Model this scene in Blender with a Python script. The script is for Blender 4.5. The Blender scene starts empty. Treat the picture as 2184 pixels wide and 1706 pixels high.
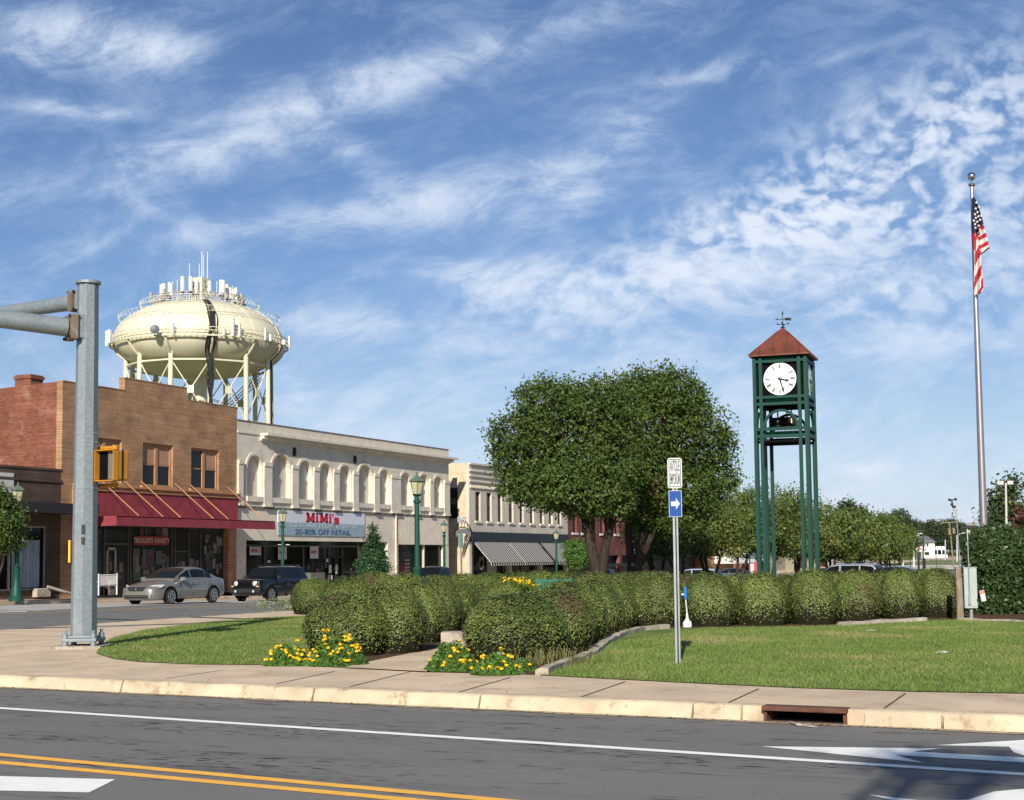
import bpy, math, random
import numpy as np
from math import sin, cos, tan, pi, radians, sqrt, atan2
from mathutils import Matrix, Vector
S = bpy.context.scene
COL = S.collection
# ---------------------------------------------------------------- camera
TH = radians(24.2); TI = radians(4.6); RO = .0103; FP = 3100.; CZ = 1.65
F0 = Vector((-sin(TH)*cos(TI), cos(TH)*cos(TI), sin(TI)))
R0 = Vector((cos(TH), sin(TH), 0)); U0 = R0.cross(F0)
RV = R0*cos(RO) - U0*sin(RO); UV = U0*cos(RO) + R0*sin(RO)
cam = bpy.data.cameras.new('camera'); co = bpy.data.objects.new('camera', cam); COL.objects.link(co)
cam.sensor_width = 36; cam.lens = 36*FP/2184; cam.shift_y = 90/2184; cam.clip_end = 3000; cam.clip_start = .1
M3 = Matrix((RV, UV, -F0)).transposed().to_4x4(); M3.translation = (0, 0, CZ); co.matrix_world = M3
S.camera = co
# ---------------------------------------------------------------- sun and sky
ELEV = radians(28); SH = Vector((-.28, .96, 0)).normalized()      # horizontal direction the light travels
sun = bpy.data.lights.new('sun', 'SUN'); sun.energy = 4.9; sun.angle = radians(.53); sun.color = (1, .935, .83)
so = bpy.data.objects.new('sun', sun); COL.objects.link(so)
ld = Vector((SH.x*cos(ELEV), SH.y*cos(ELEV), -sin(ELEV)))
so.rotation_euler = ld.to_track_quat('-Z', 'Y').to_euler(); so.location = (0, -30, 40)
S.view_settings.view_transform = 'Standard'; S.view_settings.look = 'None'
S.view_settings.exposure = 0.28; S.view_settings.gamma = 1
S.cycles.max_bounces = 6; S.cycles.transparent_max_bounces = 8; S.cycles.caustics_reflective = False; S.cycles.caustics_refractive = False
S.cycles.use_denoising = True; S.cycles.sample_clamp_indirect = 6

class NT:
    "tiny node-graph helper"
    def __init__(s, tree): s.t = tree; s.n = tree.nodes; s.l = tree.links
    def node(s, typ, **k):
        n = s.n.new(typ)
        for a, b in k.items(): setattr(n, a, b)
        return n
    def put(s, sock, v):
        if isinstance(v, bpy.types.NodeSocket): s.l.new(v, sock)
        else: sock.default_value = v
    def math(s, op, a, b=0., c=None, clamp=False):
        n = s.node('ShaderNodeMath', operation=op, use_clamp=clamp)
        s.put(n.inputs[0], a); s.put(n.inputs[1], b)
        if c is not None: s.put(n.inputs[2], c)
        return n.outputs[0]
    def vm(s, op, a, b=(0, 0, 0)):
        n = s.node('ShaderNodeVectorMath', operation=op); s.put(n.inputs[0], a)
        if op == 'SCALE': s.put(n.inputs['Scale'], b)
        else: s.put(n.inputs[1], b)
        return n.outputs['Value'] if op == 'DOT_PRODUCT' else n.outputs[0]
    def mix(s, f, a, b, mode='MIX'):
        n = s.node('ShaderNodeMix', data_type='RGBA', blend_type=mode)
        s.put(n.inputs['Factor'], f); s.put(n.inputs[6], a); s.put(n.inputs[7], b); return n.outputs[2]
    def xyz(s, x, y, z):
        n = s.node('ShaderNodeCombineXYZ'); s.put(n.inputs[0], x); s.put(n.inputs[1], y); s.put(n.inputs[2], z); return n.outputs[0]
    def noise(s, vec, scale=5, detail=3, rough=.55, dist=0, out='Fac'):
        n = s.node('ShaderNodeTexNoise'); s.put(n.inputs['Vector'], vec); n.inputs['Scale'].default_value = scale
        n.inputs['Detail'].default_value = detail; n.inputs['Roughness'].default_value = rough; n.inputs['Distortion'].default_value = dist
        return n.outputs[out]
    def ramp(s, f, lo, hi, a=0., b=1., smooth=True):
        n = s.node('ShaderNodeMapRange', interpolation_type='SMOOTHSTEP' if smooth else 'LINEAR')
        s.put(n.inputs[0], f)
        for i, v in enumerate((lo, hi, a, b)): n.inputs[i+1].default_value = v
        return n.outputs[0]
def px2st(px, py): return (px-1092)/FP, (1192-py)/FP
W = bpy.data.worlds.new('World'); S.world = W; W.use_nodes = True
w = NT(W.node_tree); w.n.clear()
wo = w.node('ShaderNodeOutputWorld'); bg = w.node('ShaderNodeBackground'); w.l.new(bg.outputs[0], wo.inputs[0])
sky = w.node('ShaderNodeTexSky', sky_type='NISHITA'); sky.sun_disc = False; sky.sun_elevation = ELEV
sky.sun_rotation = atan2(-SH.x, -SH.y); sky.air_density = 1.0; sky.dust_density = .35; sky.ozone_density = 3.2; sky.altitude = 0
bg.inputs['Strength'].default_value = .075
tc = w.node('ShaderNodeTexCoord').outputs['Generated']
sep = w.node('ShaderNodeSeparateXYZ'); w.l.new(tc, sep.inputs[0]); dz = sep.outputs[2]
fh = w.math('MAXIMUM', w.vm('DOT_PRODUCT', tc, (-sin(TH), cos(TH), 0)), .02)
sx = w.math('DIVIDE', w.vm('DOT_PRODUCT', tc, (cos(TH), sin(TH), 0)), fh); ty = w.math('DIVIDE', dz, fh)
def blob(px, py, a, b, ang, amp):
    "a soft oval region of the sky, by compass bearing and elevation"
    s0, t0 = px2st(px, py); ca, sa = cos(radians(ang)), sin(radians(ang))
    du = w.math('SUBTRACT', sx, s0); dv = w.math('SUBTRACT', ty, t0)
    u = w.math('MULTIPLY', w.math('ADD', w.math('MULTIPLY', du, ca), w.math('MULTIPLY', dv, sa)), FP/a)
    v = w.math('MULTIPLY', w.math('SUBTRACT', w.math('MULTIPLY', dv, ca), w.math('MULTIPLY', du, sa)), FP/b)
    r = w.math('ADD', w.math('MULTIPLY', u, u), w.math('MULTIPLY', v, v))
    return w.math('MULTIPLY', w.math('EXPONENT', w.math('MULTIPLY', r, -1.)), amp)
def total(bl):
    o = bl[0]
    for b in bl[1:]: o = w.math('ADD', o, b)
    return o
streak = total([blob(*b) for b in [(560, 250, 300, 62, 22, .95), (800, 150, 260, 45, 14, .75), (180, 345, 330, 45, 12, .60), (1150, 55, 420, 34, 17, .60),
    (560, 465, 380, 34, 7, .70), (900, 425, 220, 52, 6, .75), (1120, 400, 150, 60, 5, .95), (1310, 320, 150, 70, 35, .95), (730, 290, 150, 34, -38, .75), (1050, 590, 160, 42, -5, .95),
    (1560, 590, 480, 52, -2, 1.0), (1950, 560, 300, 45, 0, .7), (1420, 655, 420, 42, -6, .8), (680, 680, 240, 32, 2, .55), (1130, 740, 420, 45, -8, .5), (1900, 740, 420, 45, 2, .55),
    (450, 860, 420, 40, 4, .32), (980, 880, 700, 60, 0, .30), (140, 205, 120, 15, -6, 1.0), (180, 50, 170, 55, -8, 1.9), (330, 70, 90, 35, 0, .9), (60, 95, 50, 14, -30, .7), (1850, 1010, 70, 18, 0, .5), (1460, 150, 60, 14, 5, .8), (1880, 85, 110, 14, 18, .6), (250, 390, 90, 22, -30, .4)]])
mack = total([blob(*b) for b in [(2090, 240, 240, 120, 22, 1.3), (1850, 370, 330, 110, 25, 1.25), (1600, 500, 320, 75, 15, 1.1), (2150, 450, 240, 100, 0, 1.2), (1780, 470, 240, 60, 0, 1.0), (1980, 640, 300, 70, 0, .8), (1180, 640, 200, 70, -5, .6),
    (1560, 130, 150, 34, 8, .45), (1500, 610, 320, 60, -3, .5), (1200, 700, 300, 60, -5, .3)]])
ca, sa = cos(radians(15)), sin(radians(15))
wv = w.noise(w.xyz(sx, ty, 5), 6, 3, .5, 0, 'Color')
wvs = w.vm('SCALE', w.vm('SUBTRACT', wv, (.5, .5, .5)), .06)
pw_ = w.vm('ADD', w.xyz(sx, ty, 0), wvs); sw = w.node('ShaderNodeSeparateXYZ'); w.l.new(pw_, sw.inputs[0]); qx, qy = sw.outputs[0], sw.outputs[1]
uu = w.math('ADD', w.math('MULTIPLY', qx, ca), w.math('MULTIPLY', qy, sa)); vv = w.math('SUBTRACT', w.math('MULTIPLY', qy, ca), w.math('MULTIPLY', qx, sa))
n1 = w.noise(w.xyz(uu, w.math('MULTIPLY', vv, 2.5), 0), 12, 10, .70, .6)
n2 = w.noise(w.xyz(qx, w.math('MULTIPLY', qy, 1.7), 3), 10, 10, .68, .5)
n3 = w.noise(w.xyz(qx, w.math('MULTIPLY', qy, 1.35), 7), 58, 2.5, .5, .2)
n4 = w.noise(w.xyz(qx, w.math('MULTIPLY', qy, 1.6), 11), 20, 6, .6, .4)
base = w.math('ADD', w.math('MULTIPLY', n1, .5), w.math('MULTIPLY', n2, .5))
d1 = w.math('MULTIPLY', w.math('MULTIPLY', streak, 1.35), w.ramp(base, .36, .66, .12, 1.))
d1 = w.math('ADD', d1, w.math('MULTIPLY', w.ramp(base, .43, .68), w.ramp(ty, .05, .30, .75, .38)))
lump = w.math('ADD', w.math('MULTIPLY', n3, .58), w.math('MULTIPLY', n4, .42))
d2 = w.math('MULTIPLY', w.math('MULTIPLY', mack, 1.15), w.ramp(lump, .41, .64, .04, 1.))
dens = w.math('ADD', d1, d2)
dens = w.math('ADD', dens, w.ramp(ty, .0, .20, .95, 0.))
dens = w.math('MULTIPLY', w.math('SUBTRACT', 1., w.math('EXPONENT', w.math('MULTIPLY', dens, -1.0))), w.ramp(dz, -.01, .02))
tint = w.mix(1., sky.outputs[0], (.77, .86, 1.01, 1), 'MULTIPLY')
cloudc = w.mix(w.math('MULTIPLY', dens, .8), (4.9, 6.6, 9.6, 1), (10.2, 10.7, 11.5, 1))
w.l.new(w.mix(dens, tint, cloudc), bg.inputs[0])
# ---------------------------------------------------------------- pixel <-> place (only used to measure the real place from the photograph)
def ray(px, py): return RV*((px-1092)/FP) + UV*((943-py)/FP) + F0
def G(px, py, z=0):
    d = ray(px, py); k = (z-CZ)/d.z; return Vector((d.x*k, d.y*k, z))
def XP(px, py, X=-47):
    d = ray(px, py); k = X/d.x; return Vector((X, d.y*k, CZ+d.z*k))
def YP(px, py, Y):
    d = ray(px, py); k = Y/d.y; return Vector((d.x*k, Y, CZ+d.z*k))
def AT(px, py, dist):
    d = ray(px, py); k = dist/(-d.x*sin(TH)+d.y*cos(TH)); return Vector((d.x*k, d.y*k, CZ+d.z*k))
KN = [(-80, 0), (46, 0), (108, -1), (150, -1), (200, -.2), (260, .3), (330, .6), (420, 1.5), (600, 3), (1600, 4)]
def gz(y): return float(np.interp(y, [k[0] for k in KN], [k[1] for k in KN]))
# ---------------------------------------------------------------- materials
def lin(c):
    return tuple((v/255/12.92 if v/255 <= .04045 else ((v/255+.055)/1.055)**2.4) for v in c) + (1,)
def mat(name, c, rough=.75, metal=0., var=.18, scale=2., bump=0., bscale=25., c2=None, lo=.4, hi=.65, spec=.35, streaks=False):
    "c, c2: linear base colours; c2 patches over c by noise"
    m = bpy.data.materials.new(name); m.use_nodes = True; t = NT(m.node_tree); b = t.n['Principled BSDF']
    pos = t.node('ShaderNodeNewGeometry').outputs['Position']
    v = t.vm('MULTIPLY', pos, (1, 1, .22)) if streaks else pos
    c = tuple(c[:3])+(1,)
    f = t.noise(v, scale, 5, .6)
    col = t.mix(1., c, t.xyz(*[t.ramp(f, .25, .75, 1-var, 1+var)]*3), 'MULTIPLY')
    if c2 is not None:
        f2 = t.ramp(t.noise(t.vm('ADD', v, (7, 3, 5)), scale*1.7, 6, .65), lo, hi)
        col = t.mix(f2, col, tuple(c2[:3])+(1,))
    t.put(b.inputs['Base Color'], col); b.inputs['Roughness'].default_value = rough; b.inputs['Metallic'].default_value = metal
    b.inputs['Specular IOR Level'].default_value = spec
    if bump:
        bn = t.node('ShaderNodeBump'); bn.inputs['Distance'].default_value = bump; bn.inputs['Strength'].default_value = 1
        t.put(bn.inputs['Height'], t.noise(pos, bscale, 4, .6)); t.put(b.inputs['Normal'], bn.outputs[0])
    return m
def brick(name, c, c2, mort, side=False, bw=.22, bh=.075, wear=None, bump=.006):
    m = bpy.data.materials.new(name); m.use_nodes = True; t = NT(m.node_tree); b = t.n['Principled BSDF']
    pos = t.node('ShaderNodeNewGeometry').outputs['Position']; s = t.node('ShaderNodeSeparateXYZ'); t.l.new(pos, s.inputs[0])
    v = t.xyz(s.outputs[0 if side else 1], s.outputs[2], 0)
    bt = t.node('ShaderNodeTexBrick'); t.put(bt.inputs['Vector'], v); bt.inputs['Scale'].default_value = 1
    for k, x in (('Color1', c), ('Color2', c2), ('Mortar', mort)): bt.inputs[k].default_value = tuple(x[:3])+(1,)
    bt.inputs['Brick Width'].default_value = bw; bt.inputs['Row Height'].default_value = bh; bt.inputs['Mortar Size'].default_value = .011
    bt.inputs['Mortar Smooth'].default_value = .3
    f = t.noise(pos, .9, 6, .62); col = t.mix(1., bt.outputs[0], t.xyz(*[t.ramp(f, .25, .75, .72, 1.22)]*3), 'MULTIPLY')
    rowf = t.noise(t.xyz(t.math('MULTIPLY', s.outputs[0 if side else 1], .35), t.math('MULTIPLY', s.outputs[2], 7.), 0), 1.3, 3, .7)
    col = t.mix(1., col, t.xyz(*[t.ramp(rowf, .3, .7, .82, 1.14)]*3), 'MULTIPLY')
    if wear: col = t.mix(t.ramp(t.noise(t.vm('MULTIPLY', pos, (1, 1, 1.6)), .7, 6, .7), .56, .72), col, tuple(wear[:3])+(1,))
    t.put(b.inputs['Base Color'], col); b.inputs['Roughness'].default_value = .85; b.inputs['Specular IOR Level'].default_value = .2
    bn = t.node('ShaderNodeBump'); bn.inputs['Distance'].default_value = bump; t.put(bn.inputs['Height'], t.math('ADD', t.math('MULTIPLY', bt.outputs['Fac'], -1.), t.math('MULTIPLY', rowf, .8)))
    t.put(b.inputs['Normal'], bn.outputs[0]); return m
def leafmat(name, a, b_, brown=None, bs=.8, blo=.52, bhi=.66, trans=.25, rough=.5, spec=.4):
    "leaves: every leaf its own shade between a and b_, drifting to brown in patches"
    m = bpy.data.materials.new(name); m.use_nodes = True; t = NT(m.node_tree); b = t.n['Principled BSDF']
    g = t.node('ShaderNodeNewGeometry'); pos = g.outputs['Position']; ri = g.outputs['Random Per Island']
    f = t.math('ADD', t.math('MULTIPLY', ri, .6), t.math('MULTIPLY', t.ramp(t.noise(pos, 1.1, 3), .3, .7), .4))
    col = t.mix(f, tuple(a)+(1,), tuple(b_)+(1,))
    if brown: col = t.mix(t.math('MULTIPLY', t.ramp(t.noise(t.vm('ADD', pos, (3, 1, 2)), bs, 3, .5), blo, bhi), t.ramp(ri, .1, .7, .55, 1.)), col, tuple(brown)+(1,))
    t.put(b.inputs['Base Color'], col); b.inputs['Roughness'].default_value = rough; b.inputs['Specular IOR Level'].default_value = spec
    tr = t.node('ShaderNodeBsdfTranslucent'); t.put(tr.inputs[0], t.mix(1., col, (1.2, 1.25, .6, 1), 'MULTIPLY'))
    mx = t.node('ShaderNodeMixShader'); mx.inputs[0].default_value = trans
    t.l.new(b.outputs[0], mx.inputs[1]); t.l.new(tr.outputs[0], mx.inputs[2]); t.l.new(mx.outputs[0], t.n['Material Output'].inputs[0]); return m
def plain(name, c, rough=.5, metal=0., spec=.5, coat=0.):
    m = mat(name, c, rough, metal, .06, 3., spec=spec); m.node_tree.nodes['Principled BSDF'].inputs['Coat Weight'].default_value = coat
    m.node_tree.nodes['Principled BSDF'].inputs['Coat Roughness'].default_value = .05; return m
def emit(name, c, s):
    m = bpy.data.materials.new(name); m.use_nodes = True; b = m.node_tree.nodes['Principled BSDF']
    b.inputs['Base Color'].default_value = tuple(c)+(1,); b.inputs['Emission Color'].default_value = tuple(c)+(1,); b.inputs['Emission Strength'].default_value = s; return m
MT = {}
# ---------------------------------------------------------------- mesh building
class MB:
    def __init__(s): s.v = []; s.f = []; s.m = []; s.mi = 0
    def add(s, vs, fs):
        o = len(s.v); s.v += [tuple(p) for p in vs]; s.f += [tuple(o+i for i in f) for f in fs]; s.m += [s.mi]*len(fs); return s
    def box(s, x0, x1, y0, y1, z0, z1):
        return s.add([(x0, y0, z0), (x1, y0, z0), (x1, y1, z0), (x0, y1, z0), (x0, y0, z1), (x1, y0, z1), (x1, y1, z1), (x0, y1, z1)],
                     [(0, 3, 2, 1), (4, 5, 6, 7), (0, 1, 5, 4), (1, 2, 6, 5), (2, 3, 7, 6), (3, 0, 4, 7)])
    def prism(s, a, b):
        "two matching rings of points, capped"
        n = len(a); return s.add(list(a)+list(b), [tuple(range(n))[::-1], tuple(range(n, 2*n))] + [(i, (i+1) % n, n+(i+1) % n, n+i) for i in range(n)])
    def ext(s, poly, z0, z1): return s.prism([(p[0], p[1], z0) for p in poly], [(p[0], p[1], z1) for p in poly])
    def tube(s, pts, rad, n=8, phase=0., cap=True):
        pts = [Vector(p) for p in pts]; rad = rad if isinstance(rad, (list, tuple)) else [rad]*len(pts)
        o = len(s.v); up = None
        for i, p in enumerate(pts):
            d = (pts[min(i+1, len(pts)-1)]-pts[max(i-1, 0)]).normalized()
            if up is None: up = Vector((1, 0, 0)) if abs(d.z) > .7 else Vector((0, 0, 1))
            a = up - d*up.dot(d)
            if a.length < 1e-4: a = d.orthogonal()
            a.normalize(); b = d.cross(a); up = a
            for k in range(n):
                t = 2*pi*k/n+phase; s.v.append(tuple(p+(a*cos(t)+b*sin(t))*rad[i]))
        for i in range(len(pts)-1):
            for k in range(n): s.f.append((o+i*n+k, o+i*n+(k+1) % n, o+(i+1)*n+(k+1) % n, o+(i+1)*n+k)); s.m.append(s.mi)
        if cap:
            s.f.append(tuple(o+k for k in range(n))[::-1]); s.m.append(s.mi); s.f.append(tuple(o+(len(pts)-1)*n+k for k in range(n))); s.m.append(s.mi)
        return s
    def lathe(s, prof, c=(0, 0, 0), n=16, phase=0.):
        o = len(s.v)
        for r, z in prof:
            for k in range(n):
                t = 2*pi*k/n+phase; s.v.append((c[0]+r*cos(t), c[1]+r*sin(t), c[2]+z))
        for i in range(len(prof)-1):
            for k in range(n): s.f.append((o+i*n+k, o+i*n+(k+1) % n, o+(i+1)*n+(k+1) % n, o+(i+1)*n+k)); s.m.append(s.mi)
        s.f.append(tuple(o+k for k in range(n))[::-1]); s.m.append(s.mi); s.f.append(tuple(o+(len(prof)-1)*n+k for k in range(n))); s.m.append(s.mi); return s
    def obj(s, name, m, parent=None, smooth=False, bevel=0.):
        me = bpy.data.meshes.new(name); me.from_pydata(s.v, [], s.f)
        ms = m if isinstance(m, (list, tuple)) else [m]
        for x in ms: me.materials.append(x)
        me.polygons.foreach_set('material_index', s.m)
        if smooth: me.polygons.foreach_set('use_smooth', [True]*len(s.f))
        me.update(); import bmesh as bmm
        b = bmm.new(); b.from_mesh(me); bmm.ops.recalc_face_normals(b, faces=b.faces); b.to_mesh(me); b.free()
        if smooth == 'auto':
            try: me.set_sharp_from_angle(angle=radians(38))
            except Exception: pass
        return link(name, me, parent, bevel)
def link(name, me, parent=None, bevel=0.):
    o = bpy.data.objects.new(name, me); COL.objects.link(o)
    if parent is not None: o.parent = parent
    if bevel:
        b = o.modifiers.new('bevel', 'BEVEL'); b.width = bevel; b.segments = 2; b.limit_method = 'ANGLE'
    return o
def tag(o, label, cat, group=None, kind=None):
    if label: o['label'] = label
    if cat: o['category'] = cat
    if group: o['group'] = group
    if kind: o['kind'] = kind
    return o
def empty(name, loc, label, cat, group=None, rz=0.):
    o = bpy.data.objects.new(name, None); COL.objects.link(o); o.location = loc; o.rotation_euler = (0, 0, rz); o.empty_display_size = .2
    return tag(o, label, cat, group)
def dup(root, loc, rz=0., label=None, group=None, sc=None):
    r = root.copy(); COL.objects.link(r); r.location = loc; r.rotation_euler = (0, 0, rz)
    if sc: r.scale = sc
    if label: r['label'] = label
    if group: r['group'] = group
    for ch in list(root.children):
        c = ch.copy(); COL.objects.link(c); c.parent = r
        for g in list(ch.children):
            d = g.copy(); COL.objects.link(d); d.parent = c
    return r
def struct(o, label=None): return tag(o, label, None, None, 'structure')
def quads(name, v, m, parent=None, tri=False):
    "many small loose faces from an (N,k,3) array"
    v = np.asarray(v, dtype=np.float32); n, k, _ = v.shape; me = bpy.data.meshes.new(name)
    me.vertices.add(n*k); me.vertices.foreach_set('co', v.reshape(-1)); me.loops.add(n*k); me.loops.foreach_set('vertex_index', np.arange(n*k, dtype=np.int32))
    me.polygons.add(n); me.polygons.foreach_set('loop_start', np.arange(0, n*k, k, dtype=np.int32))
    try: me.polygons.foreach_set('loop_total', np.full(n, k, dtype=np.int32))
    except Exception: pass
    me.materials.append(m); me.update(calc_edges=True); return link(name, me, parent)
def leafquads(c, nrm, size, rng, flat=.5, asp=.55):
    "pointed leaf faces at centres c, roughly facing nrm (flat 0..1 = how strictly)"
    n = len(c); rnd = rng.normal(size=(n, 3)); nn = nrm*flat + rnd/np.linalg.norm(rnd, axis=1)[:, None]*(1-flat)
    nn /= np.linalg.norm(nn, axis=1)[:, None]+1e-9
    a = np.cross(nn, rng.normal(size=(n, 3))); a /= np.linalg.norm(a, axis=1)[:, None]+1e-9; b = np.cross(nn, a)
    s = (size*rng.uniform(.6, 1.35, n))[:, None]; a = a*s; b = b*s*asp
    return np.stack([c-a*.5, c+b*.5+nn*s*.08, c+a*.55, c-b*.5+nn*s*.08], axis=1)
def text(body, size, m, loc, rot, name='lettering', parent=None, ext=.01, sx=1., align='CENTER', bold=0.):
    cu = bpy.data.curves.new('t', 'FONT'); cu.body = body; cu.size = size; cu.extrude = ext; cu.align_x = align; cu.align_y = 'CENTER'; cu.offset = bold
    t = bpy.data.objects.new('t', cu); COL.objects.link(t); dg = bpy.context.evaluated_depsgraph_get()
    me = bpy.data.meshes.new_from_object(t.evaluated_get(dg)); bpy.data.objects.remove(t); bpy.data.curves.remove(cu)
    me.materials.clear(); me.materials.append(m); o = link(name, me, parent); o.location = loc; o.rotation_euler = rot; o.scale = (sx, 1, 1); return o
FACE_X = (pi/2, 0, pi/2)        # lettering that faces +X (the street)
# ================================================================ GROUND
def hexc(r, g, b): return lin((r, g, b))
m = bpy.data.materials.new('asphalt'); m.use_nodes = True; t = NT(m.node_tree); b = t.n['Principled BSDF']
pos = t.node('ShaderNodeNewGeometry').outputs['Position']
c = t.mix(t.ramp(t.noise(pos, .35, 5, .6), .3, .7), (.150, .142, .128, 1), (.180, .171, .155, 1))
c = t.mix(t.ramp(t.noise(pos, 55, 3, .7), .35, .7, 0, .55), c, (.27, .262, .25, 1))
c = t.mix(t.ramp(t.noise(t.vm('MULTIPLY', pos, (.42, 1.5, 1)), 2.6, 4, .62, .5), .605, .655, 0, .62), c, (.05, .049, .048, 1))
c = t.mix(t.ramp(t.noise(t.vm('MULTIPLY', pos, (.12, 1.2, 1)), 1.6, 5, .65, .2), .53, .70, 0, .45), c, (.07, .068, .066, 1))
spt = t.noise(t.vm('MULTIPLY', pos, (.55, 2.2, 1)), 7.5, 3, .6, .3); zone = t.ramp(t.noise(t.vm('MULTIPLY', pos, (.25, 1, 1)), .8, 2), .42, .62)
c = t.mix(t.math('MULTIPLY', t.ramp(spt, .575, .605), zone), c, (.024, .023, .022, 1))
c = t.mix(t.ramp(t.noise(pos, 22, 2, .5), .74, .78, 0, .5), c, (.36, .35, .33, 1))
t.put(b.inputs['Base Color'], c); b.inputs['Roughness'].default_value = .85; b.inputs['Specular IOR Level'].default_value = .3
bn = t.node('ShaderNodeBump'); bn.inputs['Distance'].default_value = .006; t.put(bn.inputs['Height'], t.noise(pos, 90, 2, .7)); t.put(b.inputs['Normal'], bn.outputs[0])
MT['asphalt'] = m
MT['conc'] = mat('concrete', (.62, .48, .335), .9, 0, .16, .9, .006, 50, (.45, .33, .215), .5, .75, .2)
MT['kerb'] = mat('kerb_concrete', (.56, .455, .31), .9, 0, .2, 2.2, .008, 30, (.34, .25, .15), .52, .68, .2)
MT['oldconc'] = mat('old_concrete', (.42, .36, .29), .95, 0, .3, 3, .01, 30, (.2, .17, .13), .5, .7, .2)
MT['joint'] = mat('joint_dirt', (.13, .10, .07), 1, 0, .3, 4, spec=0)
MT['earth'] = mat('earth', (.10, .12, .04), 1, 0, .3, .2, c2=(.2, .18, .09), spec=.1)
MT['soil'] = mat('mulch', (.075, .05, .032), 1, 0, .5, 6, .03, 20, (.14, .09, .055), spec=.05)
MT['turf'] = mat('turf', (.15, .21, .055), 1, 0, .3, 1.6, .02, 40, (.15, .18, .05), .48, .7, .1)
MT['white'] = mat('road_paint_white', (.93, .91, .84), .7, 0, .05, 6, .004, 60, (.5, .48, .44), .64, .76)
MT['yellow'] = mat('road_paint_yellow', (.95, .49, .07), .7, 0, .10, 6, .004, 60, (.40, .24, .09), .60, .72)
MT['brickpave'] = mat('brick_paving', (.28, .13, .085), .9, 0, .2, 3)
MT['gravelpale'] = mat('pale_pavement', (.46, .43, .38), .9, 0, .15, .6, c2=(.36, .33, .29))
def sheet(name, x0, x1, y0, y1, dz, m, kind='structure', xs=2):
    ys = sorted({y0, y1} | {k[0] for k in KN if y0 < k[0] < y1}); b = MB(); X = np.linspace(x0, x1, xs)
    vs = [(x, y, gz(y)+dz) for y in ys for x in X]
    b.add(vs, [(i*xs+j, i*xs+j+1, (i+1)*xs+j+1, (i+1)*xs+j) for i in range(len(ys)-1) for j in range(xs-1)])
    o = b.obj(name, m); tag(o, None, None, None, kind); return o
sheet('ground', -900, 900, -80, 1600, -.04, MT['earth'])
struct(MB().add([(-200, -60, 0), (200, -60, 0), (200, 40, 0), (-200, 40, 0)], [(0, 1, 2, 3)]).obj('road', MT['asphalt']))
sheet('side_street', -43.6, 60, 40, 190, 0, MT['asphalt'])
sheet('parking_lane', -43.55, -36.6, 40.2, 190, .004, MT['gravelpale'])
for yy in (0,):
    b = MB(); ys = [40, 46, 108, 150, 200, 300]
    for a, c_ in zip(ys, ys[1:]):
        A, B = gz(a), gz(c_)
        b.prism([(-60, a, A-.1), (-43.6, a, A-.1), (-43.6, a, A+.15), (-60, a, A+.15)], [(-60, c_, B-.1), (-43.6, c_, B-.1), (-43.6, c_, B+.15), (-60, c_, B+.15)])
    struct(b.obj('far_sidewalk', MT['conc']))
sheet('brick_sidewalk_strip', -44.6, -43.8, 40.3, 54, .156, MT['brickpave'])
# --- the planted island
kb = [(-140, 1461.5), (0, 1462.5), (420, 1478.5), (760, 1496), (1092, 1515), (1500, 1539), (1850, 1552.5), (2184, 1562.5), (2500, 1569)]
KP = [G(*p) for p in kb]; KP = [Vector((p.x, p.y)) for p in KP]
for i in range(1, len(KP)-1): pass
# smooth the kerb line: least-squares quadratic
xs_ = np.array([p.x for p in KP]); ys_ = np.array([p.y for p in KP]); kc = np.polyfit(xs_, ys_, 2)
def kerby(x):
    x = max(x, -17.5) if x < 6 else x
    return float(np.polyval(kc, min(max(x, -17), 5)))
ix0 = ix1 = None
XL = [-22.2, -21.5, -20.4, -18.8, -17, -15, -13, -11, -9, -7, -5, -3, -1, 1, 3, 6, 12, 30, 48]
front = [(x, kerby(x) + max(0, (-18.8-x))**2*.42) for x in XL]
west = [(-23.6, 20.2), (-24.1, 22.5), (-24.5, 26), (-24.55, 31), (-24.5, 45), (-24.5, 61.5)]
def P2(x, y, z):
    v = Vector((x, y, z-CZ)); d = v.dot(F0); return 1092+FP*v.dot(RV)/d, 943-FP*v.dot(UV)/d
XS = np.linspace(-17, 5, 2000); kx = lambda px: float(min(XS, key=lambda x: abs(P2(x, kerby(x), .08)[0]-px)))
ix0, ix1 = kx(1634), kx(1806)
notch = [(ix0, kerby(ix0)), (ix0, kerby(ix0)+.4), (ix1, kerby(ix1)+.4), (ix1, kerby(ix1))]
fr2 = [p for p in front if p[0] < ix0] + notch + [p for p in front if p[0] > ix1]
outer = west[::-1] + fr2 + [(48, 61.5)]
b = MB(); b.ext(outer[::-1], -1.2, .150); struct(b.obj('sidewalk', MT['conc']))
# kerb with a rolled edge, in cast sections with gaps between them and an opening for the storm drain
def kerbrun(pts, name='kerb', gaps=()):
    b = MB(); prof = [(-.10, -.02), (-.085, .022), (-.045, .135), (-.015, .156), (.14, .157), (.14, .02)]
    rings = []
    for i, p in enumerate(pts):
        d = (Vector(pts[min(i+1, len(pts)-1)])-Vector(pts[max(i-1, 0)])).normalized(); n_ = Vector((-d.y, d.x))
        rings.append([(p[0]+n_.x*q[0], p[1]+n_.y*q[0], q[1]) for q in prof])
    for i in range(len(rings)-1): b.prism(rings[i], rings[i+1])
    return b
def densify(pts, step=.5):
    out = [Vector(pts[0])]
    for a, c_ in zip(pts, pts[1:]):
        a, c_ = Vector(a), Vector(c_); n = max(1, int((c_-a).length/step))
        out += [a.lerp(c_, k/n) for k in range(1, n+1)]
    return out
fp = densify(front, .25)
cuts = [G(px, 1500, .08) for px in ()]
jx = [XPc for XPc in []]
def groundx(px, pyk=1500): return None
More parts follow.
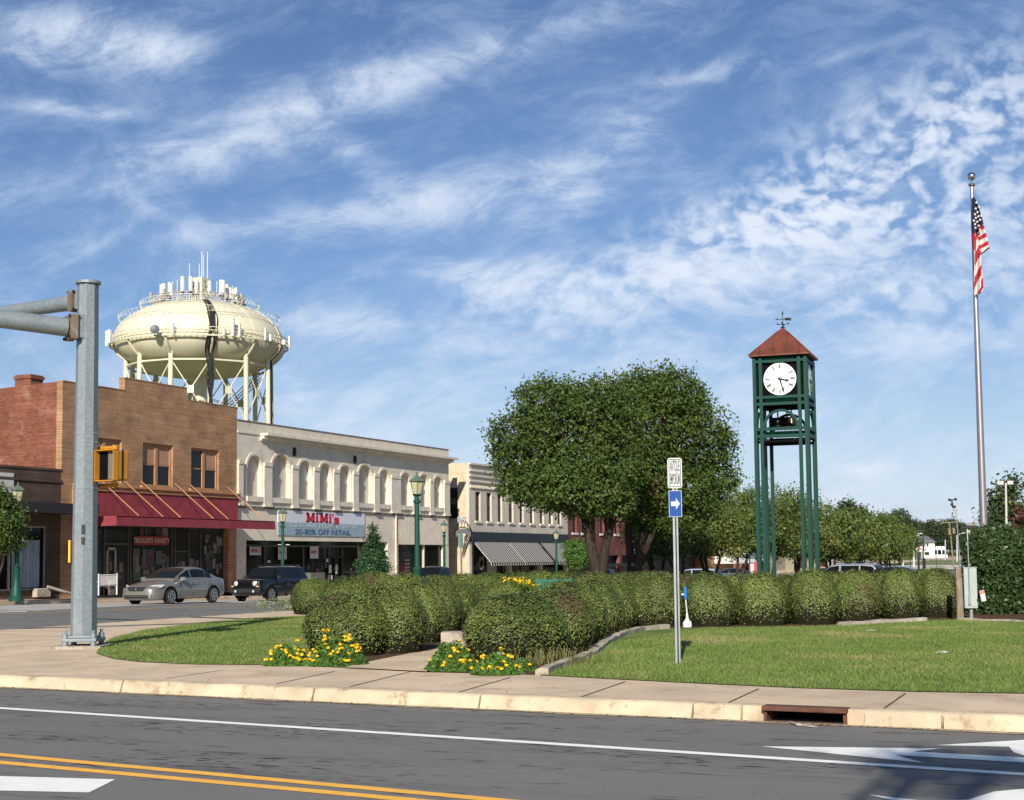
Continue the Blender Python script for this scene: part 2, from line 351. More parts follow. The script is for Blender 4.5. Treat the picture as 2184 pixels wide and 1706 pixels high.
jt = [kx(q) for q in (-300, 262, 643, 1018, 1458, 1983)] + [1.5, 4.5]
cur = []; segs = []
for p in fp:
    if ix0 < p.x < ix1:
        if cur: segs.append(cur); cur = []
        continue
    if cur and any(cur[-1].x < j <= p.x for j in jt): segs.append(cur + [cur[-1].lerp(p, .9)]); cur = []
    cur.append(p)
segs.append(cur); b = MB()
for sgm in segs:
    if len(sgm) > 1:
        k = kerbrun([tuple(p) for p in sgm]); b.add(k.v, k.f)
struct(b.obj('kerb', MT['kerb'], smooth='auto'))
b = MB(); k = kerbrun([tuple(p) for p in densify(west[::-1] + front[:2], 1.)][:]); b.add([(v[0], v[1], v[2]*1.0) for v in k.v], k.f)
struct(b.obj('island_kerb', MT['kerb'], smooth='auto'))
# thin concrete gutter at the foot of the kerb
b = MB(); g0 = [(p.x, p.y-.09) for p in fp if -19 < p.x < 12]; g1 = [(p.x, p.y-.17-.035*sin(p.x*3)) for p in fp if -19 < p.x < 12]
for i in range(len(g0)-1): b.add([(*g1[i], .006), (*g1[i+1], .006), (*g0[i+1], .012), (*g0[i], .012)], [(0, 1, 2, 3)])
struct(b.obj('gutter_strip', mat('gutter_dirt', (.36, .28, .19), .95, 0, .3, 5)))
# storm drain
r_ = Vector((ix1-ix0, kerby(ix1)-kerby(ix0), 0)); L = r_.length; drain = empty('storm_drain', (ix0, kerby(ix0), 0), 'rusty brown steel storm drain inlet set in the near kerb', 'storm drain', rz=atan2(r_.y, r_.x))
MT['rust'] = mat('rusty_steel', (.11, .055, .042), .8, .2, .35, 5, .003, 40, (.16, .07, .04), spec=.3); MT['black'] = mat('black_void', (.008, .007, .007), 1, spec=0)
MB().box(-.02, L+.02, -.08, .10, .112, .162).obj('hood', MT['rust'], drain, bevel=.01)
MB().box(-.01, .02, -.04, .40, -.02, .130).box(L-.02, L+.01, -.04, .40, -.02, .130).box(.02, L-.02, -.05, .0, -.02, .012).obj('frame', MT['rust'], drain)
MB().box(-.02, L+.02, .101, .41, .132, .1515).obj('cover_slab', MT['conc'], drain)
MB().box(.02, L-.02, .34, .39, -.3, .118).obj('opening', MT['black'], drain)
# markings painted on kerb
# joints
def strip(p, q, wd, z, b):
    p, q = Vector(p[:2]), Vector(q[:2]); d = (q-p).normalized(); n_ = Vector((-d.y, d.x))*wd/2
    b.add([(*(p-n_), z), (*(q-n_), z), (*(q+n_), z), (*(p+n_), z)], [(0, 1, 2, 3)])
def dpx(zx, zy, sc, ox, oy): return ((zx/sc+ox)/1.6076, (zy/sc+oy)/1.6076)
jl = [(dpx(950, 380, 1.68, 0, 2100), dpx(1290, 330, 1.68, 0, 2100)), (dpx(1590, 410, 1.68, 0, 2100), dpx(1930, 338, 1.68, 0, 2100)), (dpx(0, 462, 1.82, 1200, 2100), dpx(390, 365, 1.82, 1200, 2100)),
      (dpx(680, 495, 1.82, 1200, 2100), dpx(1000, 405, 1.82, 1200, 2100)), (dpx(1430, 530, 1.82, 1200, 2100), dpx(1720, 430, 1.82, 1200, 2100)),
      (dpx(330, 568, 1.8035, 2300, 2100), dpx(545, 470, 1.8035, 2300, 2100)), (dpx(1310, 598, 1.8035, 2300, 2100), dpx(1450, 500, 1.8035, 2300, 2100))]
b = MB()
for p, q in jl: strip(G(*p, .154), G(*q, .154), .022, .155, b)
pth = densify([(p.x, p.y+.17) for p in fp if -17.5 < p.x < 20], 1)
for i in range(len(pth)-1): strip(pth[i], pth[i+1], .012, .1545, b)
struct(b.obj('sidewalk_joint', MT['joint']))
# --- lawns, mulch bed, walk
def poly(name, pts, z, m, kind='structure'):
    import bmesh as bmm
    bm = bmm.new(); vs = [bm.verts.new((p[0], p[1], z)) for p in pts]; bm.faces.new(vs); bmm.ops.triangulate(bm, faces=bm.faces)
    bmm.ops.recalc_face_normals(bm, faces=bm.faces)
    if bm.faces and sum(f.normal.z for f in bm.faces) < 0: bmm.ops.reverse_faces(bm, faces=bm.faces)
    me = bpy.data.meshes.new(name); bm.to_mesh(me); bm.free(); me.materials.append(m); o = link(name, me); tag(o, None, None, None, kind); return o
g = lambda x, y, z=.16: tuple(G(x, y, z)[:2])
edgeL = [g(*q) for q in [(740, 1423), (560, 1417), (420, 1416), (300, 1411), (240, 1404), (205, 1393), (212, 1378), (240, 1360), (300, 1345), (400, 1331), (520, 1320), (640, 1314)]]
lawnL = edgeL + [(-22.9, 40), (-23.2, 61), (-16, 61), (-16, 30), (-12.3, 21.5)]
poly('lawn', lawnL, .160, MT['turf'])
bedge = [g(*q) for q in [(1152, 1438), (1180, 1425), (1225, 1411), (1262, 1395), (1290, 1372), (1325, 1354), (1365, 1344), (1420, 1340), (1570, 1339), (1790, 1335)]]
bedge2 = [g(*q) for q in [(1790, 1335), (1900, 1328), (1970, 1325), (2045, 1322), (2184, 1327), (2400, 1334)]]
frontR = [g(*q) for q in [(1152, 1439), (1300, 1447), (1500, 1457), (1700, 1466), (1950, 1474), (2184, 1478)]] + [(6, 18.4), (20, 18.6)]
lawnR = frontR + [(20, 36)] + bedge2[::-1] + bedge[::-1]
poly('lawn', lawnR, .160, MT['turf'])
bed = [g(*q) for q in [(905, 1432), (1150, 1438)]] + bedge + bedge2 + [(20, 36), (20, 61), (-10, 61), (-10, 25)]
poly('planting_bed', bed, .156, MT['soil'])
bedL = [g(740, 1421), g(800, 1409), g(925, 1384), (-14.5, 34), (-16.5, 44), (-22.3, 44), (-22.4, 37), (-19, 30), g(650, 1393), g(648, 1415)]
poly('planting_bed', bedL, .164, MT['soil'])
walk = [g(735, 1424), g(910, 1433), g(975, 1376), (-11.0, 28), (-11.6, 42), (-14.0, 42), (-13.9, 33), g(925, 1384), g(800, 1409)]
poly('garden_walk', walk, .168, MT['conc'])
def edging(pts, name, label, w_=.11, h=.235):
    b = MB(); pr = [(-w_, .12), (-w_, h), (0, h+.01), (w_*.6, h-.02), (w_*.6, .12)]; R_ = []
    pts = densify(pts, .35)
    for i, p in enumerate(pts):
        d = (pts[min(i+1, len(pts)-1)]-pts[max(i-1, 0)]).normalized(); n_ = Vector((-d.y, d.x)); jj = .012*sin(i*2.1)
        R_.append([(p.x+n_.x*q[0], p.y+n_.y*q[0], q[1]+(jj if q[1] > .13 else 0)) for q in pr])
    for i in range(len(R_)-1): b.prism(R_[i], R_[i+1])
    return tag(b.obj(name, MT['oldconc']), label, 'edging')
edging(bedge[:8], 'bed_edging', 'curved weathered concrete edging between round hedges and right lawn')
edging(bedge2[0:3], 'bed_edging', 'straight pale concrete edging below the hedges right of the clock tower')
edging(bedge2[3:], 'bed_edging', 'low concrete edging below the glossy dark bush at right', .08, .2)
# --- markings
def band(px, name, m, wd, z=.004, ext=1.):
    pts = [G(*q) for q in px]; a, c_ = pts[0], pts[-1]; d = (c_-a).normalized(); pts = [a-d*ext*8]+pts+[c_+d*ext*25]; b = MB()
    xs_ = np.array([p.x for p in pts]); ys_ = np.array([p.y for p in pts]); q = np.polyfit(xs_, ys_, 1 if len(px) < 3 else 1)
    X = np.linspace(xs_.min(), xs_.max(), 60)
    for x0, x1 in zip(X, X[1:]): strip((x0, np.polyval(q, x0)), (x1, np.polyval(q, x1)), wd, z, b)
    return struct(b.obj(name, m))
band([(0, 1510), (809, 1564), (1092, 1582.5), (2184, 1651)], 'white_lane_line', MT['white'], .14)
band([(0, 1610), (809, 1684)], 'yellow_centre_line', MT['yellow'], .135)
band([(0, 1626.5), (809, 1700.5)], 'yellow_centre_line', MT['yellow'], .135)
q6 = lambda *pp: [tuple(G(z_*.3449+1430.7, y_*.3449+1306.3)[:2]) for z_, y_ in pp]
poly('white_turn_arrow', q6((560, 830), (1665, 843), (1500, 862), (2184, 899), (2400, 910), (2400, 942), (2184, 930), (1390, 884), (1570, 933)), .004, MT['white'])
poly('white_turn_arrow', q6((1640, 823), (2184, 790), (2500, 770), (2500, 905), (2184, 887), (2120, 866), (2092, 832)), .004, MT['white'])
poly('white_turn_arrow', q6((1213, 1127), (1560, 1168), (1840, 1160), (2000, 1110), (2184, 1093), (2400, 1100), (2400, 1250), (1800, 1260)), .004, MT['white'])
poly('white_crosswalk_bar', [tuple(G(*q)[:2]) for q in [(-200, 1654), (0, 1656), (246, 1663), (190, 1691), (0, 1687), (-200, 1683)]], .004, MT['white'])
b = MB()
for X_, y0, y1, wd in ((-33.0, 40, 190, .14),): strip((X_-.6, y0), (X_+.5, 60), wd, .006, b)
bb = MB(); strip(G(-60, 1312), G(600, 1287.5), .16, .006, bb); struct(bb.obj('yellow_street_line', MT['yellow']))
bb = MB(); strip(G(-40, 1296.5), G(155, 1292), .16, .010, bb); strip(G(-40, 1306.5), G(58, 1304.5), .55, .010, bb); strip(G(540, 1311), G(600, 1308), .2, .006, bb); strip(G(560, 1304), G(700, 1306), .12, .006, bb); struct(bb.obj('white_street_line', MT['white']))
# leaf litter / grime clump at the kerb
rng = np.random.default_rng(3)
def clod(px, py, z, r, name, label, m, flat=.35):
    p = G(px, py, z); b = MB(); n = 9; rr = random.Random(int(px))
    pr = [(r*.98, 0), (r*.9, r*flat*.5), (r*.5, r*flat), (.01, r*flat*1.1)]; b.lathe(pr, tuple(p), n)
    b.v = [(x+rr.uniform(-.2, .2)*r, y+rr.uniform(-.2, .2)*r, z_+rr.uniform(-.05, .05)*r) for x, y, z_ in b.v]; return tag(b.obj(name, m), label, 'debris')
clod(692, 1482, 0, .12, 'debris_clump', 'dark clump of wet leaves in the gutter below the kerb', MT['soil'], .3)
clod(1858, 1336+10, .16, .11, 'rock', 'flat brown rock lying in the grass near the hedges', MT['oldconc'], .3)
o = clod(2010, 1391, .16, .12, 'paper_scrap', 'scrap of white paper lying on the right lawn', MT['white'], .12)
bb = MB(); p = G(1690, 1493, 0)
for a_, c_ in (((1683, 1527), (1740, 1532)),): bb.tube([G(1684, 1519+20, .02), G(1700, 1523+22, .02), G(1784-40, 1530+20, .015)], [.008, .012, .006], 5)
tag(bb.obj('twig', MT['oldconc']), 'dry twig lying in the gutter by the storm drain', 'twig')
# --- dead leaves and grit along the gutter and on the pavement
rl = np.random.default_rng(17); n = 900; x = rl.uniform(-16, 6, n); off = np.where(rl.uniform(0, 1, n) < .6, -.12-np.abs(rl.normal(0, .05, n)), rl.uniform(.2, 2.6, n)**1.0)
keep = (off < 0) | (rl.uniform(0, 1, n) < .18); x, off = x[keep], off[keep]; y = np.array([kerby(q) for q in x])+off; z = np.where(off < 0, .012, .162); n = len(x)
L_ = leafquads(np.stack([x, y, z], 1), np.tile([0., 0., 1.], (n, 1)), .035, rl, .8, .5) if False else None
nn_ = np.tile([0., 0., 1.], (n, 1))+rl.normal(0, .25, (n, 3)); nn_ /= np.linalg.norm(nn_, axis=1)[:, None]
tag(quads('leaf_litter', leafquads(np.stack([x, y, z], 1), nn_, .032, rl, .9, .45), leafmat('dry_leaf', (.10, .065, .03), (.22, .15, .07), None, trans=.05)), 'scattered dry leaves along the near kerb and pavement', 'leaf litter', None, 'stuff')
# --- grass blades
def inpoly(px, py, poly_):
    inside = np.zeros(len(px), bool); n = len(poly_)
    for i in range(n):
        x0, y0 = poly_[i]; x1, y1 = poly_[(i+1) % n]
        c_ = ((y0 > py) != (y1 > py)) & (px < (x1-x0)*(py-y0)/((y1-y0)+1e-12)+x0); inside ^= c_
    return inside
MT['grass'] = leafmat('grass_blades', (.125, .195, .040), (.26, .33, .095), (.38, .34, .15), .55, .47, .72, .3, .6, .2)
def blades(name, poly_, box, n, label):
    x = rng.uniform(box[0], box[1], n); y = rng.uniform(box[2], box[3], n); k = inpoly(x, y, poly_)
    x, y = x[k], y[k]; n = len(x); c_ = np.stack([x, y, np.full(n, .155)], 1)
    a = rng.uniform(0, 2*pi, n); h = rng.uniform(.022, .056, n); w_ = rng.uniform(.005, .009, n); d = np.stack([np.cos(a), np.sin(a), 0*a], 1)
    lean = np.stack([rng.normal(0, .5, n), rng.normal(0, .5, n), np.ones(n)], 1); tip = c_+lean*h[:, None]
    return tag(quads(name, np.stack([c_-d*w_[:, None], c_+d*w_[:, None], tip], 1), MT['grass']), label, 'grass', None, 'stuff')
blades('grass', lawnL, (-24, -12, 17, 45), 165000, 'short green grass of the left lawn below the signal mast')
blades('grass', lawnR, (-9, 5, 15, 37), 260000, 'short green grass of the right lawn in front of the hedges')
# ================================================================ BUILDINGS ON THE MAIN STREET (their fronts stand on the plane X = -47)
FX = -47.
def F(px, py): p = XP(px, py, FX); return p.y, p.z
Fy = lambda px: F(px, 1150)[0]
def wallop(b, X0, X1, Y0, Y1, Z0, Z1, ops):
    "a wall slab between X0 (back) and X1 (face) with real openings (y0,y1,z0,z1,arched)"
    cur = Y0
    for y0, y1, z0, z1, arch in sorted(ops):
        if y0 > cur+1e-4: b.box(X0, X1, cur, y0, Z0, Z1)
        if z0 > Z0: b.box(X0, X1, y0, y1, Z0, z0)
        if not arch: b.box(X0, X1, y0, y1, z1, Z1)
        else:
            n = 12; r = (y1-y0)/2; cy = (y0+y1)/2; zc = z1-r; A = [(cy-r*cos(pi*i/n), zc+r*sin(pi*i/n)) for i in range(n+1)]
            for p, q in zip(A, A[1:]):
                b.prism([(X1, p[0], p[1]), (X1, q[0], q[1]), (X1, q[0], Z1), (X1, p[0], Z1)], [(X0, p[0], p[1]), (X0, q[0], q[1]), (X0, q[0], Z1), (X0, p[0], Z1)])
        cur = y1
    if cur < Y1-1e-4: b.box(X0, X1, cur, Y1, Z0, Z1)
    return b
MT['tan'] = brick('tan_painted_brick', (.45, .265, .15), (.40, .232, .13), (.30, .175, .10), bw=.24, bh=.085, wear=(.47, .30, .18))
MT['red'] = brick('red_brick', (.28, .095, .055), (.18, .06, .036), (.25, .125, .085), side=True, bw=.22, bh=.085, wear=(.36, .18, .125), bump=.012)
MT['redf'] = brick('dark_red_brick', (.20, .06, .043), (.16, .05, .038), (.2, .10, .08), bw=.24, bh=.085)
MT['brownb'] = brick('brown_painted_brick', (.13, .085, .062), (.115, .075, .056), (.09, .06, .045), bw=.26, bh=.085, bump=.01)
MT['cream'] = mat('cream_painted_brick', (.68, .61, .50), .85, 0, .1, 1.3, .01, 14, (.56, .49, .40), .5, .75, .2)
MT['cream2'] = mat('cream_stucco_wall', (.62, .55, .45), .85, 0, .12, .8, .006, 14, (.43, .37, .29), .5, .75, .2, streaks=True)
MT['side2'] = mat('cream_render', (.62, .50, .34), .85, 0, .16, 1.3, .008, 14, (.50, .37, .24), .48, .7, .2)
MT['board'] = mat('weathered_board', (.58, .53, .45), .85, 0, .2, 2.4, .0, 14, (.26, .22, .18), .6, .74, .2, streaks=True)
MT['trimw'] = mat('cream_trim', (.68, .61, .50), .8, 0, .12, 1.5, c2=(.42, .35, .26), lo=.55, hi=.75)
MT['tantrim'] = mat('tan_trim', (.44, .235, .115), .75, 0, .12, 1.5, c2=(.32, .17, .085), lo=.55, hi=.75)
MT['awnred'] = mat('faded_red_metal', (.27, .042, .052), .6, 0, .2, 1.6, c2=(.19, .04, .045), lo=.5, hi=.72, spec=.4)
MT['glass'] = plain('dark_shop_glass', (.008, .009, .010), .05, 0, .28)
MT['glass2'] = plain('dim_glass', (.03, .033, .03), .1, 0, .5)
MT['alu'] = plain('bronze_frame', (.10, .09, .075), .5, .3)
MT['palefr'] = plain('pale_frame', (.38, .35, .30), .6)
MT['dark'] = plain('dark_paint', (.02, .021, .022), .6, 0, .3)
MT['charc'] = plain('charcoal_canopy', (.028, .023, .026), .7, 0, .3)
MT['roof'] = mat('tar_roof', (.05, .05, .05), .95)
MT['coping'] = mat('stained_coping', (.20, .17, .145), .9, 0, .4, 5, c2=(.07, .06, .055), lo=.45, hi=.65)
MT['blind'] = mat('tan_blind', (.42, .25, .155), .8, 0, .1)
MT['paper'] = plain('paper', (.62, .60, .56), .8)
MT['reds'] = plain('red_lettering', (.50, .015, .03), .6)
MT['blues'] = plain('blue_lettering', (.045, .12, .22), .6)
MT['blackp'] = plain('black_lettering', (.015, .015, .017), .6)
def part(o, label=None):
    if label: o['label'] = label
    return o
# ---- tan brick store
Yt0, Yt1, Zt = 53.2, 67.25, 10.2
B1 = empty('tan_brick_store', (FX, 60, 0), 'two-storey tan brick store with red canopy and stepped parapet', 'store')
def P1(b, n, m, **k): return b.obj(n, m, **k)
def world(o, root): o.parent = root; o.matrix_parent_inverse = Matrix.Translation(-Vector(root.location)); return o
def pt(b, n, m, root, label=None, **k):
    o = b.obj(n, m, **k); world(o, root)
    if label: o['label'] = label
    return o
wz = [(Fy(px0), Fy(px1), F(px0, y1)[1], F(px0, y0)[1], False) for px0, px1, y0, y1 in [(190, 257, 934, 1029), (302.6, 367.5, 941.6, 1034), (406.5, 466, 953.0, 1041)]]
zs, zt_ = sum(o[2] for o in wz)/3, sum(o[3] for o in wz)/3
wz = [(a, c_, zs, zt_, False) for a, c_, *_ in wz]
s0, s1 = Fy(262.5), Fy(396.7); ya, yb = Fy(157), Fy(487)
b = MB(); wallop(b, FX-.35, FX, Yt0, Yt1, 4.1, Zt, wz); b.box(FX-.349, FX-.001, s0, s1, Zt, Zt+.62); wallop(b, FX-.35, FX, Yt0, Yt1, 0, 4.1, [(ya, yb, .0, 3.9, False)])
b.box(FX-.36, FX+.02, Yt0, s0-.002, Zt, Zt+.05); b.box(FX-.36, FX+.02, s1+.002, Yt1, Zt, Zt+.05); b.box(FX-.37, FX+.02, s0-.01, s1+.01, Zt+.62, Zt+.68)
pt(b, 'front_wall', MT['tan'], B1)
b = MB(); top = lambda X: Zt-.06*(-X-47)*.3
b.prism([(FX-.352, Yt0, 0), (-75, Yt0, 0), (-75, Yt0, 9.2), (FX-.352, Yt0, Zt)], [(FX-.352, Yt0+.3, 0), (-75, Yt0+.3, 0), (-75, Yt0+.3, 9.2), (FX-.352, Yt0+.3, Zt)])
pt(b, 'side_wall', MT['red'], B1, 'weathered red brick side wall')
b = MB(); b.box(-74, FX-.36, Yt0+.31, Yt1, 8.0, 8.1); pt(b, 'roof', MT['roof'], B1)
c0, c1 = YP(73, 815, Yt0+.6).x, YP(40, 815, Yt0+.6).x
b = MB().box(c1, c0, Yt0+.35, Yt0+1.2, 9.8, 10.72).box(c1-.06, c0+.06, Yt0+.29, Yt0+1.26, 10.52, 10.66); pt(b, 'chimney', MT['red'], B1)
for y0, y1, z0, z1, _ in wz:
    b = MB(); X = FX-.20; mid = (y0+y1)/2
    for a, c_ in ((y0, y0+.12), (mid-.11, mid+.11), (y1-.12, y1)): b.box(X, X+.09, a, c_, z0, z1)
    b.box(X, X+.088, y0+.12, y1-.12, z1-.12, z1).box(X, X+.088, y0+.12, y1-.12, z0, z0+.08).box(X, X+.06, y0+.12, mid-.11, (z0+z1)/2-.03, (z0+z1)/2+.03).box(X, X+.06, mid+.11, y1-.12, (z0+z1)/2-.03, (z0+z1)/2+.03)
    fr = pt(b, 'window', MT['tantrim'], B1)
    pt(MB().box(X-.02, X+.02, y0+.1, y1-.1, z0+.05, z1-.05), 'pane', MT['glass'], B1).parent = fr
    zb = (z0+z1)/2+.05
    bl = MB().box(X+.021, X+.035, mid+.12, y1-.12, zb, z1-.12)
    if y0 < wz[2][0]-.1: bl.box(X+.021, X+.035, y0+.12, mid-.12, zb, z1-.12)
    pt(bl, 'blind', MT['blind'], B1)
    pt(MB().box(FX-.2, FX+.14, y0-.18, y1+.18, z0-.2, z0-.003), 'sill', MT['tantrim'], B1)
# ledge, red fascia, canopy, hanger rods
zc0 = F(510, 1067)[1]
zl = 5.45; cx = -44.45; yc0, yc1 = 53.95, 67.2
pt(MB().box(FX+.001, FX+.22, yc0, yc1, 5.14, 5.34).box(FX+.001, FX+.3, yc0-.05, yc1+.05, 5.34, 5.42), 'ledge', MT['tantrim'], B1)
pt(MB().box(FX+.002, FX+.16, yc0+.25, yc1-.1, 3.86, 5.135), 'fascia', MT['awnred'], B1, 'long red sign fascia')
pt(MB().box(FX+.002, FX+.24, yc0-.02, yc0+.24, 3.7, 5.137), 'bracket', MT['tantrim'], B1)
b = MB().box(FX+.161, cx, yc0+.1, yc1, 3.80, 3.85)
for k in range(5): b.box(cx-.04+.012*k, cx+.012*k, yc0+.1, yc1, 3.84-.09*k-.09, 3.84-.09*k)
for k in range(5): b.box(FX+.17, cx+.0, yc0+.09-.012*k, yc0+.13-.012*k, 3.84-.09*k-.09, 3.84-.09*k)
pt(b, 'canopy', MT['awnred'], B1, 'flat faded red metal canopy')
for px_ in (570, 715, 820, 1018, 1108, 1327):
    p = px_/2.7426
    y0 = Fy(p)
    pt(MB().tube([(FX+.02, y0, 5.75), (cx-.1, y0+.02, 3.88)], .025, 6), 'hanger_rod', MT['tantrim'], B1)
# storefront
zf = 3.82; xr = FX-.33
def vframe(b, ys, x, z0, z1, w_=.07): 
    for y in ys: b.box(x, x+.08, y-w_/2, y+w_/2, z0, z1)
ysf = [Fy(q) for q in (232, 283, 288, 376, 382, 412, 437)]
pt(MB().box(xr-.04, xr, ya, yb, 0, 3.9), 'shop_glass', MT['glass2'], B1)
b = MB(); vframe(b, ysf, xr+.001, .1, 3.6); b.box(xr+.002, xr+.06, ya, yb, 3.45, 3.6); b.box(xr+.002, xr+.06, Fy(232), Fy(283), 2.55, 2.65); b.box(xr+.003, xr+.07, Fy(376), Fy(412), 2.2, 2.27)
b.box(xr+.003, xr+.1, Fy(287), yb, .15, .62); pt(b, 'shop_frame', MT['alu'], B1)
b = MB(); d0, d1 = Fy(236), Fy(256)
for a, c_, e, f_ in ((d0, d0+.1, .1, 2.4), (d1-.1, d1, .1, 2.4), (d0, d1, 2.3, 2.42), (d0, d1, .1, .4)): b.box(xr+.081, xr+.12, a, c_, e, f_)
o = pt(b, 'door', MT['palefr'], B1); pt(MB().box(xr+.13, xr+.17, d1-.12, d1-.07, 1.0, 1.35), 'handle', MT['palefr'], B1).parent = o
# window display: signs and goods behind the glass line
sg0, sg1 = Fy(295), Fy(366)
o = tag(MB().box(xr+.09, xr+.11, sg0, sg1, 2.55, 3.0).obj('shop_sign', plain('sign_red', (.30, .035, .03), .7)), 'red TREXLER\'S VARIETY sign in the tan store\'s window', 'sign')
text("TREXLER'S VARIETY", .36, MT['paper'], (xr+.115, (sg0+sg1)/2, 2.77), FACE_X, 'lettering', None, .004, .92).parent = o
rr = random.Random(5)
gm = [plain('goods', c_, .8) for c_ in ((.16, .15, .12), (.07, .10, .07), (.22, .2, .17), (.05, .05, .06), (.15, .07, .05), (.09, .11, .13))]
def goods(root, y0, y1, z0, z1, n, x, seed, mx=.6):
    rr = random.Random(seed); b = MB()
    for i in range(n):
        w_ = rr.uniform(.12, mx); h = rr.uniform(.15, mx*1.3); y = rr.uniform(y0, max(y0, y1-w_)); z = rr.uniform(z0, max(z0, z1-h)); b.mi = rr.randrange(6)
        b.box(x+.001*i, x+.001*i+.0008+.01, y, min(y+w_, y1), z, z+h)
    o = pt(b, 'window_display', gm, root); o['kind'] = 'stuff'; return o
goods(B1, Fy(292), Fy(370), .7, 2.4, 30, xr+.02, 2); goods(B1, Fy(292), Fy(370), 3.0, 3.5, 9, xr+.02, 3, .5); goods(B1, Fy(445), Fy(484), .7, 3.2, 22, xr+.02, 5, .45); goods(B1, Fy(384), Fy(435), .7, 2.0, 10, xr+.02, 6, .5); goods(B1, Fy(240), Fy(282), .2, 2.2, 8, xr+.02, 8, .4)
# ---- brown brick store at far left
zb_ = (F(0, 996)[1]+F(128, 1004)[1])/2; Yb0 = 36.
B0 = empty('brown_brick_store', (FX, 45, 0), 'low dark brown brick store with curtained display window at far left', 'store')
w0, w1 = Fy(-20), Fy(98); zt_, zb2 = F(98, 1123)[1], F(98, 1257)[1]
b = MB(); wallop(b, FX-.3, FX-.004, Yb0, Yt0-.003, 0, zb_, [(w0, w1, zb2, zt_, False)]); b.box(FX-.32, FX+.03, Yb0, Yt0-.003, zb_, zb_+.1).box(FX-.003, FX+.05, Yb0, Yt0-.003, zb_-.55, zb_-.42)
pt(b, 'front_wall', MT['brownb'], B0); pt(MB().box(-74, FX-.33, Yb0, Yt0-.01, zb_-.6, zb_-.5), 'roof', MT['roof'], B0)
pt(MB().box(FX-.003, FX+1.9, Yb0, Fy(140), 3.95, 4.32).box(FX+1.9, FX+1.94, Yb0, Fy(140), 3.9, 4.36), 'canopy', MT['charc'], B0, 'thin black flat canopy')
b = MB(); wm = Fy(22)
for y in (w0, wm, w1): b.box(FX-.12, FX-.03, y-.04, y+.04, zb2, zt_)
b.box(FX-.12, FX-.031, w0, w1, zt_-.06, zt_).box(FX-.12, FX-.031, w0, w1, zb2, zb2+.06)
o = pt(b, 'window', MT['palefr'], B0); pt(MB().box(FX-.2, FX-.16, w0, w1, zb2, zt_), 'pane', MT['glass'], B0).parent = o
b = MB(); y = Fy(30); ye = Fy(88); n = 26; ring = []
for i in range(n+1): ring.append((FX-.13-.03*sin(i*1.9)-.015*sin(i*.7), y+(ye-y)*i/n))
b.add([(x, yy, zb2+.1) for x, yy in ring]+[(x, yy, zt_-.62) for x, yy in ring], [(i, i+1, n+2+i, n+1+i) for i in range(n)])
o = pt(b, 'curtain', mat('grey_blue_curtain', (.33, .38, .42), .9, 0, .2, 3, streaks=True), B0); s_ = o.modifiers.new('thick', 'SOLIDIFY'); s_.thickness = .01
pt(MB().box(FX-.002, FX+.04, Fy(-10), Fy(26), F(10, 1050)[1], F(10, 1008)[1]), 'notice_board', MT['paper'], B0)
b = MB().box(FX+.05, FX+.35, Fy(68), Fy(98), .152, .55); o = tag(b.obj('planter', MT['oldconc'], bevel=.03), 'long low concrete planter below the curtained shop window', 'planter')
p0, p1 = XP(140, 1251, FX+.4), XP(218, 1256, FX+.4)
o = MB().tube([(FX+.4, Fy(88), .62), (FX+.9, Fy(128), .22)], .07, 6).obj('fallen_pipe', MT['palefr']); tag(o, 'pale pipe leaning on the sidewalk beside the brown store', 'pipe')
# ---- white arcaded store
Yw0, Yw1, Zw = Yt1+.003, 93.4, 9.5
B2 = empty('arcaded_store', (FX, 80, 0), 'cream painted store with boarded arched windows and long shop banner', 'store')
cz = lambda zx, zy: F(zx/3.428*1.0+466.5, zy/3.428+839.8)
AR = [(205, 316, 448, 745), (383, 522, 443, 755), (577, 681, 488, 768), (730, 826, 507, 777), (876, 969, 523, 786), (1015, 1124, 519, 797), (1168, 1248, 555, 803), (1324, 1406, 577, 815), (1462, 1532, 588, 825), (1566, 1636, 605, 832)]
ops = []; zsill = np.mean([cz(a, e)[1] for a, c_, d, e in AR]); zspr = []
for a, c_, d, e in AR:
    y0, y1 = cz(a, 600)[0], cz(c_, 600)[0]; zt2 = cz((a+c_)/2, d)[1]; ops.append((y0, y1, zsill, zt2, True))
zband = (cz(150, 812)[1]+cz(1685, 898)[1])/2
zop = cz(300, 1072)[1]; so0, so1 = cz(205, 1100)[0], cz(1240, 1100)[0]; sp0, sp1 = cz(1318, 1100)[0], cz(1648, 1100)[0]
FXw = FX+.0
b = MB(); wallop(b, FX-.3, FX, Yw0, Yw1, zband, Zw, ops)
wallop(b, FX-.3, FX-.04, Yw0, Yw1, -1, zband-.003, [(so0, so1, -.6, zop, False), (sp0, sp1, 0, zop-.15, False)])
pt(b, 'front_wall', MT['cream'], B2)
for y0, y1, z0, z1, _ in ops: pt(MB().box(FX-.34, FX-.305, y0-.1, y1+.1, z0-.1, z1+.1), 'boarding', MT['board'], B2)
for y0, y1, z0, z1, _ in ops: pt(MB().box(FX+.001, FX+.10, y0-.05, y1+.05, z0-.30, z0-.003), 'sill', MT['trimw'], B2)
ys_ = [Yw0+.05]+[(p[1]+q[0])/2 for p, q in zip(ops, ops[1:])]+[Yw1-.3]
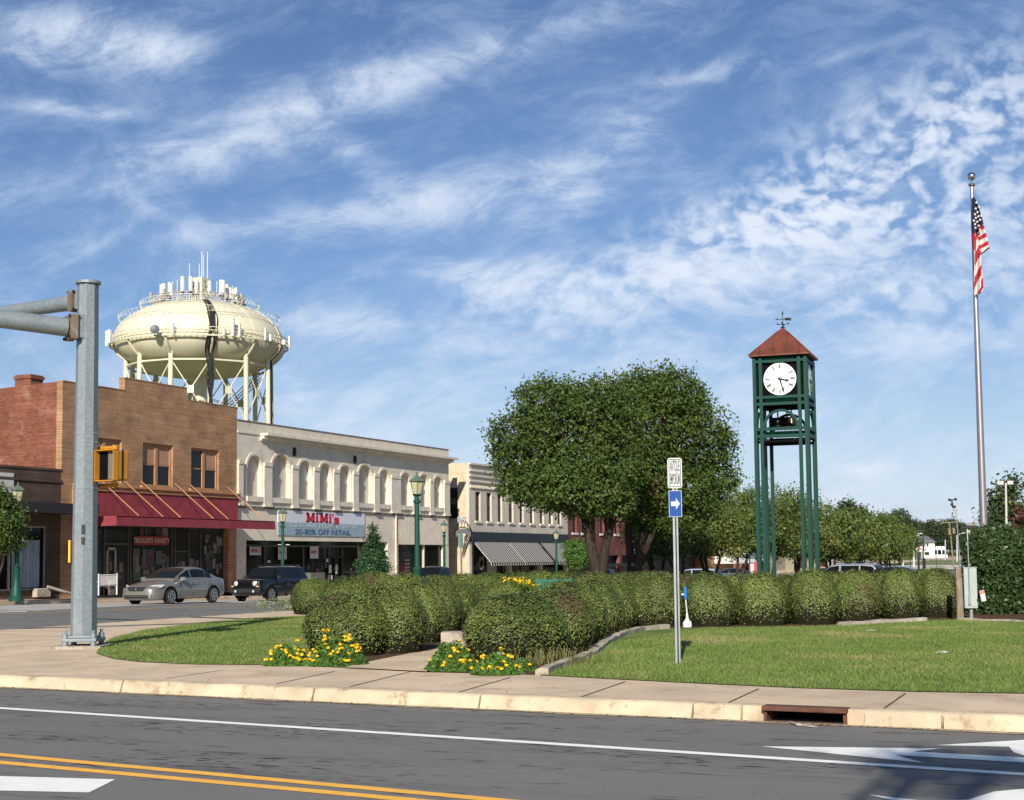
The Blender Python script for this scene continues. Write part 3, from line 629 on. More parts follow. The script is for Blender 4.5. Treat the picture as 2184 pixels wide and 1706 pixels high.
for i, y in enumerate(ys_):
    w_ = ((ops[i][0] if i < len(ops) else Yw1)-(ops[i-1][1] if i else Yw0))*.5-.06; w_ = max(.25, min(w_, .8))
    if i == len(ops): y = (ops[-1][1]+Yw1)/2
    zc_ = zsill+1.75; lo_ = max(Yw0, y-w_); hi_ = min(Yw1, y+w_)
    b = MB(); b.box(FX+.001, FX+.13, lo_, hi_, zband+.12, zc_).box(FX+.001, FX+.17, lo_-.0, hi_+.0, zc_, zc_+.22).box(FX+.001, FX+.19, lo_-.0, hi_+.0, zband, zband+.12)
    pt(b, 'pilaster', MT['cream'], B2)
for k, (y0, y1, z0, z1, _) in enumerate(ops):
    b = MB(); r = (y1-y0)/2; cy = (y0+y1)/2; zc_ = z1-r; n = 12
    for i in range(n):
        t0, t1 = pi*i/n, pi*(i+1)/n; f = lambda t, q: (cy-q*cos(t), zc_+q*sin(t))
        a, c_, d, e = f(t0, r), f(t1, r), f(t1, r+.17), f(t0, r+.17)
        b.prism([(FX+.001, *a), (FX+.001, *c_), (FX+.001, *d), (FX+.001, *e)], [(FX+.05, *a), (FX+.05, *c_), (FX+.05, *d), (FX+.05, *e)])
    pt(b, 'arch_moulding', MT['cream'], B2)
yk = cz(300, 300)[0]; zk = (cz(330, 340)[1]+cz(1680, 515)[1])/2
b = MB()
for w_, z0, z1 in ((.12, zk, zk+.1), (.3, zk+.1, zk+.28), (.55, zk+.28, zk+.42)): b.box(FX+.001, FX+w_, yk, Yw1+(.55 if w_ > .5 else w_*.8), z0, z1)
b.box(FX+.001, FX+.05, Yw0, yk-.002, zk+.3, zk+.42)
pt(b, 'cornice', MT['trimw'], B2)
pt(MB().box(FX-.36, FX+.02, Yw0, Yw1, Zw, Zw+.09), 'coping', MT['coping'], B2)
pt(MB().box(-75, FX-.36, Yw0, Yw1, 8.4, 8.5).box(-75, FX-.301, Yw1-.3, Yw1, -1, Zw-.3), 'roof', MT['roof'], B2)
pt(MB().box(FX-.039, FX+.03, Yw0, Yw1, zband-.12, zband-.004), 'string_course', MT['coping'], B2)
b = MB(); y = cz(1312, 1000)[0]
while y < Yw1-.1: b.box(FX-.039, FX-.012, y, min(y+.26, Yw1-.02), zop-.14, zband-.13); y += .3
pt(b, 'metal_fascia', MT['cream'], B2)
for zx, zy in ((550, 420), (993, 478)):
    y, z = cz(zx, zy); pt(MB().box(FX+.001, FX+.06, y-.14, y+.14, z-.28, z+.22).box(FX+.06, FX+.10, y-.1, y+.12, z-.2, z+.1), 'vent', MT['dark'], B2)
y = cz(1290, 1000)[0]; pt(MB().tube([(FX+.05, y, -.4), (FX+.05, y, zband+.5)], .07, 8), 'downpipe', MT['trimw'], B2)
# shopfront
xg = FX-1.2; zg = -.35
pt(MB().box(xg-.03, xg, so0-.2, so1+.2, zg, zop+.3), 'shop_glass', MT['glass'], B2)
pt(MB().box(xg-1, FX-.05, so0-.003, so0-.25, zg, zop+.3).box(xg-1, FX-.05, so1+.003, so1+.25, zg, zop+.3).box(xg, FX-.31, so0, so1, zop+.0, zop+.1), 'lobby_side', MT['dark'], B2)
b = MB(); zz = cz(600, 1118)[1]; ysf = [Fy(XPq) for XPq in ()]
def gy(px): return XP(px, 1200, xg).y
for p in (562, 597, 645, 700, 728): b.box(xg+.001, xg+.09, gy(p)-.05, gy(p)+.05, zg, zz)
b.box(xg+.001, xg+.08, so0, so1, zz, zz+.12).box(xg+.002, xg+.12, so0, gy(700), zg, zg+.5); pt(b, 'shop_frame', MT['alu'], B2)
b = MB(); 
for a, c_ in ((gy(702), gy(713)), (gy(714.5), gy(727))):
    for y0, y1, z0, z1 in ((a, a+.08, zg, 1.9), (c_-.08, c_, zg, 1.9), (a, c_, 1.85, 1.95), (a, c_, zg, zg+.3)): b.box(xg+.1, xg+.14, y0, y1, z0, z1)
pt(b, 'door', MT['dark'], B2)
pt(MB().box(xg+.1, xg+.5, gy(648), gy(678), zg, .95), 'counter', plain('counter_grey', (.13, .13, .10), .7), B2)
pt(MB().box(xg+.1, xg+.3, gy(732), gy(768), zg, .55).box(xg+.1, xg+.3, gy(778), gy(838), zg, 1.05), 'stall_riser', plain('riser', (.26, .26, .25), .7), B2)
goods(B2, gy(562), gy(640), .3, 1.6, 22, xg+.02, 11, .35); goods(B2, gy(650), gy(728), .9, 1.5, 14, xg+.02, 12, .22)
for p, q in ((592, 603), (609, 616)):
    o = MB().box(xg+.02, xg+.06, gy(p), gy(q), F(p, 1157)[1]-.16, F(p, 1157)[1]-.08).obj('ceiling_light', emit('tube_light', (1, .97, .9), .9)); tag(o, 'lit strip light seen through the arcaded store window, ' + ('left one' if p == 592 else 'right one'), 'light', 'strip lights in the arcaded store')
for p, q, y0, y1, lb in ((532, 556, 1166, 1184, 'left'), (593, 611, 1166, 1193, 'middle'), (661, 679, 1165, 1191, 'right')):
    x = xg+.13; a, c_ = XP(p, y0, x), XP(q, y1, x)
    o = tag(MB().box(x, x+.01, a.y, c_.y, c_.z, a.z).obj('window_poster', MT['paper']), 'white MiMi\'s poster in the shop window, %s one of three' % lb, 'poster', 'posters in the arcaded store window')
    text("MiMi's", (c_.y-a.y)*.30, MT['reds'], (x+.012, (a.y+c_.y)/2, (a.z+c_.z)/2+.02), FACE_X, 'lettering', o, .003, 1., bold=.003)
for p, q, y0, y1 in ((701.5, 707, 1205, 1221), (715.5, 719.5, 1204, 1223), (706, 709, 1227, 1236), (696, 700, 1192, 1199), (570, 577, 1195, 1200)):
    a, c_ = XP(p, y0, xg+.15), XP(q, y1, xg+.15); pt(MB().box(xg+.15, xg+.155, a.y, c_.y, c_.z, a.z), 'notice', MT['paper'], B2)
xq = FX-.25
pt(MB().box(xq-.03, xq, sp0, sp1, -.6, zop-.1), 'shop_glass', MT['glass'], B2)
b = MB(); ym = cz(1515, 1100)[0]; b.box(xq+.001, xq+.1, ym-.08, ym+.08, -.6, zop-.16); pt(b, 'shop_frame', MT['trimw'], B2)
b = MB()
for p, q in ((1322, 1350), (1385, 1420)):
    for k in range(5): y0, z0 = cz(p, 1210+26*k); y1, _ = cz(q, 1210+26*k); b.box(xq+.002, xq+.01, y0, y1, z0-.12, z0)
pt(b, 'window_stripe', plain('stripe', (.10, .09, .09), .7), B2)
# banner
a, c_ = F(592.8, 1087), F(777.4, 1144); yb0, yb1 = Fy(592.8), Fy(777.4)
zt0 = (F(592.8, 1086.3)[1]+F(777.4, 1097)[1])/2; zb0 = (F(592.8, 1141)[1]+F(777.4, 1145)[1])/2; zm0 = zb0+(zt0-zb0)*.52; xb = FX+.02
BN = tag(MB().box(FX-.038, xb, yb0, yb1, zm0, zt0).obj('shop_banner', mat('banner_white', (.62, .66, .72), .6, 0, .05, 1)), 'long white and grey MiMi\'s banner above the arcaded store entrance', 'banner')
o = MB().box(FX-.038, xb-.002, yb0, yb1, zb0, zm0-.001).obj('lower_panel', mat('banner_grey', (.30, .38, .44), .6, 0, .08, 1), BN)
ym = (yb0+yb1)/2
hU = zt0-zm0; wB = yb1-yb0
b = MB(); Hh = hU*.80; zb1 = zm0+hU*.08; yl = ym-.1-wB*.385/2; ux = wB*.385/6.35
def stroke(y0, z0, y1, z1, w_): q = [(y0, z0), (y0+w_, z0), (y1+w_, z1), (y1, z1)]; b.prism([(xb+.004, yl+p[0]*ux, zb1+p[1]*Hh) for p in q], [(xb+.02, yl+p[0]*ux, zb1+p[1]*Hh) for p in q])
def letterM(o_):
    stroke(o_+.12, 0, o_+.12, 1, .34); stroke(o_+1.14, 0, o_+1.14, 1, .42); stroke(o_+.62, .12, o_+.14, 1, .36); stroke(o_+.62, .12, o_+1.16, 1, .26)
    for a in (o_-.04, o_+.98): stroke(a, 0, a, .13, .66)
    stroke(o_-.04, .87, o_-.04, 1, .4); stroke(o_+1.3, .87, o_+1.3, 1, .34)
def letteri(o_): stroke(o_+.1, 0, o_+.1, .66, .34); stroke(o_, 0, o_, .12, .54); stroke(o_, .55, o_, .66, .3); stroke(o_+.1, .76, o_+.1, 1, .34)
for fn_, o_ in ((letterM, 0), (letteri, 1.78), (letterM, 2.52), (letteri, 4.3), (lambda q: stroke(q, .68, q+.02, 1, .2), 4.96)):
    b = MB(); fn_(o_); b.obj('letter', MT['reds'], BN)
o = text("s", hU*1.12, MT['reds'], (xb+.012, yl+5.78*ux, zb1+Hh*.34), FACE_X, 'lettering', BN, .01, 1., bold=.03); o.scale.x = 1.05*ux/o.dimensions.x
o = text("20-80% OFF RETAIL", (zm0-zb0)*.56, MT['blues'], (xb+.008, ym, zb0+(zm0-zb0)*.28), FACE_X, 'lettering', BN, .01, 1., bold=.003); o.scale.x = wB*.64/o.dimensions.x
o = text("FOOD   BRA   COSMETICS & MORE", (zm0-zb0)*.40, mat('faded_letter', (.44, .52, .58), .7), (xb+.008, ym+.2, zm0-(zm0-zb0)*.24), FACE_X, 'lettering', BN, .006, 1.); o.scale.x = wB*.78/o.dimensions.x
# ---- cream store with nine tall windows
Yc0 = 96.74; Yc1 = Fy(1211); cq = lambda zx, zy: F(zx/3.901+902, zy/3.901+902)
Zc = cq(385, 330)[1]
B3 = empty('nine_window_store', (FX, 105, -1), 'cream store with nine narrow dark upper windows and striped awnings', 'store')
WN = [(437, 480, 563, 808), (530, 572, 573, 815), (622, 660, 583, 820), (714, 753, 593, 825), (805, 838, 603, 830), (890, 923, 612, 835), (973, 1005, 621, 840), (1048, 1078, 630, 845), (1120, 1150, 638, 850)]
zw0 = np.mean([cq(a, e)[1] for a, c_, d, e in WN]); zw1 = np.mean([cq(a, d)[1] for a, c_, d, e in WN])
ops3 = [(cq(a, 700)[0], cq(c_, 700)[0], zw0, zw1, False) for a, c_, d, e in WN]
zbb = (cq(395, 900)[1]+cq(1200, 932)[1])/2
b = MB(); wallop(b, FX-.3, FX, Yc0, Yc1, zbb, Zc, ops3)
for y in (Yc0, Yc0+(Yc1-Yc0)*.37, Yc0+(Yc1-Yc0)*.69, Yc1-.35): b.box(FX-.3, FX-.002, y, y+.38, -1.2, zbb-.001)
pt(b, 'front_wall', MT['cream2'], B3)
b = MB().box(-75, FX-.301, Yc0, Yc0+.3, -1.2, Zc); pt(b, 'side_wall', MT['side2'], B3, 'sunlit yellowish rendered side wall')
pt(MB().box(-75, FX-.31, Yc0+.31, Yc1, Zc-.8, Zc-.7), 'roof', MT['roof'], B3)
b = MB()
for k, (w_, z) in enumerate(((.16, Zc-.12), (.12, Zc-.62), (.12, Zc-1.0), (.12, Zc-1.4))): b.box(FX+.001, FX+w_, Yc0, Yc1, z, z+.12)
y = Yc0+.1
while y < Yc1-.1: b.box(FX+.001, FX+.11, y, y+.11, Zc-1.85, Zc-1.66); y += .22
pt(b, 'cornice', MT['trimw'], B3)
for y0, y1, z0, z1, _ in ops3:
    o = pt(MB().box(FX-.22, FX-.15, y0, y0+.07, z0, z1).box(FX-.22, FX-.15, y1-.07, y1, z0, z1).box(FX-.22, FX-.151, y0+.07, y1-.07, z1-.08, z1).box(FX-.22, FX-.151, y0+.07, y1-.07, (z0+z1)/2-.04, (z0+z1)/2+.04), 'window', plain('brown_frame', (.07, .045, .03), .7), B3)
    q = pt(MB().box(FX-.26, FX-.22, y0-.02, y1+.02, z0, z1), 'pane', MT['glass'], B3); q.parent = o
    q = pt(MB().box(FX-.2, FX+.1, y0-.1, y1+.1, z0-.16, z0-.002), 'sill', MT['trimw'], B3); q.parent = o
pt(MB().box(FX-.3, FX+.1, Yc0+.003, Yc1-.003, zbb-.75, zbb-.003), 'sign_band', plain('black_green_band', (.012, .02, .022), .5), B3)
MT['stripe'] = None
m = bpy.data.materials.new('striped_canvas'); m.use_nodes = True; t = NT(m.node_tree); bsd = t.n['Principled BSDF']
pos = t.node('ShaderNodeNewGeometry').outputs['Position']; sp = t.node('ShaderNodeSeparateXYZ'); t.l.new(pos, sp.inputs[0])
fr_ = t.math('FRACT', t.math('MULTIPLY', sp.outputs[1], 1/.44)); t.put(bsd.inputs['Base Color'], t.mix(t.math('GREATER_THAN', fr_, .5), (.42, .40, .36, 1), (.045, .042, .04, 1))); bsd.inputs['Roughness'].default_value = .9
MT['stripe'] = m
aw = [(418, 690), (706, 945), (968, 1200)]; za = zbb-.76; 
for p, q in aw:
    y0 = cq(p, 960)[0]; y1 = cq(q, 960)[0]; b = MB(); X1_ = FX+1.5; Z1 = za-1.55
    b.prism([(FX+.1, y0, za), (X1_, y0, Z1), (X1_-.03, y0, Z1-.06), (FX+.08, y0, za-.08)], [(FX+.1, y1, za), (X1_, y1, Z1), (X1_-.03, y1, Z1-.06), (FX+.08, y1, za-.08)])
    b.box(X1_-.05, X1_-.0, y0, y1, Z1-.22, Z1-.065)
    pt(b, 'awning', MT['stripe'], B3)
pt(MB().box(FX-.6, FX-.55, Yc0+.3, Yc1, -1.1, zbb-.7), 'shop_glass', MT['glass'], B3)
for zx0, zx1, col in ((440, 470, 0), (585, 662, 0)):
    b = MB()
    y0, z0 = cq(zx0, 1240); y1, _ = cq(zx1, 1240); b.box(FX-.54, FX-.50, y0, y1, -1.1, cq(zx0, 1105)[1])
    pt(b, 'curtain', plain('white_cloth', (.30, .31, .30), .8), B3)
y0, y1 = cq(862, 1200)[0], cq(928, 1200)[0]; pt(MB().box(FX-.54, FX-.48, y0, y1, -1.1, 2.1), 'door', plain('olive_door', (.085, .08, .018), .7), B3)
y0, z0 = cq(538, 1165); b = MB()
n = 20; ri = .42
for i in range(n):
    a0, a1 = 2*pi*i/n, 2*pi*(i+1)/n
    if i in (4, 5): continue
    b.prism([(FX-.53, y0+ri*cos(a0), z0+ri*1.2*sin(a0)), (FX-.53, y0+ri*cos(a1), z0+ri*1.2*sin(a1)), (FX-.53, y0+ri*.82*cos(a1), z0+ri*sin(a1)), (FX-.53, y0+ri*.82*cos(a0), z0+ri*sin(a0))], [(FX-.52, y0+ri*cos(a0), z0+ri*1.2*sin(a0)), (FX-.52, y0+ri*cos(a1), z0+ri*1.2*sin(a1)), (FX-.52, y0+ri*.82*cos(a1), z0+ri*sin(a1)), (FX-.52, y0+ri*.82*cos(a0), z0+ri*sin(a0))])
pt(b, 'wreath', plain('pale_wreath', (.32, .33, .31), .8), B3)
goods(B3, cq(720, 1200)[0], cq(850, 1200)[0], -.6, 1.0, 12, FX-.54, 21, .4)
# dark window in the side wall and the arched alley sign
a, c_ = YP(957, 1041, Yc0), YP(976.5, 1105, Yc0)
o = pt(MB().box(a.x, c_.x, Yc0-.06, Yc0-.002, c_.z, a.z), 'side_window', MT['dark'], B3); q = pt(MB().box(a.x+.1, c_.x-.1, Yc0-.09, Yc0-.062, c_.z+(a.z-c_.z)*.45, c_.z+(a.z-c_.z)*.66), 'blind', plain('grey_blind', (.10, .10, .10), .8), B3); q.parent = o
AS = empty('alley_arch_sign', (FX, 95, -1), 'black iron arch with pale lettering spanning the alley', 'sign')
b = MB(); A0, A1 = Yw1+.02, Yc0-.02; Zs = 3.55; n = 14
arc = lambda k, rz: (FX+.3, A0+(A1-A0)*k/n, Zs+rz*sin(pi*k/n))
b.tube([arc(k, .95) for k in range(n+1)], .04, 6); b.tube([arc(k, .45) for k in range(n+1)], .04, 6)
for k in range(0, n+1, 2): b.tube([arc(k, .45), arc(k, .95)], .025, 5)
b.tube([(FX+.3, A0+.05, -1), (FX+.3, A0+.05, Zs)], .05, 6).tube([(FX+.3, A1-.05, -1), (FX+.3, A1-.05, Zs)], .05, 6)
pt(b, 'iron_arch', MT['dark'], AS); b = MB()
for k in range(2, n-2): p, q = arc(k, .42), arc(k+1, .42); b.prism([(FX+.33, p[1], p[2]-.06), (FX+.33, q[1], q[2]-.06), (FX+.33, q[1], q[2]-.42), (FX+.33, p[1], p[2]-.42)], [(FX+.36, p[1], p[2]-.06), (FX+.36, q[1], q[2]-.06), (FX+.36, q[1], q[2]-.42), (FX+.36, p[1], p[2]-.42)])
pt(b, 'name_band', plain('pale_band', (.30, .32, .31), .7), AS)
o = text('PACE', .62, MT['paper'], (FX+.36, (A0+A1)/2-.3, Zs+.95), FACE_X, 'lettering', None, .02, .9, bold=.02); world(o, AS)
# ---- further stores down the street
def block(name, label, y0, y1, z1, m, kind, cat='store', z0=None):
    r = empty(name, (FX, (y0+y1)/2, gz(y0)), label, cat); pt(MB().box(-75, FX, y0, y1, -1.2, z1), 'wall', m, r); return r
y0, y1 = Yc1+.003, Fy(1372)
B4 = empty('dark_red_brick_store', (FX, 125, -1), 'dark red brick store behind the big tree trunks, white window sills', 'store')
zsl = 3.9; opz = []; yy = [cqx for cqx in ()]
for zx in (1240, 1315, 1470, 1590, 1700, 1790): 
    a = cq(zx, 800)[0]; opz.append((a, a+1.15, zsl, zsl+2.6, False))
opz = [o_ for o_ in opz if o_[1] < y1-.3]
b = MB(); wallop(b, FX-.3, FX, y0, y1, 1.9, 8.0, opz)
for y in np.linspace(y0, y1-.7, 4): b.box(FX-.3, FX+.06, y, y+.7, -1.2, 1.899)
pt(b, 'front_wall', MT['redf'], B4); pt(MB().box(-75, FX-.31, y0, y1, 7, 7.1), 'roof', MT['roof'], B4)
for a, c_, z0, z1, _ in opz:
    o = pt(MB().box(FX-.25, FX-.2, a, c_, z0, z1), 'window', MT['glass'], B4); q = pt(MB().box(FX-.2, FX+.1, a-.1, c_+.1, z0-.2, z0-.002), 'sill', plain('white_sill', (.6, .58, .54), .8), B4); q.parent = o
pt(MB().box(FX-.5, FX-.4, y0, y1, -1.2, 1.95).box(FX, FX+1.6, y0+.5, y1-1, .9, 1.15), 'shopfront', MT['dark'], B4)
a, z = cq(1580, 1079); pt(MB().box(FX+1.61, FX+1.65, cq(1560, 1079)[0], cq(1645, 1079)[0], z-.2, z+.25), 'sign_panel', MT['paper'], B4)
y0, y1 = y1+.003, Fy(1500)
B5 = empty('pale_grey_store', (FX, y0, -1), 'pale grey walled store with dark shopfront behind thin tree trunks', 'store')
pt(MB().box(-75, FX, y0, y1, 2.35, 7.6), 'wall', mat('pale_grey_wall', (.50, .48, .44), .85, 0, .1, .6, streaks=True), B5); pt(MB().box(-75, FX-1, y0, y1, -1.2, 2.349), 'shopfront', MT['dark'], B5)
pt(MB().box(FX, FX+1.8, y0, y1, 1.75, 2.35), 'canopy', MT['charc'], B5)
ya_, za_ = F(1443, 1180); b = MB(); n = 10
ring = [(ya_-.9, 2.4)]+[(ya_-.9*cos(pi*i/n), 3.6+1.2*sin(pi*i/n)) for i in range(n+1)]+[(ya_+.9, 2.4)]
b.prism([(FX+.002, p, q) for p, q in ring], [(FX+.05, p, q) for p, q in ring]); pt(b, 'arched_window', MT['dark'], B5)
y0, y1 = y1+.003, Fy(1562)
B6 = empty('orange_brick_store', (FX, y0, -1), 'orange brick store with sloped white awning left of the clock tower', 'store')
zo = F(1540, 1156)[1]; pt(MB().box(-75, FX, y0, y1, -1.2, zo), 'wall', mat('orange_brick', (.42, .17, .10), .85, 0, .12, 1), B6); pt(MB().box(FX, FX+.06, y0, y1, -1.2, 1.2), 'shopfront', plain('tan_shop', (.32, .22, .09), .7), B6)
b = MB(); b.prism([(FX, y0+4, 2.6), (FX+2.6, y0+4, 1.0), (FX+2.6, y0+4, .9), (FX, y0+4, .9)], [(FX, y1+8, 2.6), (FX+2.6, y1+8, 1.0), (FX+2.6, y1+8, .9), (FX, y1+8, .9)]); pt(b, 'awning', plain('white_awning', (.62, .60, .55), .8), B6)
y0, y1 = y1+8.01, Fy(1672)
B7 = empty('brown_brick_block', (FX, y0, -1), 'brownish brick block seen between tree trunks behind the tower', 'store')
pt(MB().box(-75, FX, y0, y1, -1.2, F(1600, 1150)[1]), 'wall', MT['redf'], B7); pt(MB().box(FX, FX+.1, y0, y1, -1.2, 2), 'shopfront', plain('tanw', (.36, .31, .24), .8), B7)
y0, y1 = y1+.01, Fy(1760)
B8 = empty('pedimented_store', (FX, y0, -1), 'low white fronted store with small pediment seen below the tower', 'store')
zp = F(1690, 1187)[1]; pt(MB().box(-75, FX, y0, y1, -1.2, zp+1.5), 'wall', plain('white_upper', (.6, .58, .52), .8), B8)
b = MB()
for q, (a, c_) in enumerate(((0, .25), (.25, .5), (.5, .72), (.72, 1))): 
    b.mi = q % 2; b.box(FX+.001, FX+.1, y0+(y1-y0)*a, y0+(y1-y0)*c_-.01, -1.2, zp)
pt(b, 'lower_front', [plain('cream_lower', (.62, .55, .36), .8), MT['redf']], B8); pt(MB().prism([(FX-3, y0+15, zp+1.5), (FX-3, y0+21, zp+1.5), (FX-3, y0+18, zp+3)], [(FX, y0+15, zp+1.5), (FX, y0+21, zp+1.5), (FX, y0+18, zp+3)]), 'pediment', plain('white_ped', (.6, .58, .52), .8), B8)
y0, y1 = y1+.01, 262
B9 = empty('white_warehouse', (FX, y0, -1), 'long low white building behind the yellow-green tree row', 'store')
pt(MB().box(-75, FX, y0, y1, -1.2, gz(y0)+3.2), 'wall', plain('white_wall2', (.62, .61, .58), .8), B9); pt(MB().box(-75, FX+.4, y0, y1, gz(y0)+3.2, gz(y0)+3.5), 'roof', MT['roof'], B9)
# ---- water tower
def tower():
    C = AT(426, 720, 180); cx_, cy_ = C.x, C.y; base = gz(cy_)
    r = empty('water_tower', (cx_, cy_, base), 'large cream water tower with antennas on top behind the stores', 'water tower')
    cream = mat('tower_cream_paint', (.68, .63, .46), .45, 0, .08, .12, c2=(.56, .51, .38), lo=.58, hi=.8, spec=.5, streaks=True); blk = MT['dark']; aw_ = plain('antenna_white', (.66, .66, .64), .5)
    ZR = 28.6; RT = 10.45; N = 12; off = radians(-24-90+0)
    az0 = atan2(-cy_, -cx_)            # towards the viewer
    ang = [az0 + radians(8) + radians(30)*k for k in range(N)]
    # tank: lathe with scalloped lower half
    nseg = 144; prof = []
    for i in range(15): 
        a = i/14*pi/2; prof.append((RT*sin(a)**.86, ZR+5.5*cos(a)))
    for i in range(1, 17):
        a = i/16*pi/2; prof.append((RT*cos(a)**.80 if i < 16 else .9, ZR-4.0*sin(a)**1.15))
    b = MB(); o = len(b.v)
    for i, (pr, pz) in enumerate(prof):
        for k in range(nseg):
            t = 2*pi*k/nseg; rel = ((t-ang[0]) % (2*pi/N))/(2*pi/N); bul = 1.
            if pz < ZR-.2: bul = 1+.035*sin(pi*rel)*min(1, (ZR-pz)/2)-.02*min(1, (ZR-pz)/2)
            b.v.append((max(pr, .02)*bul*cos(t), max(pr, .02)*bul*sin(t), pz))
    for i in range(len(prof)-1):
        for k in range(nseg): b.f.append((i*nseg+k, i*nseg+(k+1) % nseg, (i+1)*nseg+(k+1) % nseg, (i+1)*nseg+k)); b.m.append(0)
    b.v = [(x, y, z-base) for x, y, z in b.v]
    b.obj('tank', cream, r, smooth=True)
    Z = lambda z: z-base; RC = 8.9; ZT = 26.2; ZB = 18.6
    b = MB()
    b.lathe([(1.05, Z(0)), (.95, Z(20)), (.95, Z(24)), (1.6, Z(24.6))], n=24); b.obj('riser', cream, r, smooth='auto')
    for k, a in enumerate(ang):
        b = MB(); x, y = RC*cos(a), RC*sin(a); b.tube([(x*1.04, y*1.04, 0), (x, y, Z(ZT)+.8)], .30, 10); b.obj('leg', cream, r, smooth='auto')
    b = MB()
    for z in (ZT-.45, ZB, 10.5):
        for k in range(N):
            a, c_ = ang[k], ang[(k+1) % N]; b.tube([(RC*cos(a), RC*sin(a), Z(z)), (RC*cos(c_), RC*sin(c_), Z(z))], .14 if z > 20 else .1, 6)
    for k in range(N):
        a, c_ = ang[k], ang[(k+1) % N]
        for z0, z1 in ((ZB, ZT-.45), (10.5, ZB)):
            b.tube([(RC*cos(a), RC*sin(a), Z(z0)), (RC*cos(c_), RC*sin(c_), Z(z1))], .075, 5); b.tube([(RC*cos(a), RC*sin(a), Z(z1)), (RC*cos(c_), RC*sin(c_), Z(z0))], .075, 5)
            mx, my = RC*.966*cos((a+c_)/2), RC*.966*sin((a+c_)/2); 
            if k == N-1: mx, my = RC*.966*cos(ang[0]-radians(15)), RC*.966*sin(ang[0]-radians(15))
            ta = atan2(my, mx); tx, ty2 = -sin(ta)*.42, cos(ta)*.42; zc_ = Z((z0+z1)/2)
            b.prism([(mx*1.01-tx, my*1.01-ty2, zc_-.45), (mx*1.01+tx, my*1.01+ty2, zc_-.45), (mx*1.01+tx, my*1.01+ty2, zc_+.45), (mx*1.01-tx, my*1.01-ty2, zc_+.45)], [(mx*1.02-tx, my*1.02-ty2, zc_-.45), (mx*1.02+tx, my*1.02+ty2, zc_-.45), (mx*1.02+tx, my*1.02+ty2, zc_+.45), (mx*1.02-tx, my*1.02-ty2, zc_+.45)])
    b.obj('bracing', cream, r)
    # meridian ribs
    b = MB()
    for a in ang: b.tube([((pr+.14)*cos(a), (pr+.14)*sin(a), Z(pz)) for pr, pz in prof if RC-.4 < pr and pz < ZR+.2], .17, 6)
    for a in ang: b.tube([((pr+.05)*cos(a), (pr+.05)*sin(a), Z(pz)) for pr, pz in prof if pr > 3.2 and pz > ZR], .045, 5)
    b.obj('rib', cream, r)
    # balcony
    b = MB(); nb = 96; RB = RT+.42
    for h in (-.25, .35, .75): b.tube([(RB*cos(2*pi*k/nb), RB*sin(2*pi*k/nb), Z(ZR)+h) for k in range(nb+1)], .05 if h > 0 else .11, 5)
    for k in range(nb): a, c_ = 2*pi*k/nb, 2*pi*(k+.5)/nb; e = 2*pi*(k+1)/nb; b.tube([(RB*cos(a), RB*sin(a), Z(ZR)-.2), (RB*cos(c_), RB*sin(c_), Z(ZR)+.75), (RB*cos(e), RB*sin(e), Z(ZR)-.2)], .028, 4)
    b.v += []; b.obj('balcony', cream, r)
    b = MB(); RR = 9.9; zz = Z(ZR)+2.6
    for rr_, z in ((9.9, ZR+2.75), (7.3, ZR+4.55)):
        for h in (.1, .75): b.tube([(rr_*cos(2*pi*k/72), rr_*sin(2*pi*k/72), Z(z)+h) for k in range(73)], .03, 4)
        for k in range(72): a, c_, e = 2*pi*k/72, 2*pi*(k+.5)/72, 2*pi*(k+1)/72; b.tube([(rr_*cos(a), rr_*sin(a), Z(z)+.1), (rr_*cos(c_), rr_*sin(c_), Z(z)+.75), (rr_*cos(e), rr_*sin(e), Z(z)+.1)], .02, 4)
    b.obj('roof_railing', plain('railing_white', (.72, .70, .62), .5), r)
    # centre box and antenna mounts
    b = MB().box(-.95, .95, -.95, .95, Z(ZR+5.3), Z(ZR+8.5)); o = b.obj('equipment_box', cream, r)
    b = MB(); rb = random.Random(4)
    for k in range(16): 
        x, z = rb.uniform(-.7, .6), rb.uniform(5.9, 8.1); c_, s_ = cos(az0), sin(az0)
        b.box(.97, 1.01, x, x+.12, Z(ZR+z), Z(ZR+z)+.22); b.box(-.12+x, x, -1.01, -.97, Z(ZR+z), Z(ZR+z)+.22)
    b.obj('fitting', MT['alu'], o)
    cam_r = Vector((-sin(az0), cos(az0), 0))*-1      # screen right at the tower
    if cam_r.dot(RV) < 0: cam_r = -cam_r
    tow = Vector((cos(az0), sin(az0), 0))
    def loc(dx, depth): p = cam_r*dx + tow*depth; return p.x, p.y
    rb = random.Random(9)
    for zx, z0, z1 in [(634, 425, 550), (652, 415, 545), (703, 405, 520), (714, 420, 520), (812, 368, 495), (880, 365, 490), (1138, 388, 515), (1158, 390, 510), (1190, 405, 525), (1215, 435, 530), (1247, 450, 560), (1268, 435, 560), (930, 396, 510), (1040, 400, 520)]:
        dx = (zx-960)*.2479/17.25; zc_ = ZR+5.75+(555-z1)*.2479/17.25; h = (z1-z0)*.2479/17.25; x, y = loc(dx, 0 if abs(dx) > 3 else 1.5)
        b = MB().box(x-.21, x+.21, y-.13, y+.13, Z(zc_), Z(zc_+h)); o = b.obj('panel_antenna', aw_, r)
        MB().tube([(x, y, Z(ZR+3.6)), (x, y, Z(zc_)-.01)], .07, 5).box(x-.15, x+.15, y-.15, y+.15, Z(zc_)-.35, Z(zc_)-.012).obj('mount', blk, o)
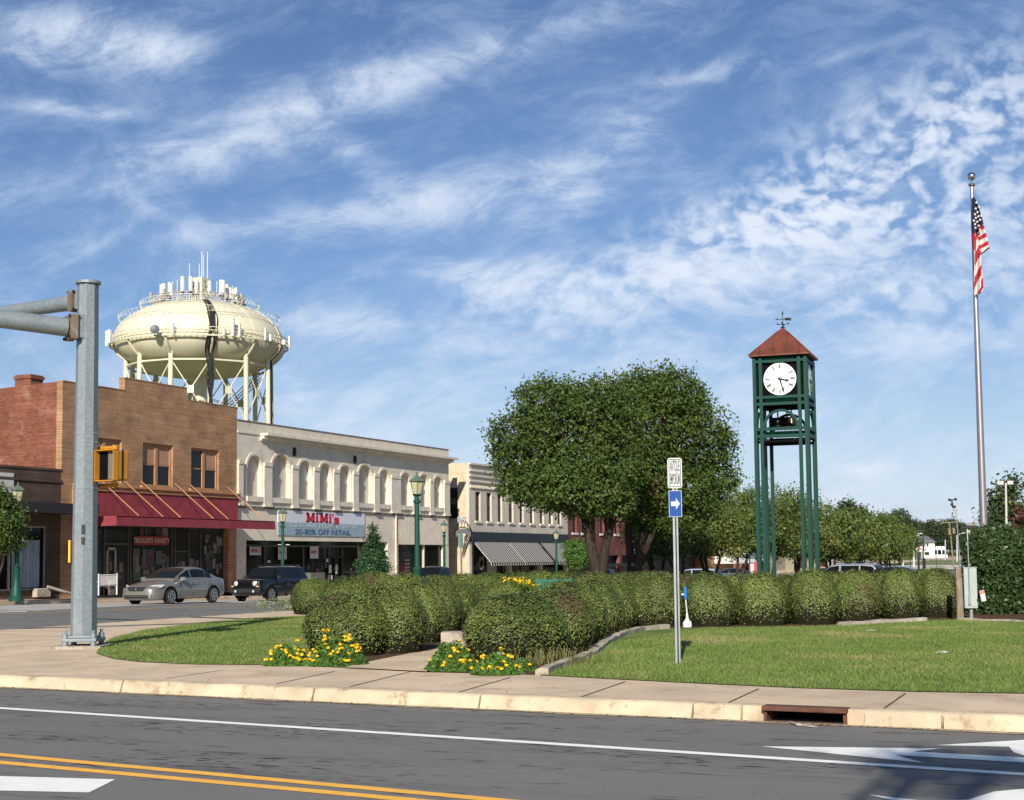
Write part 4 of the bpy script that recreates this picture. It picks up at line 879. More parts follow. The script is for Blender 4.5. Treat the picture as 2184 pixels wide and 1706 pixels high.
    for zx, z0 in [(868, 225), (988, 150), (1022, 122), (766, 375), (1103, 375), (727, 390), (952, 225), (1237, 415), (973, 118)]:
        dx = (zx-960)*.2479/17.25; x, y = loc(dx, -.3); zt2 = ZR+5.75+(555-z0)*.2479/17.25
        MB().tube([(x, y, Z(ZR+4.4)), (x, y, Z(zt2))], .05 if z0 > 130 else .06, 5).obj('whip_antenna', aw_, r)
    rk = 5.6
    b = MB(); b.tube([(rk*cos(2*pi*k/36), rk*sin(2*pi*k/36), Z(ZR+5.3)) for k in range(37)], .07, 5); b.tube([(rk*cos(2*pi*k/36), rk*sin(2*pi*k/36), Z(ZR+5.9)) for k in range(37)], .05, 5)
    for k in range(36): a = 2*pi*k/36; b.tube([(rk*cos(a), rk*sin(a), Z(ZR+4.2)), (rk*cos(a), rk*sin(a), Z(ZR+6.0))], .05, 4)
    for k in range(60): 
        a = rb.uniform(0, 2*pi); q = rb.uniform(4.6, 6); x, y = q*cos(a), q*sin(a); z = ZR+rb.uniform(4.7, 6.0); b.box(x-.14, x+.14, y-.14, y+.14, Z(z), Z(z)+rb.uniform(.3, .8))
    b.obj('antenna_ring', MT['palefr'], r)
    # antennas on the balcony
    for zx, zy, w_, h in [(1227, 830, .3, 2.2), (1284, 840, .2, 1.6), (1500, 890, .2, 1.5), (748, 830, .16, 1.4), (1155, 830, .3, .9), (183, 930, .35, 1.9), (215, 935, .4, 1.6), (1725, 950, .25, 1.5), (1545, 930, .3, .8), (1668, 930, .4, .6)]:
        dx = (zx-960)*.2479/17.25; dx = max(-RB-.5, min(RB+.5, dx)); dep = sqrt(max(0, (RB+.3)**2-dx*dx)); x, y = loc(dx, dep)
        MB().box(x-w_/2, x+w_/2, y-.12, y+.12, Z(ZR)-.3, Z(ZR)-.3+h).obj('panel_antenna', aw_, r)
    x, y = loc((601-960)*.2479/17.25, 10.6); b = MB(); b.lathe([(.05, -.2), (.5, -.1), (.55, .15), (.3, .25), (.01, .28)], (0, 0, 0), 12); b.v = [(x+tow.x*c_+cam_r.x*a, y+tow.y*c_+cam_r.y*a, Z(ZR)+.3+b2) for a, b2, c_ in b.v]; b.obj('dish_antenna', plain('dish_grey', (.12, .13, .15), .5), r, smooth='auto')
    # black cable bundles
    b = MB(); rb = random.Random(2)
    for kk, (aoff, n_) in enumerate(((radians(30*0)+ang[0], 14),)):
        for j in range(n_):
            da = (j-n_/2)*.0065*(1+.5*sin(j*2.3)); ph = rb.uniform(0, 6); pts = []
            for pr, pz in prof:
                if pr > 2.2 and (pz > ZR or pr > RC-.1): a = aoff+da*(1+.4*sin(ph+pz*.8))+.006*sin(pz*2+ph); pts.append(((pr+.22)*cos(a), (pr+.22)*sin(a), Z(pz)))
            a = aoff+da*.5; pts += [((RC+.5)*cos(a+.022*sin(z*1.3+ph)), (RC+.5)*sin(a+.022*sin(z*1.3+ph)), Z(z)) for z in (24.5, 23.5, 22.5, 21.5, 20, 15, 8, 1)]
            b.tube(pts, .06, 5)
    aoff = ang[N-2] if True else 0
    b.obj('cable_bundle', blk, r)
    best = min(ang, key=lambda a: abs(Vector((cos(a), sin(a), 0)).dot(cam_r)-.93) + (0 if Vector((cos(a), sin(a), 0)).dot(tow) > -.2 else 9))
    b = MB()
    for j in range(5):
        a = best+.01*j; b.tube([((pr+.25)*cos(a), (pr+.25)*sin(a), Z(pz)) for pr, pz in prof if pz < ZR and pr > RC-.1]+[((RC+.45)*cos(a), (RC+.45)*sin(a), Z(z)) for z in (24, 18, 10, 1)], .07, 5)
    b.obj('cable_bundle', blk, r)
    # spiral stair towards the riser
    b = MB(); p0 = loc(2.2, 3); pa, pb_ = loc(3.3, -2), loc(7.6, 0)
    for s_ in (-.35, .35):
        for h in (0, .9): b.tube([(pa[0]+s_, pa[1], Z(20.6)+h), (pb_[0]+s_, pb_[1], Z(24.6)+h)], .06, 5); b.tube([(pa[0]+s_, pa[1], Z(20.6)+h), (loc(-1, -1)[0], loc(-1, -1)[1]+s_, Z(22)+h)], .05, 5)
    for k in range(16): f = k/15; x = pa[0]+(pb_[0]-pa[0])*f; y = pa[1]+(pb_[1]-pa[1])*f; z = Z(20.6+4*f); b.box(x-.35, x+.35, y-.1, y+.1, z, z+.05); b.tube([(x-.35, y, z), (x-.35, y, z+.9)], .03, 4)
    b.obj('stair', MT['palefr'], r)
tower()
# ================================================================ CLOCK TOWER
MT['grn'] = plain('dark_green_paint', (.004, .048, .033), .5, 0, .25)
def clock_tower():
    c = AT(1683, 1222, 55); H = 9.05; w_ = 1.015; r = empty('clock_tower', (c.x, c.y, .15), 'open green steel clock tower with copper roof and bells', 'clock tower', rz=radians(3.9))
    g_ = MT['grn']; z0 = 0.
    # clustered square posts at the corners: outer corner plus one on each face
    for sx_ in (-1, 1):
        for sy in (-1, 1):
            for dx, dy in ((0, 0), (-sx_*.238, 0), (0, -sy*.238)):
                x, y = sx_*(w_-.06)+dx, sy*(w_-.06)+dy; MB().box(x-.062, x+.062, y-.062, y+.062, 0, H-.12).obj('post', g_, r)
    def ring(z, h, name='beam', d=.05):
        b = MB(); e = w_+.003
        b.box(-e, e, -e, -e+d*2, z, z+h).box(-e, e, e-d*2, e, z, z+h).box(-e, -e+d*2, -e+d*2+.001, e-d*2-.001, z, z+h).box(e-d*2, e, -e+d*2+.001, e-d*2-.001, z, z+h); return b.obj(name, g_, r)
    zt = H
    for z, h in ((H-.07, .10), (H-.29, .10), (7.40, .11), (7.15, .11), (6.20, .12), (5.93, .12)): ring(z, h)
    MB().box(-w_+.12, w_-.12, -w_+.12, w_-.12, 5.76, 5.84).obj('platform', MT['black'], r)
    # ornamental scroll bands between paired beams
    def scroll(z, h):
        b = MB(); n = 13
        for f in range(4):
            ca_, sa_ = cos(f*pi/2), sin(f*pi/2)
            b = MB()
            for i in range(n):
                u = -.58+1.16*(i+.5)/n; pts = [(u-.05, -h*.45), (u-.02, -h*.1), (u+.02, h*.1), (u+.05, h*.45)]; P_ = []
                for a, z_ in pts: x, y = a, -(w_-.05); P_.append((x*ca_-y*sa_, x*sa_+y*ca_, z+h/2+z_))
                b.tube(P_, .017, 4)
            b.obj('scroll_band', g_, r)
        pass
    scroll(H-.18, .12); scroll(7.265, .13); scroll(6.06, .13)
    # dark clock housing with four faces
    zc = 8.13; R_ = .61
    house = MB().box(-.885, .885, -.885, .885, 7.52, H-.03).obj('clock_housing', MT['black'], r)
    face = emit('clock_face_white', (.86, .86, .84), .0); num = plain('clock_numerals', (.05, .05, .05), .6)
    for f in range(4):
        rot = Matrix.Rotation(f*pi/2, 4, 'Z')
        b = MB(); n = 40; ring_ = [(R_*cos(2*pi*i/n), R_*sin(2*pi*i/n)) for i in range(n)]; Y_ = -.955
        b.prism([(x, Y_, zc+z) for x, z in ring_], [(x, Y_+.16, zc+z) for x, z in ring_]); b.v = [tuple(rot @ Vector(v)) for v in b.v]; fo = b.obj('clock_face', face, r)
        b = MB()
        marks = {0: 3, 1: 1, 2: 2, 3: 3, 4: 3, 5: 1, 6: 2, 7: 3, 8: 4, 9: 2, 10: 1, 11: 2}
        for k, nn in marks.items():
            a = pi/2-k*pi/6
            for j in range(nn):
                o_ = (j-(nn-1)/2)*.028; cx1, cy1 = .475*cos(a)-o_*sin(a), .475*sin(a)+o_*cos(a); ux, uy = cos(a)*.085, sin(a)*.085; px_, py_ = -sin(a)*.011, cos(a)*.011
                b.prism([(cx1-ux-px_, Y_-.004, zc+cy1-uy-py_), (cx1+ux-px_, Y_-.004, zc+cy1+uy-py_), (cx1+ux+px_, Y_-.004, zc+cy1+uy+py_), (cx1-ux+px_, Y_-.004, zc+cy1-uy+py_)], [(cx1-ux-px_, Y_-.001, zc+cy1-uy-py_), (cx1+ux-px_, Y_-.001, zc+cy1+uy-py_), (cx1+ux+px_, Y_-.001, zc+cy1+uy+py_), (cx1-ux+px_, Y_-.001, zc+cy1-uy+py_)])
        b.v = [tuple(rot @ Vector(v)) for v in b.v]; o = b.obj('numerals', num, r); o.parent = fo
        for nm, hr, ln, wd in (('hour_hand', 3.45, .36, .06), ('minute_hand', 5.45, .54, .05)):
            a = pi/2-hr*pi/6; q = lambda l, s_: (l*cos(a)-s_*sin(a), l*sin(a)+s_*cos(a)); pl_ = [q(-.08, -.02), q(0, -wd*.6), q(ln*.6, -wd*.35), q(ln*.72, -wd), q(ln, 0), q(ln*.72, wd), q(ln*.6, wd*.35), q(0, wd*.6), q(-.08, .02)]
            b = MB(); yy = Y_-(.02 if nm[0] == 'h' else .035); b.prism([(x, yy-.006, zc+z) for x, z in pl_], [(x, yy+.006, zc+z) for x, z in pl_]); b.v = [tuple(rot @ Vector(v)) for v in b.v]; o = b.obj(nm, MT['blackp'], r); o.parent = fo
        # arch brace under the belfry
        b = MB(); n = 18; ro, ri = .665, .575; zc_ = 6.33
        for i in range(n):
            a0, a1 = pi*i/n, pi*(i+1)/n
            pr = [(rr_*cos(a), zc_+rr_*sin(a)) for rr_, a in ((ri, a0), (ri, a1), (ro, a1), (ro, a0))]
            b.prism([(x, -w_+.01, z) for x, z in pr], [(x, -w_+.11, z) for x, z in pr])
        b.box(-.60, -.56, -w_+.012, -w_+.1, 4.6, 6.0) if False else None
        b.v = [tuple(rot @ Vector(v)) for v in b.v]; b.obj('arch', g_, r)
    # roof
    cop = mat('copper_roof', (.21, .062, .036), .5, .35, .25, 1.6, c2=(.13, .05, .035), lo=.45, hi=.7, streaks=True, spec=.5)
    e = 1.13; hr = 1.0; b = MB()
    b.add([(-e, -e, H), (e, -e, H), (e, e, H), (-e, e, H), (-.16, -.16, H+hr), (.16, -.16, H+hr), (.16, .16, H+hr), (-.16, .16, H+hr), (-e, -e, H-.04), (e, -e, H-.04), (e, e, H-.04), (-e, e, H-.04)],
          [(0, 1, 5, 4), (1, 2, 6, 5), (2, 3, 7, 6), (3, 0, 4, 7), (4, 5, 6, 7), (8, 11, 10, 9), (0, 8, 9, 1), (1, 9, 10, 2), (2, 10, 11, 3), (3, 11, 8, 0)])
    for f in range(4):
        rot = Matrix.Rotation(f*pi/2, 4, 'Z')
        for u in (-.66, -.22, .22, .66):
            k = max(.0, 1-abs(u)*1.0/1.0); t_ = (e-abs(u)*e)/(e-.0); x0 = u*e
            top_ = min(1., (e-abs(x0))/(e-.16)); p = rot @ Vector((x0, -e-.0, H+.02)); q = rot @ Vector((x0*(1-top_)+x0*top_*(.0 if abs(x0) <= .16 else 1) if False else x0, -e+(e-.16)*min(1, (e-abs(x0))/(e-.16)), H+hr*min(1, (e-abs(x0))/(e-.16))+.02)); b.tube([p, q], .016, 4)
        b.tube([rot @ Vector((-e, -e, H+.01)), rot @ Vector((-.16, -.16, H+hr+.01))], .025, 5)
    ro_ = b.obj('roof', cop, r)
    b = MB(); b.add([(-.24, -.24, H+hr-.08), (.24, -.24, H+hr-.08), (.24, .24, H+hr-.08), (-.24, .24, H+hr-.08), (0, 0, H+hr+.2)], [(0, 1, 4), (1, 2, 4), (2, 3, 4), (3, 0, 4), (3, 2, 1, 0)]); b.obj('roof_cap', cop, ro_)
    zz = H+hr+.15; b = MB(); b.lathe([(.03, 0), (.07, .04), (.08, .08), (.03, .12), (.012, .14), (.012, .55), (.035, .6), (.0, .74)], (0, 0, zz-.06), 10)
    vr = RV.copy(); vr.z = 0; vr.normalize(); k = lambda a, z: (vr.x*a, vr.y*a, zz+z*.72-.04)
    b.tube([k(-.28, .52), k(.26, .52)], .014, 5).prism([k(-.30, .52), k(-.2, .57), k(-.2, .47)], [tuple(Vector(k(-.30, .52))+Vector((.01, .01, 0))), tuple(Vector(k(-.2, .57))+Vector((.01, .01, 0))), tuple(Vector(k(-.2, .47))+Vector((.01, .01, 0)))])
    b.prism([k(.08, .45), k(.34, .45), k(.30, .52), k(.34, .60), k(.08, .60)], [tuple(Vector(q)+Vector((.012, .012, 0))) for q in (k(.08, .45), k(.34, .45), k(.30, .52), k(.34, .60), k(.08, .60))])
    for a in range(4): b.tube([(0, 0, zz+.12), (.2*cos(a*pi/2), .2*sin(a*pi/2), zz+.15)], .011, 4).box(.2*cos(a*pi/2)-.025, .2*cos(a*pi/2)+.025, .2*sin(a*pi/2)-.025, .2*sin(a*pi/2)+.025, zz+.12, zz+.19)
    b.obj('weather_vane', MT['dark'], r)
    bell = plain('bronze_bell', (.09, .075, .05), .3, .8)
    for x, y, s_, z in ((-.26, -.1, .62, 6.68), (.26, -.15, 1.0, 6.70), (.0, .4, .8, 6.7)):
        b = MB(); b.lathe([(.24*s_, -.22*s_), (.20*s_, -.18*s_), (.14*s_, 0), (.13*s_, .12*s_), (.09*s_, .2*s_), (.02, .23*s_)], (x, y, z-.15), 18); b.tube([(x, y, z), (x, y, 7.2)], .03, 5); b.obj('bell', bell, r, smooth='auto')
    b = MB().box(-.85, .85, -.9, .9, 7.12, 7.40); b.obj('bell_frame', MT['black'], r); MB().box(-.55, .3, .3, .8, 6.35, 6.8).box(-.6, .0, -.2, .3, 6.32, 6.42).obj('striker_box', MT['black'], r)
clock_tower()
# ================================================================ FLAGPOLE AND FLAG
MT['pole'] = plain('brushed_pole', (.50, .44, .43), .32, .85)
fb = AT(2100.5, 1190, 45); fz = .15; ft = AT(2075.5, 398, 45).z
fpole = empty('flagpole', (fb.x, fb.y, fz), 'tall tapered metal flagpole with silver ball rising behind the dark bush', 'flagpole')
hh = ft-fz; lx = AT(2074, 398, 45)-fb; lean = Vector((lx.x, lx.y, 0))*.35
MB().tube([(0, 0, 0), (0, 0, 2), (lean.x*.5, lean.y*.5, hh*.55), (lean.x, lean.y, hh)], [.125, .12, .095, .05], 16).obj('pole', MT['pole'], fpole, smooth='auto')
b = MB(); b.lathe([(.05, 0), (.10, .03), (.10, .09), (.03, .12), (.012, .14), (.012, .22)], (lean.x, lean.y, hh), 12); b.obj('truck_cap', MT['alu'], fpole)
b = MB(); b.lathe([(.13*sin(pi*i/12)+.001, .13-.13*cos(pi*i/12)) for i in range(13)], (lean.x, lean.y, hh+.2), 18); b.obj('ball_finial', plain('silver_ball', (.7, .7, .72), .15, 1), fpole, smooth=True)
# flag: hanging cloth measured down the hoist
def flag():
    rows = [(320, 440, 452), (400, 434, 480), (470, 431, 500), (520, 430, 516), (600, 431, 541), (660, 432, 566), (728, 434, 589), (735, 436, 590), (790, 441, 514), (860, 443, 520), (940, 446, 526), (1060, 452, 529), (1085, 455, 528), (1110, 457, 512), (1134, 459, 480)]
    NV, NU = 150, 26; V_ = np.linspace(320, 1134, NV); Lx = np.interp(V_, [q[0] for q in rows], [q[1] for q in rows]); Rx = np.interp(V_, [q[0] for q in rows], [q[2] for q in rows])
    b = MB(); o = []; fwd = Vector((-sin(TH), cos(TH), 0))
    for i in range(NV):
        for j in range(NU+1):
            u = j/NU; zx = Lx[i]+(Rx[i]-Lx[i])*u; p = AT((zx/2.437+3150)/1.6076, (V_[i]/2.437+550)/1.6076, 45)
            dd = -.13+.10*sin(u*9+V_[i]*.006)+.05*sin(u*17+V_[i]*.013); b.v.append(tuple(p+fwd*dd))
    def colour(zx, zy):
        fold = np.interp(zy, [320, 530, 620, 800, 1140], [470, 490, 490, 512, 530])
        can = zy < (535+ (530-zx)*0.95 if zx > 490 else 618)
        if can and zy < 625: return 1
        if zx > fold and zy < 800: s_ = (zy-(zx-490)*-.45 - 560 + 0)/1.; s_ = zy+(zx-490)*.55; k = (s_-565)/38.; return 2 if int(math.floor(k)) % 2 == 0 else 0
        s_ = zy+(zx-440)*2.7; k = (s_-600)/88.; return 2 if int(math.floor(k)) % 2 == 1 or s_ < 690 and zx < 452 else 0
    for i in range(NV-1):
        for j in range(NU):
            zx = Lx[i]+(Rx[i]-Lx[i])*(j+.5)/NU; b.f.append((i*(NU+1)+j, i*(NU+1)+j+1, (i+1)*(NU+1)+j+1, (i+1)*(NU+1)+j)); b.m.append(colour(zx, V_[i]))
    fm = [mat('flag_white', (.62, .56, .52), .8, 0, .06), mat('flag_blue', (.025, .03, .075), .8, 0, .06), mat('flag_red', (.36, .018, .03), .8, 0, .06)]
    f = b.obj('flag', fm, smooth=True); s_ = f.modifiers.new('thick', 'SOLIDIFY'); s_.thickness = .008
    tag(f, 'limp red, white and blue national flag hanging from the tall flagpole', 'flag')
    b = MB()
    for zx, zy in [(452, 420), (480, 406), (466, 450), (446, 468), (496, 480), (474, 485), (453, 498), (488, 514), (436, 520), (464, 530), (446, 550), (476, 563), (450, 580), (488, 597), (458, 370)]:
        p = AT((zx/2.437+3150)/1.6076, (zy/2.437+550)/1.6076, 45)+fwd*-.30; r5 = .045; pts = []
        for k in range(10): a = pi/2+k*pi/5; q = r5 if k % 2 == 0 else r5*.45; pts.append(p+RV*q*cos(a)+Vector((0, 0, 1))*q*sin(a))
        b.prism([tuple(q) for q in pts], [tuple(q+fwd*.05) for q in pts])
    b.obj('stars', fm[0], f)
flag()
# ================================================================ SIGNAL MAST
m = bpy.data.materials.new('galvanised_steel'); m.use_nodes = True; t = NT(m.node_tree); bsd = t.n['Principled BSDF']; pos = t.node('ShaderNodeNewGeometry').outputs['Position']
vo = t.node('ShaderNodeTexVoronoi'); t.put(vo.inputs['Vector'], pos); vo.inputs['Scale'].default_value = 24
f = t.math('ADD', t.math('MULTIPLY', vo.outputs['Color'], .35), t.math('MULTIPLY', t.noise(t.vm('MULTIPLY', pos, (1, 1, .25)), 3, 5, .65), .65))
t.put(bsd.inputs['Base Color'], t.mix(t.ramp(f, .3, .7), (.20, .235, .25, 1), (.27, .305, .315, 1))); bsd.inputs['Metallic'].default_value = .25; bsd.inputs['Roughness'].default_value = .5; MT['galv'] = m
MT['weathered'] = mat('weathered_steel', (.19, .145, .10), .75, .2, .2, 4, c2=(.27, .25, .22), lo=.5, hi=.7)
mp = G(178, 1378, .18); mast = empty('signal_mast', (mp.x, mp.y, .17), 'thick galvanised octagonal mast with two arms at left', 'signal mast', rz=TH)
# local frame: x to the viewer's right, y away from the viewer
k = .95/ .95; TOP = 6.55
ph = pi/8
MB().tube([(0, 0, .20), (0, 0, TOP)], [.232, .187], 8, radians(8)).obj('shaft', MT['galv'], mast)
MB().tube([(0, 0, TOP+.001), (0, 0, TOP+.05)], .225, 20).obj('cap', MT['galv'], mast)
MB().box(-.31, .31, -.31, .31, .10, .16).box(-.26, .26, -.26, .26, .165, .20).obj('base_plate', MT['galv'], mast, bevel=.01)
for sx_ in (-1, 1):
    for sy in (-1, 1): MB().tube([(sx_*.25, sy*.25, -.02), (sx_*.25, sy*.25, .30)], .03, 8).tube([(sx_*.25, sy*.25, .162), (sx_*.25, sy*.25, .24)], .055, 6).tube([(sx_*.25, sy*.25, .02), (sx_*.25, sy*.25, .098)], .055, 6).obj('anchor_bolt', MT['galv'], mast)
def arm(d, z, rad, slope, ln, name, plate):
    d = Vector(d).normalized(); s_ = Vector((-d.y, d.x, 0)); up = Vector((0, 0, 1))
    b = MB(); p0 = d*.26+up*z; p1 = d*ln+up*(z+slope*ln); b.tube([p0+d*.12, p0.lerp(p1, .5), p1], [rad, rad*.86, rad*.7], 20); o = b.obj(name, MT['galv'], mast, smooth='auto')
    def bx(c, hx, hy, hz, mm, nm, par=mast, bv=.0):
        b = MB(); v = []
        for a in (-1, 1):
            for q in (-1, 1):
                for e in (-1, 1): v.append(tuple(c+d*hx*a+s_*hy*q+up*hz*e))
        b.add(v, [(0, 1, 3, 2), (4, 6, 7, 5), (0, 4, 5, 1), (2, 3, 7, 6), (0, 2, 6, 4), (1, 5, 7, 3)]); return b.obj(nm, mm, par, bevel=bv)
    bx(d*.32+up*z, .035, rad+.05, rad+.05, MT['weathered'], 'flange')
    bx(d*.255+up*z, .028, rad+.05, rad+.05, MT['weathered'], 'flange')
    bx(d*.10+up*(z+.02), .125, rad-.01, rad+.04, MT['galv'], 'gusset_box')
    for a in (-1, 1):
        for e in (-1, 1):
            c = d*.36+s_*a*(rad+.02)+up*(z+e*(rad+.02)); MB().tube([c-d*.16, c+d*.03], .028, 6).obj('bolt', MT['dark'], mast)
arm((-.85, -.52, 0), 5.73, .17, .055, 9.5, 'signal_arm', 1); arm((-.80, .62, 0), 6.26, .14, .03, 9.0, 'signal_arm', 1)
for z in (3.82, 3.66, 3.0, 2.83):
    rr_ = .232-(.045)*(z-.2)/(TOP-.2); MB().tube([(0, 0, z-.008), (0, 0, z+.008)], rr_+.006, 8, radians(8)).obj('steel_strap', plain('bright_strap', (.6, .62, .63), .3, .8), mast)
b = MB().box(.0, .06, -.223, -.200, 2.0, 2.17).box(.0, .06, -.223, -.201, 1.82, 1.95); b.obj('sticker', MT['blackp'], mast)
MB().box(-.26, -.225, -.12, .12, 1.5, 1.9).obj('button_sign', MT['yellow'], mast, bevel=.004)
o = MB().box(-.45, .42, -.42, .42, -.10, .0).obj('footing', MT['oldconc']); o.location = (mp.x, mp.y, .20); o.rotation_euler = (0, 0, TH); tag(o, 'square concrete footing under the signal mast', 'footing')
# pedestrian signal hung on the mast's right side
def ped():
    r = empty('pedestrian_signal', tuple(Vector((mp.x, mp.y, 0))+Vector((cos(TH), sin(TH), 0))*.50+Vector((0, 0, 3.40))), 'yellow pedestrian signal with black face clamped to the mast', 'signal', rz=TH-radians(30)); r.scale = (1.13,)*3
    ye = plain('signal_yellow', (.52, .22, .02), .5, 0, .3)
    MB().box(-.20, .20, -.10, .14, -.24, .24).obj('housing', ye, r, bevel=.03)
    b = MB()
    for x0, x1, z0, z1 in ((-.21, -.195, -.25, .25), (.195, .21, -.25, .25), (-.21, .21, .235, .25), (-.21, .21, -.25, -.235)): b.box(x0, x1, -.21, -.101, z0, z1)
    b.obj('visor', ye, r)
    b = MB().box(-.19, .19, -.115, -.101, -.23, .23); f = b.obj('lens', MT['black'], r)
    MB().box(.0, .185, -.118, -.116, -.22, .22).obj('symbol_panel', plain('lens_grey', (.16, .14, .12), .4), f)
    b = MB()
    for z in (.29, -.31): b.tube([(-.42, -.0, z), (.05, 0, z)], .032, 8).tube([(.03, 0, z-.04), (.03, 0, z+.04)], .05, 8).tube([(-.40, 0, z-.05), (-.40, 0, z+.05)], .05, 8)
    b.obj('bracket', ye, r); MB().box(.205, .212, -.03, .0, -.25, .25).obj('seam', MT['dark'], r)
ped()
# ================================================================ STREET LAMPS
def lamp(loc, label, sc=1.):
    r = empty('street_lamp', loc, label, 'street lamp', 'green post street lamps'); r.scale = (sc, sc, sc); g_ = plain('lamp_green', (.008, .065, .042), .5, 0, .3)
    b = MB(); b.lathe([(.30, 0), (.30, .14), (.24, .2), (.21, .5), (.15, .62), (.13, 1.25), (.16, 1.3), (.16, 1.36), (.10, 1.42)], n=14); b.obj('base', g_, r, smooth='auto')
    b = MB(); b.lathe([(.095, 1.4), (.088, 2.6), (.075, 3.7), (.13, 3.74), (.13, 3.80), (.07, 3.86), (.07, 3.96), (.16, 4.02), (.16, 4.05)], n=12); b.obj('shaft', g_, r, smooth='auto')
    b = MB(); b.lathe([(.13, 4.055), (.235, 4.5)], n=6); b.obj('lantern_glass', mat('amber_glass', (.48, .43, .27), .3, 0, .1, 5), r)
    b = MB()
    for k in range(6): a = pi/3*k; b.tube([(.135*cos(a), .135*sin(a), 4.05), (.24*cos(a), .24*sin(a), 4.5)], .012, 4)
    b.lathe([(.25, 4.5), (.31, 4.51), (.31, 4.54), (.17, 4.66), (.06, 4.72), (.03, 4.78), (.045, 4.82), (.0, 4.88)], n=6); b.obj('lantern_cap', plain('cap_green', (.10, .14, .11), .5), r)
    return r
L0 = lamp((-42.9, 46.0, .15), 'street lamp beside the far left tree, in front of the curtained window')
for px, py, X, lb in ((603, 1085, -42.8, 'street lamp standing behind the black SUV, in front of the shop banner'), (947, 1108, -42.8, 'street lamp by the alley at the right end of the arcaded store'),
                      (1186, 1130, -42.8, 'street lamp in front of the striped awnings beside the round green shrub')):
    p = XP(px, py, X); dup(L0, (p.x, p.y, gz(p.y)+.15), 0, lb, None, (.97,)*3)
p = AT(889, 1005, 49.5); dup(L0, (p.x, p.y, gz(p.y)+.1), 0, 'tallest looking street lamp, between the small conical tree and the grey pickup', None, (1, 1, 1.0*(p.z-gz(p.y)-.1)/4.88))
for px, py, d_, lb in ((1612, 1178, 150, 'distant street lamp left of the clock tower below the trees'), (1814, 1184-2, 175, None), (1693.5, 1176, 190, 'distant street lamp seen between the clock tower legs'), (1941, 1181, 190, 'distant dark lamp left of the white house, leftmost'), (1997, 1184, 210, 'distant dark lamp in front of the white house porch'), (2017, 1186, 240, 'distant dark lamp right of the white house')):
    if lb: 
        p = AT(px, py, d_); z0 = gz(p.y); s_ = (p.z-z0)/4.88; dup(L0, (p.x, p.y, z0), 0, lb, None, (s_,)*3)
